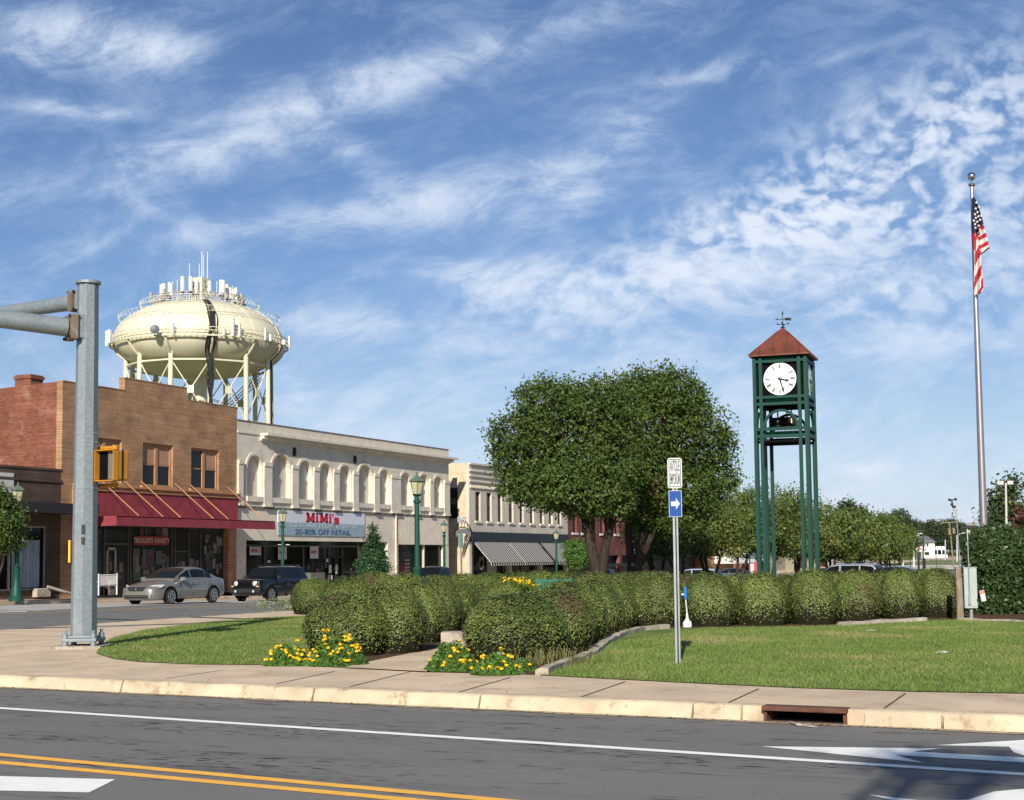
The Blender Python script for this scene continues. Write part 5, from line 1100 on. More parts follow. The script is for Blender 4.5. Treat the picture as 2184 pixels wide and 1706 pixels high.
# ================================================================ CARS
def car(name, kind, colr, loc, rz, label, cat='car', metal=.5, sc=1., group=None):
    r = empty(name, loc, label, cat, group, rz); r.scale = (sc,)*3
    pm = bpy.data.materials.new('car_paint'); pm.use_nodes = True; q = pm.node_tree.nodes['Principled BSDF']; q.inputs['Base Color'].default_value = tuple(colr)+(1,); q.inputs['Metallic'].default_value = metal
    q.inputs['Roughness'].default_value = .38; q.inputs['Coat Weight'].default_value = .8; q.inputs['Coat Roughness'].default_value = .06
    gl = MT['glass']; tr = MT['dark']
    if kind == 'sedan':   # x (front +), half width, bottom, side belt, top centre
        L = 4.86; st = [(2.43, .52, .34, .56, .60), (2.40, .66, .22, .62, .68), (2.28, .80, .18, .66, .76), (1.9, .88, .18, .74, .86), (1.4, .90, .18, .82, .95), (.9, .90, .18, .88, 1.02), (.3, .90, .18, .91, 1.0), (-.6, .90, .18, .93, 1.0), (-1.3, .90, .18, .95, 1.02), (-1.75, .89, .19, .97, 1.08), (-2.15, .85, .22, .97, 1.08), (-2.37, .76, .26, .92, 1.02), (-2.43, .64, .36, .78, .84)]
        gh = [(1.05, .76, .74, 1.0), (.45, .78, .66, 1.30), (.10, .79, .60, 1.43), (-.5, .79, .58, 1.47), (-1.05, .78, .57, 1.42), (-1.45, .77, .60, 1.26), (-1.85, .74, .66, 1.08)]; wb = (1.42, -1.38); wr = .325
    elif kind == 'suv':
        L = 4.41; st = [(2.2, .66, .42, .94, .97), (2.16, .80, .30, 1.0, 1.04), (2.0, .86, .28, 1.02, 1.10), (1.5, .88, .28, 1.04, 1.13), (1.0, .88, .26, 1.06, 1.13), (.3, .88, .26, 1.08, 1.12), (-1.0, .88, .26, 1.10, 1.13), (-1.9, .87, .28, 1.10, 1.13), (-2.15, .85, .32, 1.08, 1.10), (-2.2, .78, .4, 1.0, 1.02)]
        gh = [(1.02, .80, .78, 1.12), (.80, .81, .74, 1.34), (.52, .81, .69, 1.60), (.1, .81, .68, 1.67), (-1.2, .81, .67, 1.68), (-1.75, .81, .67, 1.63), (-2.05, .80, .71, 1.30), (-2.14, .79, .75, 1.10)]; wb = (1.30, -1.34); wr = .35
    else:
        L = 5.1; st = [(2.55, .62, .44, .92, .94), (2.5, .80, .32, .98, 1.02), (2.3, .86, .3, 1.0, 1.07), (1.6, .88, .3, 1.02, 1.12), (1.1, .88, .28, 1.05, 1.13), (.3, .88, .28, 1.08, 1.1), (-.55, .88, .28, 1.08, 1.1), (-.56, .88, .3, 1.06, 1.06), (-2.4, .88, .34, 1.06, 1.06), (-2.55, .86, .4, 1.05, 1.05)]
        gh = [(1.15, .78, .74, 1.1), (.85, .79, .70, 1.4), (.5, .79, .64, 1.68), (.1, .79, .63, 1.73), (-.35, .79, .63, 1.71), (-.52, .79, .67, 1.4), (-.58, .79, .72, 1.1)]; wb = (1.55, -1.5); wr = .36
    def loft(rings):
        b = MB(); n = len(rings[0])
        for q in rings: b.v += q
        for i in range(len(rings)-1):
            for k in range(n-1): b.f.append((i*n+k, i*n+k+1, (i+1)*n+k+1, (i+1)*n+k)); b.m.append(0)
            b.f.append((i*n+n-1, i*n, (i+1)*n, (i+1)*n+n-1)); b.m.append(0)
        b.f.append(tuple(range(n))); b.m.append(0); b.f.append(tuple(len(b.v)-n+k for k in range(n))); b.m.append(0); return b
    def ring(x, hw, zb, zs_, zt_):
        h = zs_-zb; half = [(hw*.90, zb), (hw*.985, zb+h*.12), (hw, zb+h*.45), (hw*.995, zb+h*.7), (hw*.955, zs_-.02), (hw*.90, zs_+(zt_-zs_)*.35), (hw*.55, zt_-(zt_-zs_)*.1), (0, zt_)]
        return [(x, -y, z) for y, z in half]+[(x, y, z) for y, z in half[:-1][::-1]]
    body = loft([ring(*q) for q in st]); bo = body.obj('body', pm, r, smooth='auto')
    md = bo.modifiers.new('s', 'SUBSURF'); md.levels = md.render_levels = 1
    def gring(x, hb, ht, z):
        zb = 1.0 if kind == 'sedan' else 1.08; zb = min(zb, z-.0) - .06
        return [(x, -hb, zb), (x, -(hb*.35+ht*.65), zb+(z-zb)*.7), (x, -ht, z-.045*min(1, (z-zb)*3)), (x, -ht*.8, z), (x, 0, z+.012), (x, ht*.8, z), (x, ht, z-.045*min(1, (z-zb)*3)), (x, (hb*.35+ht*.65), zb+(z-zb)*.7), (x, hb, zb)]
    cab = loft([gring(*q) for q in gh]).obj('cabin', pm, r, smooth='auto')
    # glazing: panes laid just proud of the cabin shell
    GX = [q[0] for q in gh][::-1]; iv = lambda x, c_: float(np.interp(x, GX, [q[c_] for q in gh][::-1]))
    zb0 = (1.0 if kind == 'sedan' else 1.08)
    def sp_(x, f, sgn, e=.016):
        hb, ht, z = iv(x, 1), iv(x, 2), iv(x, 3); zb = min(zb0, z)-.06; zt_ = z-.05*min(1, (z-zb)*3); zz = zb+(zt_-zb)*f
        mid = hb*.35+ht*.65; fz = (zz-zb)/max(.01, (z-zb)); y = hb+(mid-hb)*min(1, fz/.7) if fz < .7 else mid+(ht-mid)*(fz-.7)/.3
        return (x, sgn*(y+e), zz)
    wins = {'sedan': [(.72, .02), (-.06, -1.02), (-1.07, -1.42)], 'suv': [(.80, .0), (-.1, -1.05), (-1.13, -1.85)], 'pickup': [(.95, .12), (.04, -.42)]}[kind]
    f0 = .26 if kind == 'sedan' else .18
    for a, c_ in wins:
        for sgn in (-1, 1):
            n = 8; X = np.linspace(a, c_, n+1); b = MB(); vs = [sp_(x, f0 if iv(x, 3)-zb0 > .12 else .35, sgn) for x in X]+[sp_(x, .93, sgn) for x in X]
            b.add(vs, [(i, i+1, n+2+i, n+1+i) for i in range(n)]); b.obj('side_window', gl, cab)
    def pane(x0, x1, nm, ins=.86):
        X = np.linspace(x0, x1, 6); b = MB(); s_ = 1 if x0 > 0 else -1; vs = []
        for x in X:
            z = iv(x, 3); ht = iv(x, 2)
            for y in (-ins, -ins*.5, 0, ins*.5, ins): vs.append((x+.012*s_, y*ht, z+.028+(.0 if abs(y) < .7 else -.012)))
        b.add(vs, [(i*5+j, i*5+j+1, (i+1)*5+j+1, (i+1)*5+j) for i in range(5) for j in range(4)]); b.obj(nm, gl, cab)
    if kind == 'sedan': pane(.98, .16, 'windshield', .95); pane(-1.75, -1.12, 'rear_window', .9)
    elif kind == 'suv': pane(.98, .54, 'windshield', .95); pane(-2.12, -1.80, 'rear_window', .85)
    else: pane(1.1, .53, 'windshield', .95); pane(-.575, -.40, 'rear_window', .85)
    hw = .90 if kind == 'sedan' else .88
    for x in wb:
        for sgn in (-1, 1):
            b = MB(); n = 20; R_ = wr+.075; pts = [(x+R_*cos(pi*i/n*1.0), max(.0, wr+R_*sin(pi*i/n))) for i in range(n+1)]; pts += [(x-R_, .2), (x+R_, .2)]
            b.prism([(a, sgn*(hw-.2), z) for a, z in pts], [(a, sgn*(hw+.012), z) for a, z in pts]); b.obj('wheel_well', MT['black'], r)
            b = MB(); c0 = sgn*(hw-.17); c1 = sgn*(hw+.028)
            b.tube([(x, c0, wr), (x, c0+sgn*.02, wr), (x, c1-sgn*.03, wr), (x, c1, wr)], [wr*.9, wr, wr, wr*.93], 28); wo = b.obj('wheel', plain('tyre', (.02, .02, .02), .85), r, smooth='auto')
            rm = plain('alloy_rim', (.55, .55, .56), .25, .9); b = MB(); rr_ = wr*.70; b.tube([(x, c1-sgn*.02, wr), (x, c1+sgn*.004, wr)], rr_, 28); b.obj('rim_back', MT['dark'], wo)
            b = MB()
            for k_ in range(7):
                a = 2*pi*k_/7; u = Vector((cos(a), 0, sin(a))); s_ = Vector((-sin(a), 0, cos(a))); c_ = Vector((x, c1+sgn*.006, wr)); th = Vector((0, sgn*.012, 0))
                q = [c_+u*.02-s_*.035, c_+u*rr_*.97-s_*.025, c_+u*rr_*.97+s_*.025, c_+u*.02+s_*.035]; b.prism(q, [p+th for p in q])
            for k_ in range(28):
                a0, a1 = 2*pi*k_/28, 2*pi*(k_+1)/28; f_ = lambda a, q: (x+q*cos(a), c1+sgn*.005, wr+q*sin(a)); g_ = lambda a, q: (x+q*cos(a), c1+sgn*.022, wr+q*sin(a))
                b.prism([f_(a0, rr_*.88), f_(a1, rr_*.88), f_(a1, rr_*1.02), f_(a0, rr_*1.02)], [g_(a0, rr_*.88), g_(a1, rr_*.88), g_(a1, rr_*1.02), g_(a0, rr_*1.02)])
            b.obj('rim', rm, wo)
    xf = L/2
    lens = mat('headlight_lens', (.72, .72, .70), .12, .4, .1, 8); chrome = plain('chrome', (.7, .7, .7), .15, 1)
    if kind == 'sedan':
        for sgn in (-1, 1):
            MB().add([(xf-.19, sgn*.42, .74), (xf-.12, sgn*.44, .60), (xf-.20, sgn*.80, .63), (xf-.55, sgn*.905, .73), (xf-.62, sgn*.88, .80), (xf-.34, sgn*.76, .80)], [(0, 1, 2, 3, 4, 5)]).obj('headlight', lens, r)
        b = MB(); b.prism([(xf-.06, -.42, .72), (xf-.06, .42, .72), (xf-.0, .34, .56), (xf-.0, -.34, .56)], [(xf-.02, -.42, .72), (xf-.02, .42, .72), (xf+.02, .34, .56), (xf+.02, -.34, .56)]); b.obj('grille', tr, r)
        b = MB(); b.lathe([(.045, 0), (.05, .02), (.02, .03)], (0, 0, 0), 14); b.v = [(xf+.012+z, x, .645+y) for x, y, z in b.v]; b.obj('badge', chrome, r)
        MB().box(xf-.10, xf+.02, -.56, .56, .28, .345).box(xf-.1, xf+.022, -.56, .56, .37, .40).obj('lower_grille', tr, r)
        for sgn in (-1, 1): MB().box(xf-.2, xf-.06, sgn*.66-.05, sgn*.66+.05, .34, .40).obj('fog_light', tr, r)
    else:
        for sgn in (-1, 1):
            if kind == 'suv':
                b = MB(); b.lathe([(.12, 0), (.12, .03), (.08, .055), (.0, .06)], (0, 0, 0), 18); b.v = [(xf-.05+z, sgn*.52+x, .88+y) for x, y, z in b.v]; b.obj('headlight', lens, r, smooth='auto')
                MB().box(xf-.10, xf+.0, sgn*.70-.06, sgn*.70+.05, .72, .78).obj('turn_signal', plain('amber_white', (.75, .45, .3), .3), r)
                b = MB(); b.lathe([(.06, 0), (.06, .03), (.0, .04)], (0, 0, 0), 12); b.v = [(xf+.03+z, sgn*.50+x, .52+y) for x, y, z in b.v]; b.obj('fog_light', lens, r)
            else: MB().box(xf-.12, xf-.01, sgn*.64-.14, sgn*.64+.14, .74, .92).obj('headlight', lens, r)
        MB().box(xf-.1, xf+.04, -.84, .84, .44, .64).obj('bumper', tr if kind == 'suv' else pm, r, bevel=.04)
        b = MB()
        for k_ in range(7): b.box(xf-.05, xf+.006, -.36+k_*.12-.035, -.36+k_*.12+.035, .72, .94)
        b.obj('grille', MT['black'], r)
        if kind == 'suv':
            for sgn in (-1, 1): MB().tube([(.35, sgn*.60, 1.73), (-1.7, sgn*.60, 1.74)], .02, 5).obj('roof_rail', tr, r)
        else: MB().box(-2.5, -.62, -.74, .74, 1.02, 1.065).obj('bed', tr, r)
    for sgn in (-1, 1):
        x = .72 if kind != 'pickup' else .95; y = sgn*(hw+.07); z = 1.0 if kind == 'sedan' else 1.16
        MB().box(x-.08, x+.08, y-.10, y+.10, z-.07, z+.08).tube([(x, sgn*(hw-.15), z-.07), (x, y, z-.04)], .025, 5).obj('mirror', pm if kind == 'sedan' else tr, r, bevel=.03)
        for xh in ((-.12, -1.12) if kind != 'pickup' else (-.1,)): MB().box(xh-.09, xh+.09, sgn*(hw-.02), sgn*(hw+.025), .80, .835).obj('door_handle', chrome if kind == 'suv' else pm, r)
        for xd in ((.78, -.02, -1.05) if kind != 'pickup' else (.95, -.3)):
            MB().box(xd-.004, xd+.004, sgn*(hw-.1), sgn*(hw-.004), .3, .86 if kind == 'sedan' else 1.0).obj('door_seam', MT['black'], r)
    return r
car('sedan_car', 'sedan', (.30, .285, .255), (-38.15, 50.15, gz(50)), -pi/2, 'silver sedan parked in front of the tan brick store', 'car', .6, 1.04)
car('suv_car', 'suv', (.003, .003, .004), (-38.5, 57.9, gz(58)), -pi/2, 'black boxy SUV with round headlights parked below the banner', 'SUV', .2, .97)
car('pickup_truck', 'pickup', (.035, .045, .06), (-38.2, 74.2, gz(74)), -pi/2, 'dark grey pickup truck half hidden behind the hedges', 'pickup', .4)
car('sedan_car', 'sedan', (.10, .17, .30), (-38.1, 92.6, gz(92.6)), -pi/2, 'light blue car roof showing left of the biggest tree trunk', 'car', .5)
car('suv_car', 'pickup', (.012, .016, .04), (-38.1, 101.2, gz(101)), -pi/2, 'dark blue truck seen between the two big tree trunks', 'pickup', .4)
car('sedan_car', 'sedan', (.01, .015, .10), (-38.1, 112.5, gz(112)), -pi/2, 'deep blue car between thin trunks left of the sign post', 'car', .4)
p = AT(1800, 1215, 80); car('suv_car', 'suv', (.42, .43, .45), (p.x, p.y, gz(p.y)), radians(172), 'silver wagon whose roof shows right of the clock tower', 'car', .5, 1.05)
p = AT(1480, 1215, 112); car('suv_car', 'suv', (.4, .42, .44), (p.x, p.y, gz(p.y)+.1), radians(180), 'pale van roof showing right of the sign post', 'van', .4)
p = AT(1553, 1215, 128); car('sedan_car', 'sedan', (.02, .025, .05), (p.x, p.y, gz(p.y)+.2), radians(200), 'dark blue car below the orange brick store', 'car', .4)
p = AT(1890, 1215, 75); car('sedan_car', 'sedan', (.03, .03, .035), (p.x, p.y, gz(p.y)+.1), radians(172), 'black car roof peeking over the right hedges', 'car', .3)
# ================================================================ SIGN POST
sp0 = G(1447, 1416, .155); SPH = AT(1443.5, 1100, 20.5).z
spo = empty('sign_post', (sp0.x, sp0.y, .15), 'grey channel post carrying two small signs on the right lawn', 'sign', rz=TH-radians(8))
gp = mat('post_grey', (.30, .32, .32), .45, .5, .1, 6)
MB().box(-.040, -.010, -.012, .016, -.05, 2.88).box(.010, .032, -.012, .016, -.05, 2.88).obj('post', gp, spo); MB().box(-.0101, .0101, .006, .014, -.05, 2.875).obj('channel', MT['dark'], spo)
def plate(w_, h, z, m, name, yaw=0):
    b = MB(); rc = .035; pts = []
    for cx_, cz_, a0 in ((w_/2-rc, h/2-rc, 0), (-w_/2+rc, h/2-rc, pi/2), (-w_/2+rc, -h/2+rc, pi), (w_/2-rc, -h/2+rc, 1.5*pi)):
        for k in range(4): a = a0+k*pi/6; pts.append((cx_+rc*cos(a), cz_+rc*sin(a)))
    b.prism([(x, -.020, z+q) for x, q in pts], [(x, -.016, z+q) for x, q in pts]); return b.obj(name, m, spo)
wsg = plain('sign_white', (.55, .57, .56), .5); bsg = plain('sign_blue', (.006, .062, .27), .5, 0, .25)
hz = lambda py: AT(1444, py, 20.5).z-.15
z0, z1 = hz(1040), hz(975); zc = (z0+z1)/2; pl1 = plate(.205, z1-z0, zc, wsg, 'upper_sign')
def frame(w_, h, z, t_, y, m, par):
    b = MB(); b.box(-w_/2, w_/2, y, y+.001, z+h/2-t_, z+h/2).box(-w_/2, w_/2, y, y+.001, z-h/2, z-h/2+t_).box(-w_/2, -w_/2+t_, y, y+.001, z-h/2+t_, z+h/2-t_).box(w_/2-t_, w_/2, y, y+.001, z-h/2+t_, z+h/2-t_); return b.obj('border', m, par)
frame(.170, z1-z0-.035, zc, .009, -.0222, MT['blackp'], pl1)
H1 = (z1-z0)
for s_, zz in (('ANTIQUE', zc+H1*.215), ('EMPORIUM', zc-H1*.215)):
    o = text(s_, H1*.50, MT['blackp'], (0, -.0225, zz), (pi/2, 0, 0), 'lettering', pl1, .0006, 1., bold=.004); o.scale.x = .135/max(.01, o.dimensions.x); 
z0, z1 = hz(1102), hz(1045); zb_ = (z0+z1)/2; pl2 = plate(.185, z1-z0, zb_, bsg, 'arrow_sign'); frame(.181, z1-z0-.003, zb_, .006, -.0222, wsg, pl2)
b = MB(); A_ = [(-.06, .033), (.012, .033), (.005, .085), (.065, 0), (.005, -.085), (.012, -.033), (-.06, -.033)]
b.prism([(x, -.0235, zb_+q) for x, q in A_], [(x, -.0215, zb_+q) for x, q in A_]); b.obj('arrow', wsg, pl2)
# ================================================================ HEDGES
MT['box'] = leafmat('boxwood_leaves', (.020, .038, .008), (.245, .305, .072), (.15, .095, .055), .75, .58, .74, .08, .45, .35)
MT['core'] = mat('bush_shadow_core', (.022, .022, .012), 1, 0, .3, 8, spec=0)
def bush_mesh(seed, n, ls, R=.78, H=1.06, pw=2.35):
    rg = np.random.default_rng(seed); ph_ = rg.uniform(0, 6, 8)
    def surf(th, t):                       # th angle, t 0..1 up the profile
        a = t*pi/2; r = np.cos(a)**(2/pw); z = np.sin(a)**(2/2.35)
        bulge = 1+.035*np.sin(2*th+ph_[0]+z*2)+.025*np.sin(3*th+ph_[1])+.02*np.sin(5*th+ph_[2]+3*z)+.015*np.sin(9*th+ph_[3]+5*z); under = 1-.20*(np.clip(.5-z, 0, 1)/.5)**1.5
        return np.stack([R*r*bulge*under*np.cos(th), R*r*bulge*under*np.sin(th), H*z*(1+.02*np.sin(4*th+ph_[4]))], -1)
    th = rg.uniform(0, 2*pi, n); zz = rg.uniform(0, 1, n); t = np.arcsin(np.clip(zz, 0, 1))/(pi/2)*.62+.38*rg.uniform(0, 1, n)**.8
    p = surf(th, np.clip(t, 0, 1)); e = 1e-3; du = surf(th+e, t)-p; dv = surf(th, np.clip(t+e, 0, 1))-p; nr = np.cross(du, dv); nr /= np.linalg.norm(nr, axis=1)[:, None]+1e-12
    p = p + nr*(rg.normal(-.006, .016, n)-np.where(rg.uniform(0, 1, n) < .18, .05, 0)-.02*np.clip(.5-p[:, 2], 0, 1))[:, None]
    nl = nr*.9+np.array([0, -.0, .28]); nl /= np.linalg.norm(nl, axis=1)[:, None]
    L = leafquads(p, nl, ls, rg, .70, .62)
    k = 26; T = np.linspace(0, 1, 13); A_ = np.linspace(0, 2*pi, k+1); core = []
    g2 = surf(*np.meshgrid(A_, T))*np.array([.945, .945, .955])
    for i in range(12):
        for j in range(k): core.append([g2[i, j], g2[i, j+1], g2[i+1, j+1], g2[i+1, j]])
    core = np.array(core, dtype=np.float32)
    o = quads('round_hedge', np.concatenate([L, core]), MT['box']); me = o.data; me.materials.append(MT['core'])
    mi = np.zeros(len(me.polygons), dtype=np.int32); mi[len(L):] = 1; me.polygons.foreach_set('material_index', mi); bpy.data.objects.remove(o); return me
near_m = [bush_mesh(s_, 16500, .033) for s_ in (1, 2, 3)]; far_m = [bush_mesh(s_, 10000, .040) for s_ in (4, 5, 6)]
rb = random.Random(12)
def bush(pos, R, H, label, near=True, i=0):
    me = (near_m if near else far_m)[i % 3]; o = bpy.data.objects.new('round_hedge', me); COL.objects.link(o); o.location = pos; o.rotation_euler = (0, 0, rb.uniform(0, 6.28)); o.scale = (R/.78, R/.78, H/1.06)
    return tag(o, label, 'hedge', 'clipped round hedges of the island')
def bpx(cx, by, w_, ty_, label, near=True, i=0):
    c = G(cx, by, .15); d = c.dot(Vector((-sin(TH), cos(TH), 0))); R = w_/2*d/FP; fw = Vector((c.x, c.y, 0)).normalized(); c = c+fw*R*.85
    d2 = c.dot(Vector((-sin(TH), cos(TH), 0))); R = w_/2*d2/FP; H = AT(cx, ty_, d2+.1).z-.15; return bush((c.x, c.y, .15), R, H, label, near, i)
def bdist(cx, ty_, d, R, label, i=0):
    c = AT(cx, ty_, d); return bush((c.x, c.y, .15), R, c.z-.15, label, False, i)
V = [(744, 1402, 208, 1264, 'large round hedge directly behind the left yellow flower clumps'),
     (829, 1397, 176, 1247, 'second round hedge back along the left side of the walk'),
     (885, 1374, 150, 1241, 'third round hedge back along the left side of the walk'),
     (930, 1351, 130, 1238, 'fourth round hedge back along the left side of the walk'),
     (975, 1330, 125, 1240, 'fifth round hedge along the left of the walk, near its inner end'),
     (1097, 1414, 246, 1263, 'largest round hedge, behind the right yellow flower clumps'),
     (1176, 1402, 180, 1250, 'second round hedge of the right cluster, brown patch on its shoulder'),
     (1218, 1378, 170, 1236, 'third round hedge of the right cluster, above the curved edging'),
     (1262, 1359, 150, 1233, 'fourth round hedge of the right cluster'),
     (1300, 1345, 125, 1232, 'fifth round hedge, brownish, where the right cluster meets the long row'),
     (1405, 1338, 134, 1219, 'round hedge of the long row just left of the sign post'),
     (1514, 1337, 132, 1220, 'round hedge of the long row behind the blue topped marker'),
     (1624, 1335, 130, 1218, 'round hedge of the long row in front of the tower\'s left legs'),
     (1733, 1333, 126, 1213, 'round hedge of the long row at the tower\'s right legs'),
     (1830, 1326, 116, 1215, 'round hedge of the long row, second right of the tower'),
     (1921, 1320, 106, 1213, 'round hedge of the long row, third right of the tower'),
     (2000, 1318, 98, 1209, 'last round hedge of the long row, beside the wooden post'),
     (671, 1311, 114, 1233, 'separate leftmost round hedge at the street side below the SUV')]
for i, v in enumerate(V): bpx(*v, near=True, i=i)
FR = [(745, 1228, 41, .85, 'street side round hedge, second from the left'), (800, 1219, 43, .8, 'street side round hedge, third from the left'), (862, 1222, 42, .85, 'street side round hedge in front of the tallest lamp'),
      (930, 1226, 40, .8, 'street side round hedge in front of the pickup truck'), (985, 1222, 44, .8, 'street side round hedge below the alley street sign'), (1045, 1221, 46, .8, 'street side round hedge below the striped awnings'),
      (1100, 1219, 48, .85, 'street side brownish round hedge left of the green bench'), (1150, 1216, 50, .8, 'street side round hedge behind the green bench'), (1205, 1217, 48, .8, 'street side round hedge behind the bench, right part'),
      (1262, 1218, 46, .9, 'street side round hedge at the foot of the biggest tree'), (1335, 1219, 43, .9, 'round hedge in front of the second tree trunk'),
      (900, 1238, 34, .75, 'inner round hedge of the left bed, left one'), (960, 1240, 32, .7, 'inner round hedge of the left bed, right one'), (1075, 1236, 38, .7, 'inner brownish round hedge behind the yellow flowers'),
      (1250, 1232, 33, .75, 'inner round hedge of the right cluster'), (1330, 1225, 36, .75, 'inner round hedge left of the long row'), (1455, 1221, 34.5, .72, 'round hedge filling the row behind the sign post'),
      (1568, 1223, 34.5, .6, 'low round hedge filling the row left of the tower'), (1680, 1222, 34.5, .6, 'round hedge filling the row under the tower'), (1788, 1217, 35, .6, 'round hedge filling the row right of the tower'), (1880, 1217, 36, .55, 'round hedge filling the row, two right of the tower'), (1962, 1213, 37, .55, 'round hedge filling the row near its right end'),
      (1385, 1218, 40, .85, 'rear round hedge behind the long row, left of the sign')]
for i, v in enumerate(FR): bdist(*v, i=i)
# low ground sprig beside the street
# ================================================================ FLOWERS
MT['lant'] = leafmat('lantana_leaves', (.05, .12, .02), (.15, .27, .05), None, trans=.25)
MT['pet'] = leafmat('yellow_petals', (.85, .50, .015), (.88, .62, .03), (.80, .36, .01), 3., .58, .64, .15, .7, .2)
MT['stem'] = mat('stems', (.10, .12, .04), .9)
def flowers(cx, by, w_, h_, nf, label, seed, nl=2600):
    rg = np.random.default_rng(seed); c = G(cx, by, .155); d = c.dot(Vector((-sin(TH), cos(TH), 0))); R = w_/2*d/FP; H = h_*d/FP; c = c+Vector((c.x, c.y, 0)).normalized()*R*.5
    r = empty('lantana_clump', (c.x, c.y, .15), label, 'flowers', 'yellow lantana clumps', rz=TH)
    th = rg.uniform(0, 2*pi, nl); q = rg.uniform(0, 1, nl)**.5; hmap = 1+.35*np.sin(3*th+seed)*q+.2*np.sin(7*th)
    z = H*(1-q**2.2)*hmap*rg.uniform(.15, 1, nl)**.5*.9; z = np.clip(z, .01, H*1.1); p = np.stack([R*q*np.cos(th), R*.62*q*np.sin(th), z], 1)
    nn = p/np.array([R, R, H])+np.array([0, -.3, .8]); nn /= np.linalg.norm(nn, axis=1)[:, None]
    quads('leaves', leafquads(p, nn, .065, rg, .45, .6), MT['lant'], r)
    b = MB(); rr = random.Random(seed)
    for i in range(26): a = rr.uniform(0, 6.28); q_ = rr.uniform(.2, .95); b.tube([(0.2*R*cos(a), .1*R*sin(a), 0), (R*q_*.7*cos(a), R*.4*q_*sin(a), H*.5), (R*q_*cos(a), R*.6*q_*sin(a), H*(1-q_**2)*.9+.04)], .004, 4)
    b.obj('stems', MT['stem'], r)
    P_ = []; N_ = []
    for i in range(nf):
        a = rg.uniform(0, 2*pi); q_ = rg.uniform(.1, 1)**.6; hm = 1+.35*sin(3*a+seed)*q_+.2*sin(7*a); z_ = max(.05, H*(1-q_**2.2)*hm*rg.uniform(.75, 1.05))+.03
        c0 = np.array([R*q_*cos(a), R*.62*q_*sin(a), z_]); k = rg.normal(size=(26, 3)); k /= np.linalg.norm(k, axis=1)[:, None]; k[:, 2] = np.abs(k[:, 2]); P_.append(c0+k*.026); N_.append(k)
    quads('blossoms', leafquads(np.concatenate(P_), np.concatenate(N_), .026, rg, .8, .9), MT['pet'], r)
flowers(612, 1420, 100, 42, 46, 'leftmost low yellow flower clump at the sidewalk edge', 1); flowers(715, 1421, 140, 62, 62, 'tall yellow flower clump in front of the left large hedge', 2, 3600)
flowers(965, 1432, 120, 58, 40, 'yellow flower clump at the corner of the garden walk', 3, 3400); flowers(1060, 1440, 110, 42, 30, 'rightmost low yellow flower clump before the largest hedge', 4); flowers(1115, 1432, 60, 26, 2, 'small leafy clump with hardly any flowers at the bed\'s corner', 6, 900)
c_ = AT(1112, 1238, 38); 
def farflowers():
    rg = np.random.default_rng(8); r = empty('lantana_clump', (c_.x, c_.y, .15), 'distant yellow flowers showing above the hedges left of the bench', 'flowers', 'yellow lantana clumps'); n = 1500; H = c_.z+.05-.15
    p = np.stack([rg.normal(0, .35, n), rg.normal(0, .25, n), rg.uniform(.2, H*.95, n)], 1); quads('leaves', leafquads(p, np.tile([0, -.3, .9], (n, 1)), .07, rg, .4, .6), MT['lant'], r)
    k = 26; cc = np.stack([rg.normal(0, .28, k), rg.normal(-.15, .2, k), rg.uniform(H*.8, H*1.0, k)], 1); pp = np.repeat(cc, 14, 0)+rg.normal(0, .03, (k*14, 3)); quads('blossoms', leafquads(pp, rg.normal(size=pp.shape), .05, rg, .5, .9), MT['pet'], r)
farflowers()
# straggly grass at the bed corner
rg = np.random.default_rng(5); n = 300; c = G(1180, 1418, .15); a = rg.uniform(0, 2*pi, n); p0 = np.stack([c.x+rg.normal(0, .35, n), c.y+rg.normal(.1, .2, n), np.full(n, .15)], 1); d = np.stack([np.cos(a), np.sin(a), 0*a], 1); h = rg.uniform(.1, .3, n)[:, None]
mid = p0+d*h*.35+np.array([0, 0, 1])*h*.8; tip = p0+d*h*.9+np.array([0, 0, 1])*h*.85; s_ = np.cross(d, [0, 0, 1])*.005
tag(quads('tall_grass', np.concatenate([np.stack([p0-s_, p0+s_, mid+s_*.8, mid-s_*.8], 1), np.stack([mid-s_*.8, mid+s_*.8, tip+s_*.1, tip-s_*.1], 1)]), leafmat('dry_grass', (.14, .16, .05), (.28, .24, .10))), 'straggly dry grass between the flowers and the curved edging', 'grass', None, 'stuff')
c = G(598, 1311, .0); n = 500; p = np.stack([rg.normal(0, .45, n), rg.normal(0, .25, n), rg.uniform(.0, .35, n)], 1)
o = tag(quads('leafy_plant', leafquads(p, np.tile([0, -.2, .9], (n, 1)), .08, rg, .4, .5), leafmat('pale_leaves', (.12, .17, .05), (.30, .34, .16))), 'small pale green plant left of the leftmost round hedge', 'plant'); o.location = (c.x, c.y, .15)
# ================================================================ SMALL THINGS ON THE ISLAND
c = G(958, 1388, .15)
o = MB().box(-.13, .30, -.15, .35, 0, .30).obj('concrete_block', MT['oldconc'], bevel=.012); o.location = (c.x, c.y, .16); o.rotation_euler = (0, 0, TH); tag(o, 'square concrete block at the walk between the two hedge clusters', 'block')
c = G(1466, 1338, .15); mk = empty('marker_stake', (c.x, c.y, .15), 'white stake with blue top standing in front of the hedge row', 'marker', rz=TH); px_m = 31.2/FP
b = MB(); b.lathe([(.095, 0), (.10, .07), (.09, .12), (.055, .15), (.03, .19), (.022, .30)], n=14); b.obj('base', plain('white_plastic', (.8, .79, .74), .5), mk, smooth='auto')
MB().tube([(0, 0, .29), (-.03, 0, .66)], .017, 8).obj('stake', plain('stake_white', (.55, .57, .56), .5), mk)
MB().box(-.065, .005, -.03, .03, .64, .86).box(-.04, -.0, -.04, .04, .6, .64).obj('blue_top', plain('blue_plastic', (.01, .14, .5), .4), mk, bevel=.01)
MB().box(-.11, -.066, -.02, .02, .69, .73).obj('clip', plain('stake_white2', (.6, .6, .58), .5), mk)
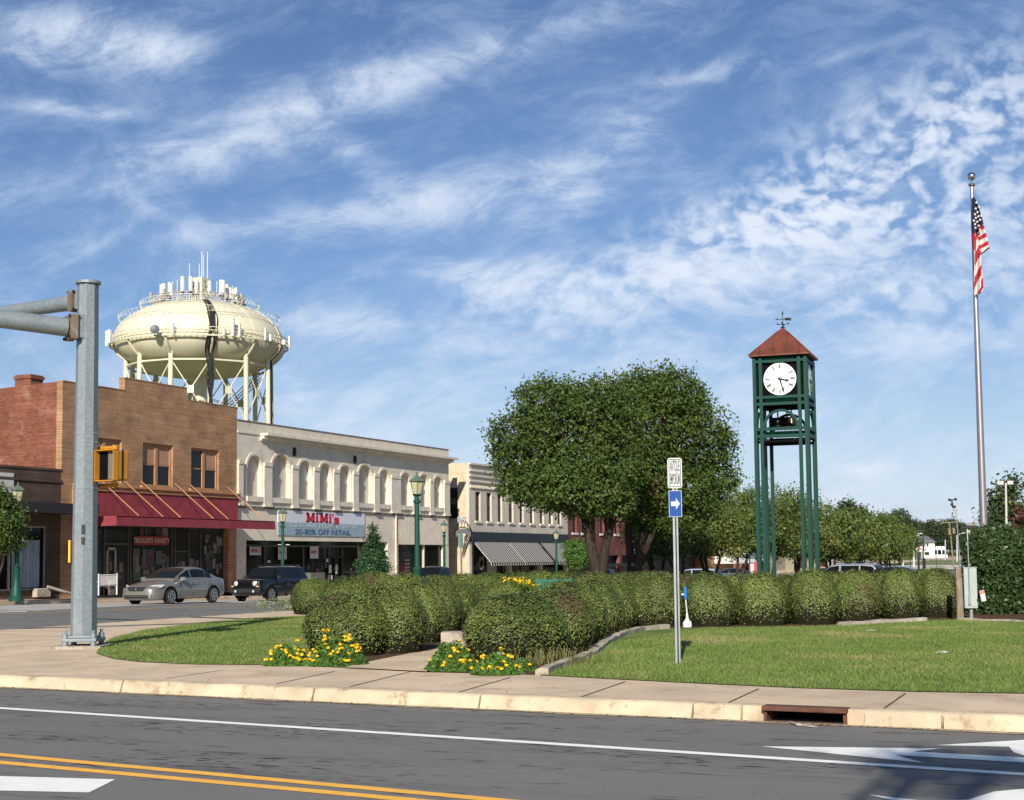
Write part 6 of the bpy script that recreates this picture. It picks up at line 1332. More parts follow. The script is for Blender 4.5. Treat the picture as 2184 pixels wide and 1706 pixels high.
# bench
def bench(loc, rz, col, label, name='park_bench', w_=1.5, hb=.9):
    r = empty(name, loc, label, 'bench', rz=rz); m = plain('bench_paint', col, .5); b = MB()
    for k in range(5): b.box(-w_/2, w_/2, -.22+k*.1, -.14+k*.1, .42, .45)
    b.obj('seat', m, r); b = MB()
    n = int(w_/.075)
    for k in range(n): x = -w_/2+.05+(w_-.1)*k/(n-1); b.box(x-.018, x+.018, .26, .28, .5, hb-.05)
    b.box(-w_/2, w_/2, .25, .29, hb-.05, hb).box(-w_/2, w_/2, .25, .29, .48, .53); b.obj('backrest', m, r)
    for s_ in (-1, 1):
        MB().box(s_*(w_/2-.03)-.025, s_*(w_/2-.03)+.025, -.22, -.17, 0, .62).box(s_*(w_/2-.03)-.025, s_*(w_/2-.03)+.025, -.22, .28, .62, .66).obj('armrest', m, r)
        MB().box(s_*(w_/2-.03)-.02, s_*(w_/2-.03)+.02, .24, .30, 0, hb+.03).obj('leg', m, r)
c = AT(1184, 1236, 36.5); bench((c.x, c.y, .13), TH+radians(6), (.008, .14, .105), 'teal green metal bench among the hedges, only its back showing', w_=.95, hb=c.z-.15+.02)
c = XP(218, 1277, -46.0); bench((-45.9, Fy(218)-1.2, .155), -pi/2, (.7, .7, .68), 'white slatted bench in front of the tan store, left of the silver sedan', w_=1.35, hb=.98)
# utility box, post, weather station, hooded pole
c = G(2072, 1321, .15); d36 = c.dot(Vector((-sin(TH), cos(TH), 0))); u_ = d36/FP
ub = empty('utility_box', (c.x, c.y, .15), 'tall pale grey utility box on a short pipe beside the wooden post', 'utility box', rz=TH-radians(14)); Zp = lambda py: AT(2072, py, d36).z-.15
gm_ = mat('box_grey', (.36, .40, .375), .5, .1, .08, 3)
MB().box(-.145, .145, -.10, .14, Zp(1297), Zp(1211)).box(-.16, .16, -.115, .155, Zp(1211)+.001, Zp(1211)+.02).obj('cabinet', gm_, ub, bevel=.008); MB().box(-.13, .13, -.108, -.101, Zp(1293), Zp(1215)).obj('door', gm_, ub)
MB().tube([(0, 0, -.02), (0, 0, Zp(1297)-.001)], .045, 10).obj('pipe', MT['galv'], ub)
b = MB().tube([(-.03, -.135, Zp(1290)), (-.03, -.135, Zp(1150)), (-.03, -.06, Zp(1126))], .013, 6).box(-.055, -.005, -.16, -.12, Zp(1288), Zp(1270)); b.obj('conduit', MT['galv'], ub)
MB().box(-.17, .17, -.1, .1, Zp(1127), Zp(1122)).obj('hood', MT['dark'], ub); MB().box(-.05, .04, -.03, .03, Zp(1136), Zp(1128)).obj('sensor', MT['palefr'], ub)
c = G(2046.5, 1323, .15); wp = MB().box(-.062, .062, -.06, .06, 0, AT(2046, 1208, d36).z-.15).obj('wooden_post', mat('weathered_wood', (.27, .19, .125), .9, 0, .3, 9, .01, 60, (.14, .10, .07), .5, .7, streaks=True), bevel=.012); wp.location = (c.x, c.y, .14); wp.rotation_euler = (0, 0, TH); tag(wp, 'square weathered wooden post left of the utility box', 'post')
c = AT(2054, 1300, d36+.15); ws = empty('weather_station', (c.x, c.y, .15), 'thin pole with cup anemometer and wind vane above the hedge', 'weather station', rz=TH); Zq = lambda py: AT(2050, py, d36+.15).z-.15; tx = -.085
MB().tube([(0, 0, 0), (0, 0, .5), (tx, 0, Zq(1085))], .012, 6).obj('pole', MT['galv'], ws); b = MB().tube([(tx, 0, Zq(1108)), (tx, 0, Zq(1084))], .03, 8).box(tx-.05, tx+.05, -.03, .03, Zq(1088), Zq(1083)); b.obj('sensor_body', gm_, ws)
b = MB().tube([(tx-.07, 0, Zq(1083)), (tx-.09, 0, Zq(1066))], .018, 6).tube([(tx-.13, 0, Zq(1066)), (tx+.01, 0, Zq(1066)+.01)], .012, 5)
for x, z in ((tx-.14, Zq(1066)), (tx+.0, Zq(1065)), (tx-.03, Zq(1081)), (tx-.09, Zq(1076))): b.lathe([(.01, -.03), (.035, -.01), (.035, .02), (.01, .035)], (x, 0, z), 8)
b.obj('anemometer', MT['dark'], ws); MB().tube([(tx-.08, 0, Zq(1092)), (tx-.10, 0, Zq(1101)), (tx-.02, 0, Zq(1104))], .012, 5).obj('vane', MT['dark'], ws)
c = AT(2096, 1270, d36-.5); o = tag(MB().box(-.055, .055, -.005, .005, -.13, .12).obj('notice_tag', MT['paper']), 'small white and pink tag hanging in the dark bush', 'tag'); o.location = c; o.rotation_euler = (0, radians(-12), TH)
o2 = MB().box(-.05, .05, -.009, -.0055, .04, .115).obj('pink_stripe', plain('pink', (.55, .2, .15), .7), o)
# green street name sign by the alley
p = XP(983, 1154, -42.5); r = empty('street_name_sign', (p.x, p.y, gz(p.y)+.15), 'pale green street sign on a thin pole before the alley', 'sign'); MB().tube([(0, 0, 0), (0, 0, p.z-gz(p.y))], .05, 6).obj('pole', MT['galv'], r); z = p.z-gz(p.y)-.15
MB().box(-.02, .02, -.30, .30, z-.45, z+.48).obj('panel', plain('pale_green', (.33, .45, .38), .5), r)
# blue hanging sign and red kiosk between the far trunks
p = AT(1603, 1180, 150); r = empty('blue_street_sign', (p.x, p.y, gz(p.y)), 'small blue sign with white lettering on a pole left of the tower', 'sign', rz=TH); z = p.z-gz(p.y); MB().tube([(-.2, .05, 0), (-.2, .05, z+.3)], .06, 6).obj('pole', MT['dark'], r); MB().box(-.33, .33, -.03, .03, z-.36, z+.32).obj('panel', plain('signblue', (.005, .04, .26), .5), r); MB().box(-.2, .2, -.04, -.031, z-.07, z+.09).obj('lettering', MT['paper'], r)
p = AT(1612, 1216, 120); r = empty('red_kiosk', (p.x, p.y, gz(p.y)), 'red and white box standing behind the tower\'s left legs', 'kiosk', rz=TH); MB().box(-.5, .45, -.4, .4, 0, AT(1612, 1202, 120).z-gz(p.y)).obj('cabinet', plain('kiosk_white', (.65, .5, .5), .6), r, bevel=.03); MB().box(-.2, .47, -.43, -.401, .1, 2.2).obj('red_panel', plain('kiosk_red', (.45, .04, .06), .6), r)
# ================================================================ TREES
MT['bark'] = mat('bark', (.06, .045, .033), .95, 0, .4, 5, .03, 18, (.03, .023, .018), .45, .65, .1, streaks=True)
def crown_mesh(name, lobes, ncl, per, ls, m, seed, lump=.12, flat=.25, spread=.33, inner=.45):
    rg = np.random.default_rng(seed); out = []; cen = []
    tot = sum(l[1][0]*l[1][1] for l in lobes)
    for (c_, rad) in lobes:
        n = int(ncl*rad[0]*rad[1]/tot); d = rg.normal(size=(n, 3)); d /= np.linalg.norm(d, axis=1)[:, None]; th = np.arctan2(d[:, 1], d[:, 0]); ph_ = np.arcsin(d[:, 2]); q = rg.uniform(0, 6, 6)
        lm = 1+lump*(np.sin(5*th+q[0])*np.cos(3*ph_+q[1])+.7*np.sin(9*th+q[2]+4*ph_)*np.cos(7*ph_+q[3])); bd = rg.normal(size=(26, 3)); bd /= np.linalg.norm(bd, axis=1)[:, None]; lm = lm*(.93+.17*np.exp(-(1-(d @ bd.T).max(1))/.022)); r_ = (inner+(1-inner)*rg.uniform(0, 1, n)**.45)*lm
        cen.append(np.array(c_)+d*r_[:, None]*np.array(rad))
    cen = np.concatenate(cen); p = np.repeat(cen, per, 0)+rg.normal(0, spread, (len(cen)*per, 3))*np.array([1, 1, .75]); c0 = np.average([l[0] for l in lobes], axis=0, weights=[l[1][0] for l in lobes])
    nn = p-c0; nn /= np.linalg.norm(nn, axis=1)[:, None]; nn[:, 2] += .7; nn /= np.linalg.norm(nn, axis=1)[:, None]; return quads(name, leafquads(p, nn, ls, rg, flat+.15, .6), m), cen
def tree(name, loc, label, lobes, ncl, per, ls, m, seed, stems, cat='tree', group=None, lump=.12, spread=.33, trunk_r=.22, inner=.45, twigs=40):
    r = empty(name, loc, label, cat, group); cr, cen = crown_mesh('crown', lobes, ncl, per, ls, m, seed, lump, .25, spread, inner); cr.parent = r; rr = random.Random(seed); b = MB(); ends = []
    for pts, r0, r1 in stems:
        n = len(pts); b.tube(pts, [r0+(r1-r0)*i/(n-1) for i in range(n)], 9); ends.append((Vector(pts[-1]), r1)); ends.append((Vector(pts[-2]), r1*1.15))
    idx = [rr.randrange(len(cen)) for _ in range(twigs)]
    for i in idx:
        t_ = Vector([float(q) for q in cen[i]]); e, er = min(ends, key=lambda e_: (e_[0]-t_).length+rr.uniform(0, 1.2)); md = e.lerp(t_, .5)+Vector((rr.uniform(-.2, .2), rr.uniform(-.2, .2), rr.uniform(-.1, .3))); b.tube([e, md, t_], [min(er*.6, .09), .04, .012], 5)
    b.obj('trunk', MT['bark'], r, smooth=True); return r
MT['leafA'] = leafmat('dark_green_leaves', (.034, .070, .016), (.130, .185, .042), (.17, .15, .05), .5, .62, .75, .28, .5, .25)
MT['leafB'] = leafmat('olive_leaves', (.055, .095, .018), (.17, .215, .045), (.22, .19, .05), .35, .60, .75, .25)
MT['leafC'] = leafmat('far_dark_leaves', (.028, .050, .018), (.065, .09, .03), None, trans=.1)
MT['leafD'] = leafmat('conifer_green', (.015, .050, .020), (.045, .11, .035), None, trans=.1)
MT['leafE'] = leafmat('glossy_dark_leaves', (.014, .036, .008), (.055, .095, .022), None, trans=.1, rough=.42, spec=.4)
MT['leafF'] = leafmat('reddish_leaves', (.11, .04, .03), (.2, .09, .06), None, trans=.2)
def at0(px, d): p = AT(px, 1200, d); return p.x, p.y
def lobe(px, py, d, rx, rz, base, ry=None): p = AT(px, py, d); return ((p.x-base[0], p.y-base[1], p.z-base[2]), (rx, ry or rx*.9, rz))
sv = lambda px, py, d, base: (lambda p: (p.x-base[0], p.y-base[1], p.z-base[2]))(AT(px, py, d))
k_ = 62/FP
bA = (*at0(1280, 62), .1)
tree('shade_tree', bA, 'big dark green shade tree with forked trunk, left of the two', [lobe(1218, 915, 62, 2.7, 2.3, bA), lobe(1128, 990, 62, 1.7, 1.5, bA), lobe(1285, 880, 62, 2.0, 1.7, bA), lobe(1255, 1010, 61.5, 2.4, 1.4, bA), lobe(1160, 872, 62, 1.5, 1.3, bA), lobe(1092, 935, 62, 1.1, 1.1, bA), lobe(1170, 1040, 61, 1.7, .9, bA), lobe(1100, 1035, 62, .9, .7, bA), lobe(1280, 1060, 61, 1.5, .8, bA), lobe(1215, 1070, 62, 1.3, .6, bA)], 2250, 22, .150, MT['leafA'], 21,
     [([sv(1272, 1262, 62, bA), sv(1272, 1215, 62, bA), sv(1258, 1150, 62, bA), sv(1243, 1085, 62, bA), sv(1215, 1010, 62, bA), sv(1190, 960, 62, bA)], .30, .08),
      ([sv(1282, 1262, 62, bA), sv(1285, 1210, 62, bA), sv(1294, 1150, 62, bA), sv(1312, 1090, 62, bA), sv(1318, 1020, 62, bA), sv(1325, 960, 62, bA)], .26, .08),
      ([sv(1262, 1170, 62, bA), sv(1262, 1100, 61.8, bA), sv(1270, 1020, 62, bA), sv(1275, 940, 62, bA)], .17, .06), ([sv(1238, 1090, 62, bA), sv(1190, 1045, 62, bA), sv(1130, 1010, 62, bA)], .14, .05), ([sv(1300, 1145, 62, bA), sv(1290, 1080, 62, bA), sv(1300, 1000, 62, bA)], .15, .06)], lump=.10, spread=.20, inner=.5, twigs=170)
bB = (*at0(1352, 69), 0.)
tree('shade_tree', bB, 'big dark green shade tree with thin trunks, right of the two', [lobe(1395, 900, 69, 2.7, 2.7, bB), lobe(1478, 930, 69, 1.9, 2.0, bB), lobe(1345, 985, 69, 2.3, 2.0, bB), lobe(1430, 845, 69, 1.7, 1.3, bB), lobe(1380, 840, 69, 1.3, 1.1, bB), lobe(1528, 955, 69, 1.0, 1.2, bB), lobe(1455, 1045, 69, 2.3, 1.3, bB), lobe(1530, 1020, 69, 1.0, .8, bB), lobe(1395, 1070, 70, 2.0, 1.2, bB), lobe(1350, 1085, 69, 1.4, .9, bB), lobe(1440, 1105, 69.5, 1.7, .9, bB)], 2700, 22, .155, MT['leafA'], 22,
     [([sv(1350, 1262, 69, bB), sv(1347, 1205, 69, bB), sv(1340, 1140, 69, bB), sv(1345, 1070, 69, bB), sv(1360, 990, 69, bB)], .26, .09), ([sv(1356, 1262, 69, bB), sv(1360, 1200, 69, bB), sv(1372, 1130, 69, bB), sv(1395, 1060, 69, bB), sv(1410, 980, 69, bB)], .25, .09),
      ([sv(1365, 1205, 69, bB), sv(1390, 1140, 69, bB), sv(1425, 1080, 69, bB), sv(1470, 1020, 69, bB)], .17, .06)], lump=.10, spread=.21, inner=.5, twigs=150)
# shorter trees of the street row
def rowtree(px, d, top, rw, label, m, seed, per=30, stemsn=3, group='trees along the street'):
    b0 = at0(px, d); z0 = gz(b0[1]) if b0[1] > 61.5 else .15; base = (*b0, z0); zt_ = AT(px, top, d).z-z0; rz_ = (zt_-1.9)/2; c_ = 1.9+rz_; rr = random.Random(seed); stems = []
    for k in range(stemsn): a = rr.uniform(0, 6.28)+k*2.1; x, y = cos(a), sin(a); stems.append(([(x*.1, y*.1, -.1), (x*.25, y*.25, .9), (x*.7, y*.6, 2.2), (x*1.2, y*1.0, c_+.3)], .14 if d < 100 else .16, .05))
    lob = [((0, 0, c_+.2), (rw*.8, rw*.8, rz_*.95)), ((rw*.4, .2, c_-.3), (rw*.62, rw*.62, rz_*.75)), ((-rw*.4, -.2, c_-.2), (rw*.62, rw*.62, rz_*.75)), ((0, -rw*.4, c_-.4), (rw*.5, rw*.5, rz_*.6))]
    return tree('street_tree', base, label, lob, int(520*(rw/2.8)**2), int(per*.62), .16 if d < 100 else .23, m, seed, stems, 'tree', group, .10, .24, inner=.35, twigs=26)
RT_ = [(1404, 80, 1085, 2.0, 'thin dark trunked tree between the two shade trees and the sign post', 'leafA'), (1452, 88, 1060, 2.6, 'thin tree directly behind the sign post', 'leafA'), (1515, 84, 1062, 2.5, 'olive tree just right of the sign post', 'leafB'), (1570, 92, 1030, 3.0, 'olive tree rising between the shade trees and the tower', 'leafB'),
       (1640, 92, 1027, 3.3, 'olive tree behind the left legs of the clock tower', 'leafB'), (1700, 99, 1045, 3.0, 'olive tree behind the right legs of the clock tower', 'leafB'), (1768, 105, 1076, 3.0, 'yellow-green tree first right of the tower', 'leafB'), (1815, 114, 1084, 3.0, 'yellow-green tree second right of the tower', 'leafB'), (1850, 124, 1092, 3.1, 'yellow-green tree third right of the tower', 'leafB'), (1878, 134, 1100, 3.0, 'yellow-green tree fourth right of the tower', 'leafB'), (1900, 146, 1108, 3.0, 'last yellow-green tree of the row, by the green sign', 'leafB')]
for i, (px, d, top, rw, lb, mm) in enumerate(RT_): rowtree(px, d, top, rw, lb, MT[mm], 40+i, 34 if d < 100 else 24)
# left edge street tree, small conical tree, round shrub
b0 = (-43.0, XP(-12, 1150, -43.0).y, .15)
tree('street_tree', b0, 'dense bright green small tree at the left edge of the picture', [((0, 0, 3.35), (1.1, 1.05, 1.2)), ((0, .4, 2.75), (.9, .85, .8)), ((0, -.3, 4.1), (.7, .7, .7))], 420, 36, .12, MT['leafA'], 61, [([(0, 0, 0), (.03, 0, 1.2), (0, .1, 2.6)], .10, .05), ([(0, 0, .4), (.2, .3, 1.6), (.2, .4, 2.6)], .06, .03)], spread=.2, inner=.2)
p = XP(795, 1235, -42.2); b0 = (p.x, p.y, gz(p.y)+.15); ztp = XP(795, 1108, -42.2).z-b0[2]; rc = 35*p.length/FP
tree('conical_tree', b0, 'small conical evergreen tree in front of the arcaded store', [((0, 0, ztp*.36), (rc, rc, ztp*.20)), ((0, 0, ztp*.52), (rc*.72, rc*.72, ztp*.2)), ((0, 0, ztp*.70), (rc*.42, rc*.42, ztp*.18)), ((0, 0, ztp*.87), (rc*.16, rc*.16, ztp*.12))], 420, 30, .13, MT['leafD'], 62, [([(0, 0, 0), (0, .05, ztp*.5), (0, 0, ztp*.98)], .09, .02), ([(0, 0, 0), (.1, .2, ztp*.25), (.2, .3, ztp*.4)], .05, .02)], spread=.13, inner=.15, lump=.16)
p = XP(1232, 1180, -42.0); b0 = (p.x, p.y, gz(p.y)+.15); tree('round_shrub', b0, 'bright green rounded shrub left of the biggest tree trunk', [((0, 0, XP(1232, 1182, -42).z-b0[2]), (1.15, 1.15, 1.15))], 300, 30, .14, leafmat('fresh_green', (.05, .13, .02), (.13, .24, .045), None, trans=.25), 63, [([(0, 0, 0), (0, 0, 1.8)], .08, .05)], 'shrub', spread=.14, inner=.2)
b0 = XP(742, 1235, -41.5)
# big glossy bush at right
def glossy():
    lob = []; B_ = G(2125, 1326, .15); r = empty('glossy_bush', (B_.x, B_.y, .15), 'tall glossy dark leaved bush at the right edge behind the utility box', 'bush'); fx = Vector((cos(TH), sin(TH), 0)); fy = Vector((-sin(TH), cos(TH), 0)); rg = np.random.default_rng(77)
    prof = [(2058, 1185), (2075, 1135), (2100, 1124), (2135, 1122), (2170, 1128), (2210, 1132), (2300, 1150)]
    def htop(px): return AT(px, float(np.interp(px, [q[0] for q in prof], [q[1] for q in prof])), 36.3).z-.15
    pts = []; nr = []
    for _ in range(13000):
        px = rg.uniform(2060, 2330) if rg.uniform() < .86 else rg.uniform(2059, 2078); h = htop(px); edge = min(1, (px-2060)/35); dep = 1.15*sqrt(max(.02, edge))
        u = rg.uniform(0, 1)
        if u < .75: z = rg.uniform(.0, h); k = z/h; y = -dep*sqrt(max(0, 1-max(0, (k-.55)/.45)**2))
        else: a = rg.uniform(0, pi); z = h*(.55+.45*sin(a)); y = -dep*cos(a)
        p = AT(px, 1200, 37.6+y)-B_; p.z = z; pts.append(p+Vector(rg.normal(0, .06, 3))); nr.append(Vector((fy*-1*(1 if y < 0 else -1)))+Vector((0, 0, max(0, (z/h-.55)*2))))
    pts = np.array([tuple(p) for p in pts]); nr = np.array([tuple(n) for n in nr]); nr /= np.linalg.norm(nr, axis=1)[:, None]; L = leafquads(pts, nr, .105, rg, .5, .5); quads('foliage', L, MT['leafE'], r)
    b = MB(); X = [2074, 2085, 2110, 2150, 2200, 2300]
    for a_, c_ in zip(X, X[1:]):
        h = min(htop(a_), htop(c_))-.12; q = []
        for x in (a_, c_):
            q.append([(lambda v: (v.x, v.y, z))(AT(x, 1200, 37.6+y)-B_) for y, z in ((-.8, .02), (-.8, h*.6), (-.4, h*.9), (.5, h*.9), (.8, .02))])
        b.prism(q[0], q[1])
    b.obj('shade_core', MT['core'], r)  # solid dark filler, coloured as the shade inside the foliage
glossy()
# far trees: masters and copies
def farmaster(name, seed, m, shape):
    rg = np.random.default_rng(seed); H = 10.; lob = {'round': [((0, 0, 6), (3.4, 3.4, 3.6)), ((1.6, .5, 5), (2.4, 2.4, 2.4)), ((-1.7, -.4, 5.2), (2.4, 2.4, 2.6)), ((.3, 0, 8.2), (1.8, 1.8, 1.6))], 'tall': [((0, 0, 3), (2.6, 2.6, 2.2)), ((.5, 0, 5.4), (1.9, 1.9, 1.6)), ((-.3, 0, 7.4), (1.5, 1.5, 1.1)), ((.3, 0, 9), (1.0, 1.0, .8))]}[shape]
    return tree(name, (0, 0, 0), 'x', lob, 380, 24, .42, m, seed, [([(0, 0, -1), (0, 0, 4), (.2, 0, 7)], .25, .1)], 'tree', 'trees on the far hill', .16, .5, inner=.3, twigs=14)
FM = [farmaster('far_tree', 81, MT['leafC'], 'round'), farmaster('far_tree', 82, MT['leafC'], 'round')]
FT = [(1806, 1066, 190, 1, 'tall dark tree rising above the yellow-green row'), (1915, 1086, 230, .9, 'sparse tree above the end of the yellow-green row'), (1888, 1098, 220, .8, None), (1935, 1102, 400, 1, 'far tree left of the white house roof'), (1960, 1112, 440, 1, None), (1985, 1108, 430, 1, 'far tree directly behind the white house roof'),
      (2010, 1110, 440, 1, None), (2030, 1106, 450, 1, 'far dark tree behind the leaning utility pole'), (2052, 1115, 430, 1, None), (2075, 1120, 420, 1, None), (2025, 1140, 420, 1, 'far low tree right of the white house'), (2045, 1142, 410, 1, None), (1860, 1120, 300, 1, None), (1830, 1115, 280, 1, None), (1770, 1110, 240, .9, None), (1700, 1100, 260, 1, None), (1640, 1105, 260, 1, None), (1560, 1120, 240, 1, None), (2130, 1120, 350, 1, None), (2100, 1125, 380, 1, None)]
used = set()
for i, (px, py, d, s_, lb) in enumerate(FT):
    p = AT(px, py, d); z0 = gz(p.y); H = (p.z-z0)/10; M_ = FM[i % 2]; lb = lb or 'far dark tree merging into the wooded skyline beyond the street trees'
    if i < 2: M_.location = (p.x, p.y, z0); M_.scale = (H*s_, H*s_, H); M_['label'] = lb
    else: dup(M_, (p.x, p.y, z0), i*1.3, lb, None, (max(H*s_, .9), max(H*s_, .9), H))
p = AT(2160, 1100, 75); z0 = gz(p.y); b0 = (p.x, p.y, z0); H = AT(2150, 1008, 75).z-z0
tree('pine_tree', b0, 'dark pine-like tree at the right edge behind the glossy bush', [((.3, 0, H*.45), (1.9, 1.9, H*.18)), ((-.2, 0, H*.62), (1.4, 1.4, H*.13)), ((-.4, 0, H*.78), (.8, .8, H*.08)), ((.0, 0, H*.9), (.55, .5, H*.06)), ((1.2, 0, H*.4), (1.6, 1.6, H*.16))], 520, 26, .2, leafmat('pine_green', (.03, .06, .02), (.09, .12, .04), None, trans=.15), 91, [([(0, 0, 0), (0, 0, H*.5), (0, 0, H*.95)], .2, .04)], spread=.26, lump=.2)
p = AT(2166, 1092, 60); z0 = gz(p.y); b0 = (p.x, p.y, z0); tree('red_leaf_tree', b0, 'reddish leaved tree top at the right edge above the bush', [((.5, 0, p.z-z0-.2), (.5, .5, .3)), ((.9, 0, p.z-z0-.6), (.8, .8, .5))], 110, 26, .14, MT['leafF'], 92, [([(0, 0, 0), (0, 0, p.z-z0)], .1, .04)], spread=.16)
# unseen tree added behind the photographer; limbs shaped for the lower right shade
sh_ = lambda px, py, h: (lambda g_: (g_.x-SH.x*1.881*h, g_.y-SH.y*1.881*h, h))(G(px, py, 0))
tb = sh_(1960, 1760, 7.0); tb = (tb[0], tb[1], 0); lc = lambda px, py, h: tuple(a-c_ for a, c_ in zip(sh_(px, py, h), tb)); gl = lambda px, py, h, a, c_: (lc(px, py, h), (a, a, c_))
tree('shadow_tree', tb, 'unseen slender tree added behind the viewpoint to cast the lower right road shadow', [gl(1950, 1628, 10.2, .35, .3), gl(2030, 1634, 10.4, .5, .35), gl(2110, 1628, 10.2, .5, .3), gl(2180, 1640, 10, .4, .3)], 60, 14, .14, MT['leafA'], 95,
     [([(0, 0, 0), (0, 0, 4), (.05, 0, 7.0)], .15, .10), ([(0, 0, 6.0), lc(1905, 1706, 8), lc(1957, 1648, 9.4), lc(1985, 1615, 10)], .09, .06), ([(0, 0, 6.6), lc(2050, 1706, 8.2), lc(2118, 1648, 9.6), lc(2150, 1612, 10)], .11, .07),
      ([(0, 0, 6.2), lc(1830, 1706, 8), lc(1917, 1638, 9.2)], .06, .04), ([lc(1868, 1676, 8.6), lc(1990, 1700, 8.7), lc(2080, 1660, 9)], .035, .03), ([lc(1900, 1650, 9), lc(1985, 1690, 9), lc(2050, 1640, 9.2)], .035, .03), ([lc(1930, 1632, 9.6), lc(2060, 1630, 9.8), lc(2184, 1650, 9.8)], .05, .04)], spread=.2, inner=.3, twigs=12)
# ================================================================ FAR RIGHT: house, poles, signs
def far_house():
    d = 345; c = AT(1978, 1186, d); z0 = c.z; r = empty('white_house', (c.x, c.y, z0), 'white two-storey house with dark grey hip roof in the far right distance', 'house', rz=TH); u = d/FP; w_ = plain('house_white', (.78, .77, .74), .8); ro = plain('slate_roof', (.17, .17, .18), .8)
    X = lambda px: (px-1978)*u; Z = lambda py: AT(1978, py, d).z-z0
    MB().box(X(1970), X(1994), 0, 7, -4, Z(1157)).box(X(1936), X(1969.9), 1, 7, Z(1170), Z(1156)).obj('wall', w_, r)
    b = MB(); b.add([(X(1934), -.5, Z(1157)), (X(1998), -.5, Z(1157)), (X(1998), 8, Z(1157)), (X(1934), 8, Z(1157)), (X(1958), 3.5, Z(1143)), (X(1989), 3.5, Z(1143))], [(0, 1, 5, 4), (1, 2, 5), (2, 3, 4, 5), (3, 0, 4), (3, 2, 1, 0)]); ro_ = b.obj('roof', ro, r); MB().box(X(1965), X(1969), 3, 4, Z(1144), Z(1136)).obj('chimney', w_, ro_)
    for px in (1977,): MB().box(X(px), X(px+4), -.05, -.01, Z(1165), Z(1159)).obj('window', MT['glass2'], r)
    MB().box(X(1972), X(1982), -.06, -.011, Z(1184), Z(1177)).obj('window', MT['glass2'], r)
    b = MB().box(X(1994), X(2014), -1, 5, Z(1173), Z(1171)).box(X(1994), X(2014), -1, -.8, Z(1171), Z(1165.5)); 
    for px in (1996, 2005, 2013): b.box(X(px), X(px+1.2), -1.2, -1.01, -4, Z(1173))
    b.box(X(1994), X(2018), -1, 5, -4, Z(1183)); b.obj('porch', w_, r); MB().box(X(1994.5), X(2012), 2, 2.2, Z(1183), Z(1173.2)).obj('porch_back', MT['dark'], r)
    MB().prism([(X(1926), -2, Z(1178)), (X(1948), -2, Z(1176)), (X(1948), -2, Z(1167)), (X(1930), -2, Z(1171))], [(X(1926), 0, Z(1178)), (X(1948), 0, Z(1176)), (X(1948), 0, Z(1167)), (X(1930), 0, Z(1171))]).box(X(1948), X(1970), -2, 0, Z(1166), Z(1160)).obj('carport_roof', ro, r)
far_house()
def pole(px, ytop, ybot, d, label, m, arm_px=0, r_=.1, name='street_light', lean_=0):
    p = AT(px, ybot, d); q = AT(px+lean_, ytop, d); z0 = gz(p.y); r = empty(name, (p.x, p.y, z0), label, 'street light' if arm_px else 'pole'); b = MB(); t_ = q-p; b.tube([(0, 0, 0), (t_.x, t_.y, q.z-z0)], [r_, r_*.7], 8); b.obj('pole', m, r)
    if arm_px:
        u = d/FP; v = Vector((cos(TH), sin(TH), 0)); e = v*arm_px*u; zt2 = q.z-z0; MB().tube([(t_.x, t_.y, zt2-.3), tuple(Vector((t_.x, t_.y, zt2))+e*.4+Vector((0, 0, .2))), tuple(Vector((t_.x, t_.y, zt2+.35))+e)], .045, 5).obj('arm', m, r); a = Vector((t_.x, t_.y, zt2+.4))+e; MB().box(a.x-.3, a.x+.3, a.y-.1, a.y+.1, a.z-.12, a.z+.02).obj('lamp_head', m, r)
    return r
pc = plain('concrete_pole', (.52, .50, .45), .8); wdp = plain('wood_pole', (.22, .17, .12), .9)
pole(1949, 1143, 1207, 210, 'pale street light left of the white house', pc, 14, .16); pole(1926, 1162, 1208, 220, 'short white pole left of the house', pc, 0, .14, 'white_pole'); pole(1969, 1119, 1211, 190, 'thin dark pole standing before the house', MT['dark'], 0, .10, 'utility_pole')
pole(2034, 1113, 1208, 200, 'leaning wooden utility pole with crossarm', wdp, -22, .11, 'utility_pole', -9); pole(2041, 1141, 1190, 260, 'street light right of the leaning utility pole', pc, 14, .15); pole(2016, 1151, 1187, 300, 'short pale pole right of the house', pc, 0, .15, 'white_pole')
p = AT(2025, 1114, 200); o = tag(MB().box(-1.3, 1.3, -.06, .06, -.06, .06).tube([(-.2, -.25, -1.7), (-.2, -.25, -.8)], .2, 8).tube([(.4, -.25, -1.6), (.4, -.25, -.8)], .2, 8).obj('crossarm', wdp), 'crossarm with transformers near the top of the leaning pole', 'crossarm'); o.location = p; o.rotation_euler = (0, radians(-4), TH)
pole(2078, 1110, 1160, 230, 'distant utility pole right of the anemometer', wdp, 0, .14, 'utility_pole'); p = AT(2078, 1116, 230); o = tag(MB().box(-1.1, 1.1, -.05, .05, -.06, .06).obj('crossarm', wdp), 'crossarm of the distant pole right of the anemometer', 'crossarm'); o.location = p; o.rotation_euler = (0, 0, TH)
fl = pole(2145, 1030, 1150, 70, 'tall light mast with twin floodlights at the right edge', pc, 0, .07, 'light_mast'); zf_ = AT(2145, 1030, 70).z-gz(AT(2145, 1150, 70).y); tf = AT(2145, 1030, 70)-AT(2145, 1150, 70)
for k_ in (-1, 1): MB().box(tf.x+k_*.22-.13, tf.x+k_*.22+.13, tf.y-.1, tf.y+.1, zf_-.08, zf_+.10).obj('floodlight', pc, fl)
 
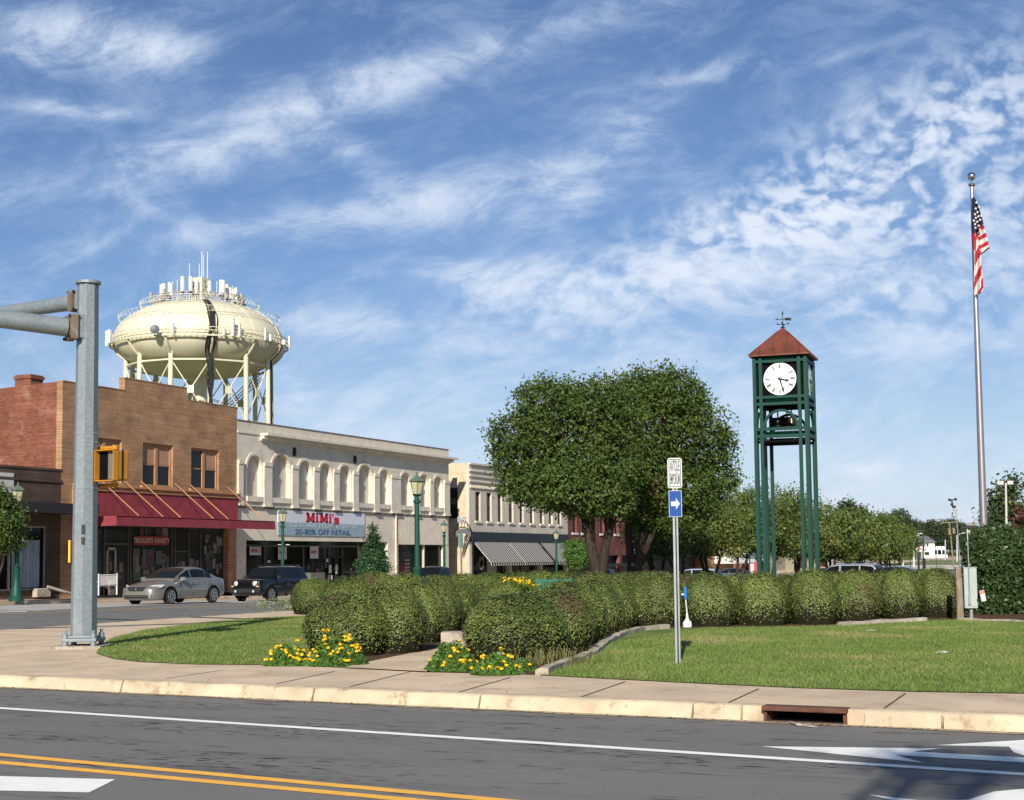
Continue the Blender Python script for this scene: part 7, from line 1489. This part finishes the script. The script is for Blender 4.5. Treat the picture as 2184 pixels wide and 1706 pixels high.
b = MB(); A_ = [AT(1905, 1152, 210), AT(1975, 1149, 205), AT(2060, 1152, 190)]; b.tube(A_, .04, 4); tag(b.obj('overhead_cable', MT['dark']), 'sagging overhead cable in front of the far trees', 'cable')
p = AT(1962, 1172, 250); r = empty('yard_sign', (p.x, p.y, gz(p.y)), 'white and red roadside sign panel left of the house', 'sign', rz=TH); z = p.z-gz(p.y); u = 250/FP; MB().box(-8*u, 8*u, -.1, .1, z-5*u, z+6*u).obj('panel', plain('sw', (.8, .76, .74), .7), r); MB().box(-6*u, 7*u, -.13, -.101, z+1.2*u, z+3.2*u).obj('red_band', plain('sr', (.6, .12, .1), .7), r); MB().box(-8*u, -7.3*u, -.05, .05, 0, z-5*u).box(2*u, 8*u, -.05, .05, z-20*u, z-6*u).obj('post', MT['palefr'], r)
p = AT(1911, 1184, 200); r = empty('green_road_sign', (p.x, p.y, gz(p.y)), 'bright green road sign at the end of the tree row', 'sign', rz=TH); z = p.z-gz(p.y); u = 200/FP; MB().box(-4*u, 4*u, -.05, .05, z-5*u, z+5*u).obj('panel', plain('rg', (.01, .32, .12), .5), r); MB().tube([(-3*u, .1, 0), (-3*u, .1, z+3*u)], .07, 6).obj('pole', MT['dark'], r)
for px, lb in ((1959, 'thin dark post left of the house sign'), (1972, 'stout dark post below the white house')):
    pole(px, 1190, 1212, 150, lb, MT['dark'], 0, .14, 'dark_post')
# far lawn and pale road edge beyond the car park
def gsheet(name, pts, m, dz):
    b = MB(); N_ = []
    for (px0, px1, py) in pts:
        for px in (px0, px1):
            lo_, hi_ = 60., 700.
            for _ in range(40):
                md = (lo_+hi_)/2; q = AT(px, py, md); lo_, hi_ = (md, hi_) if q.z > gz(q.y)+dz else (lo_, md)
            N_.append((q.x, q.y, gz(q.y)+dz))
    b.add(N_, [(2*i, 2*i+1, 2*i+3, 2*i+2) for i in range(len(pts)-1)]); return struct(b.obj(name, m))
gsheet('far_lawn', [(1880, 2100, y) for y in (1205, 1203, 1200, 1198, 1196, 1194)], mat('far_grass', (.17, .19, .07), .95, 0, .2, .05), .02)
gsheet('far_pavement', [(1840, 2140, y) for y in (1214, 1212, 1210, 1208, 1206, 1205)], mat('far_concrete', (.58, .53, .44), .9, 0, .1, .1), .02)
gsheet('far_road', [(1970, 2100, y) for y in (1194, 1192, 1190, 1188, 1187)], mat('far_brick', (.45, .34, .27), .9, 0, .1, .1), .025)
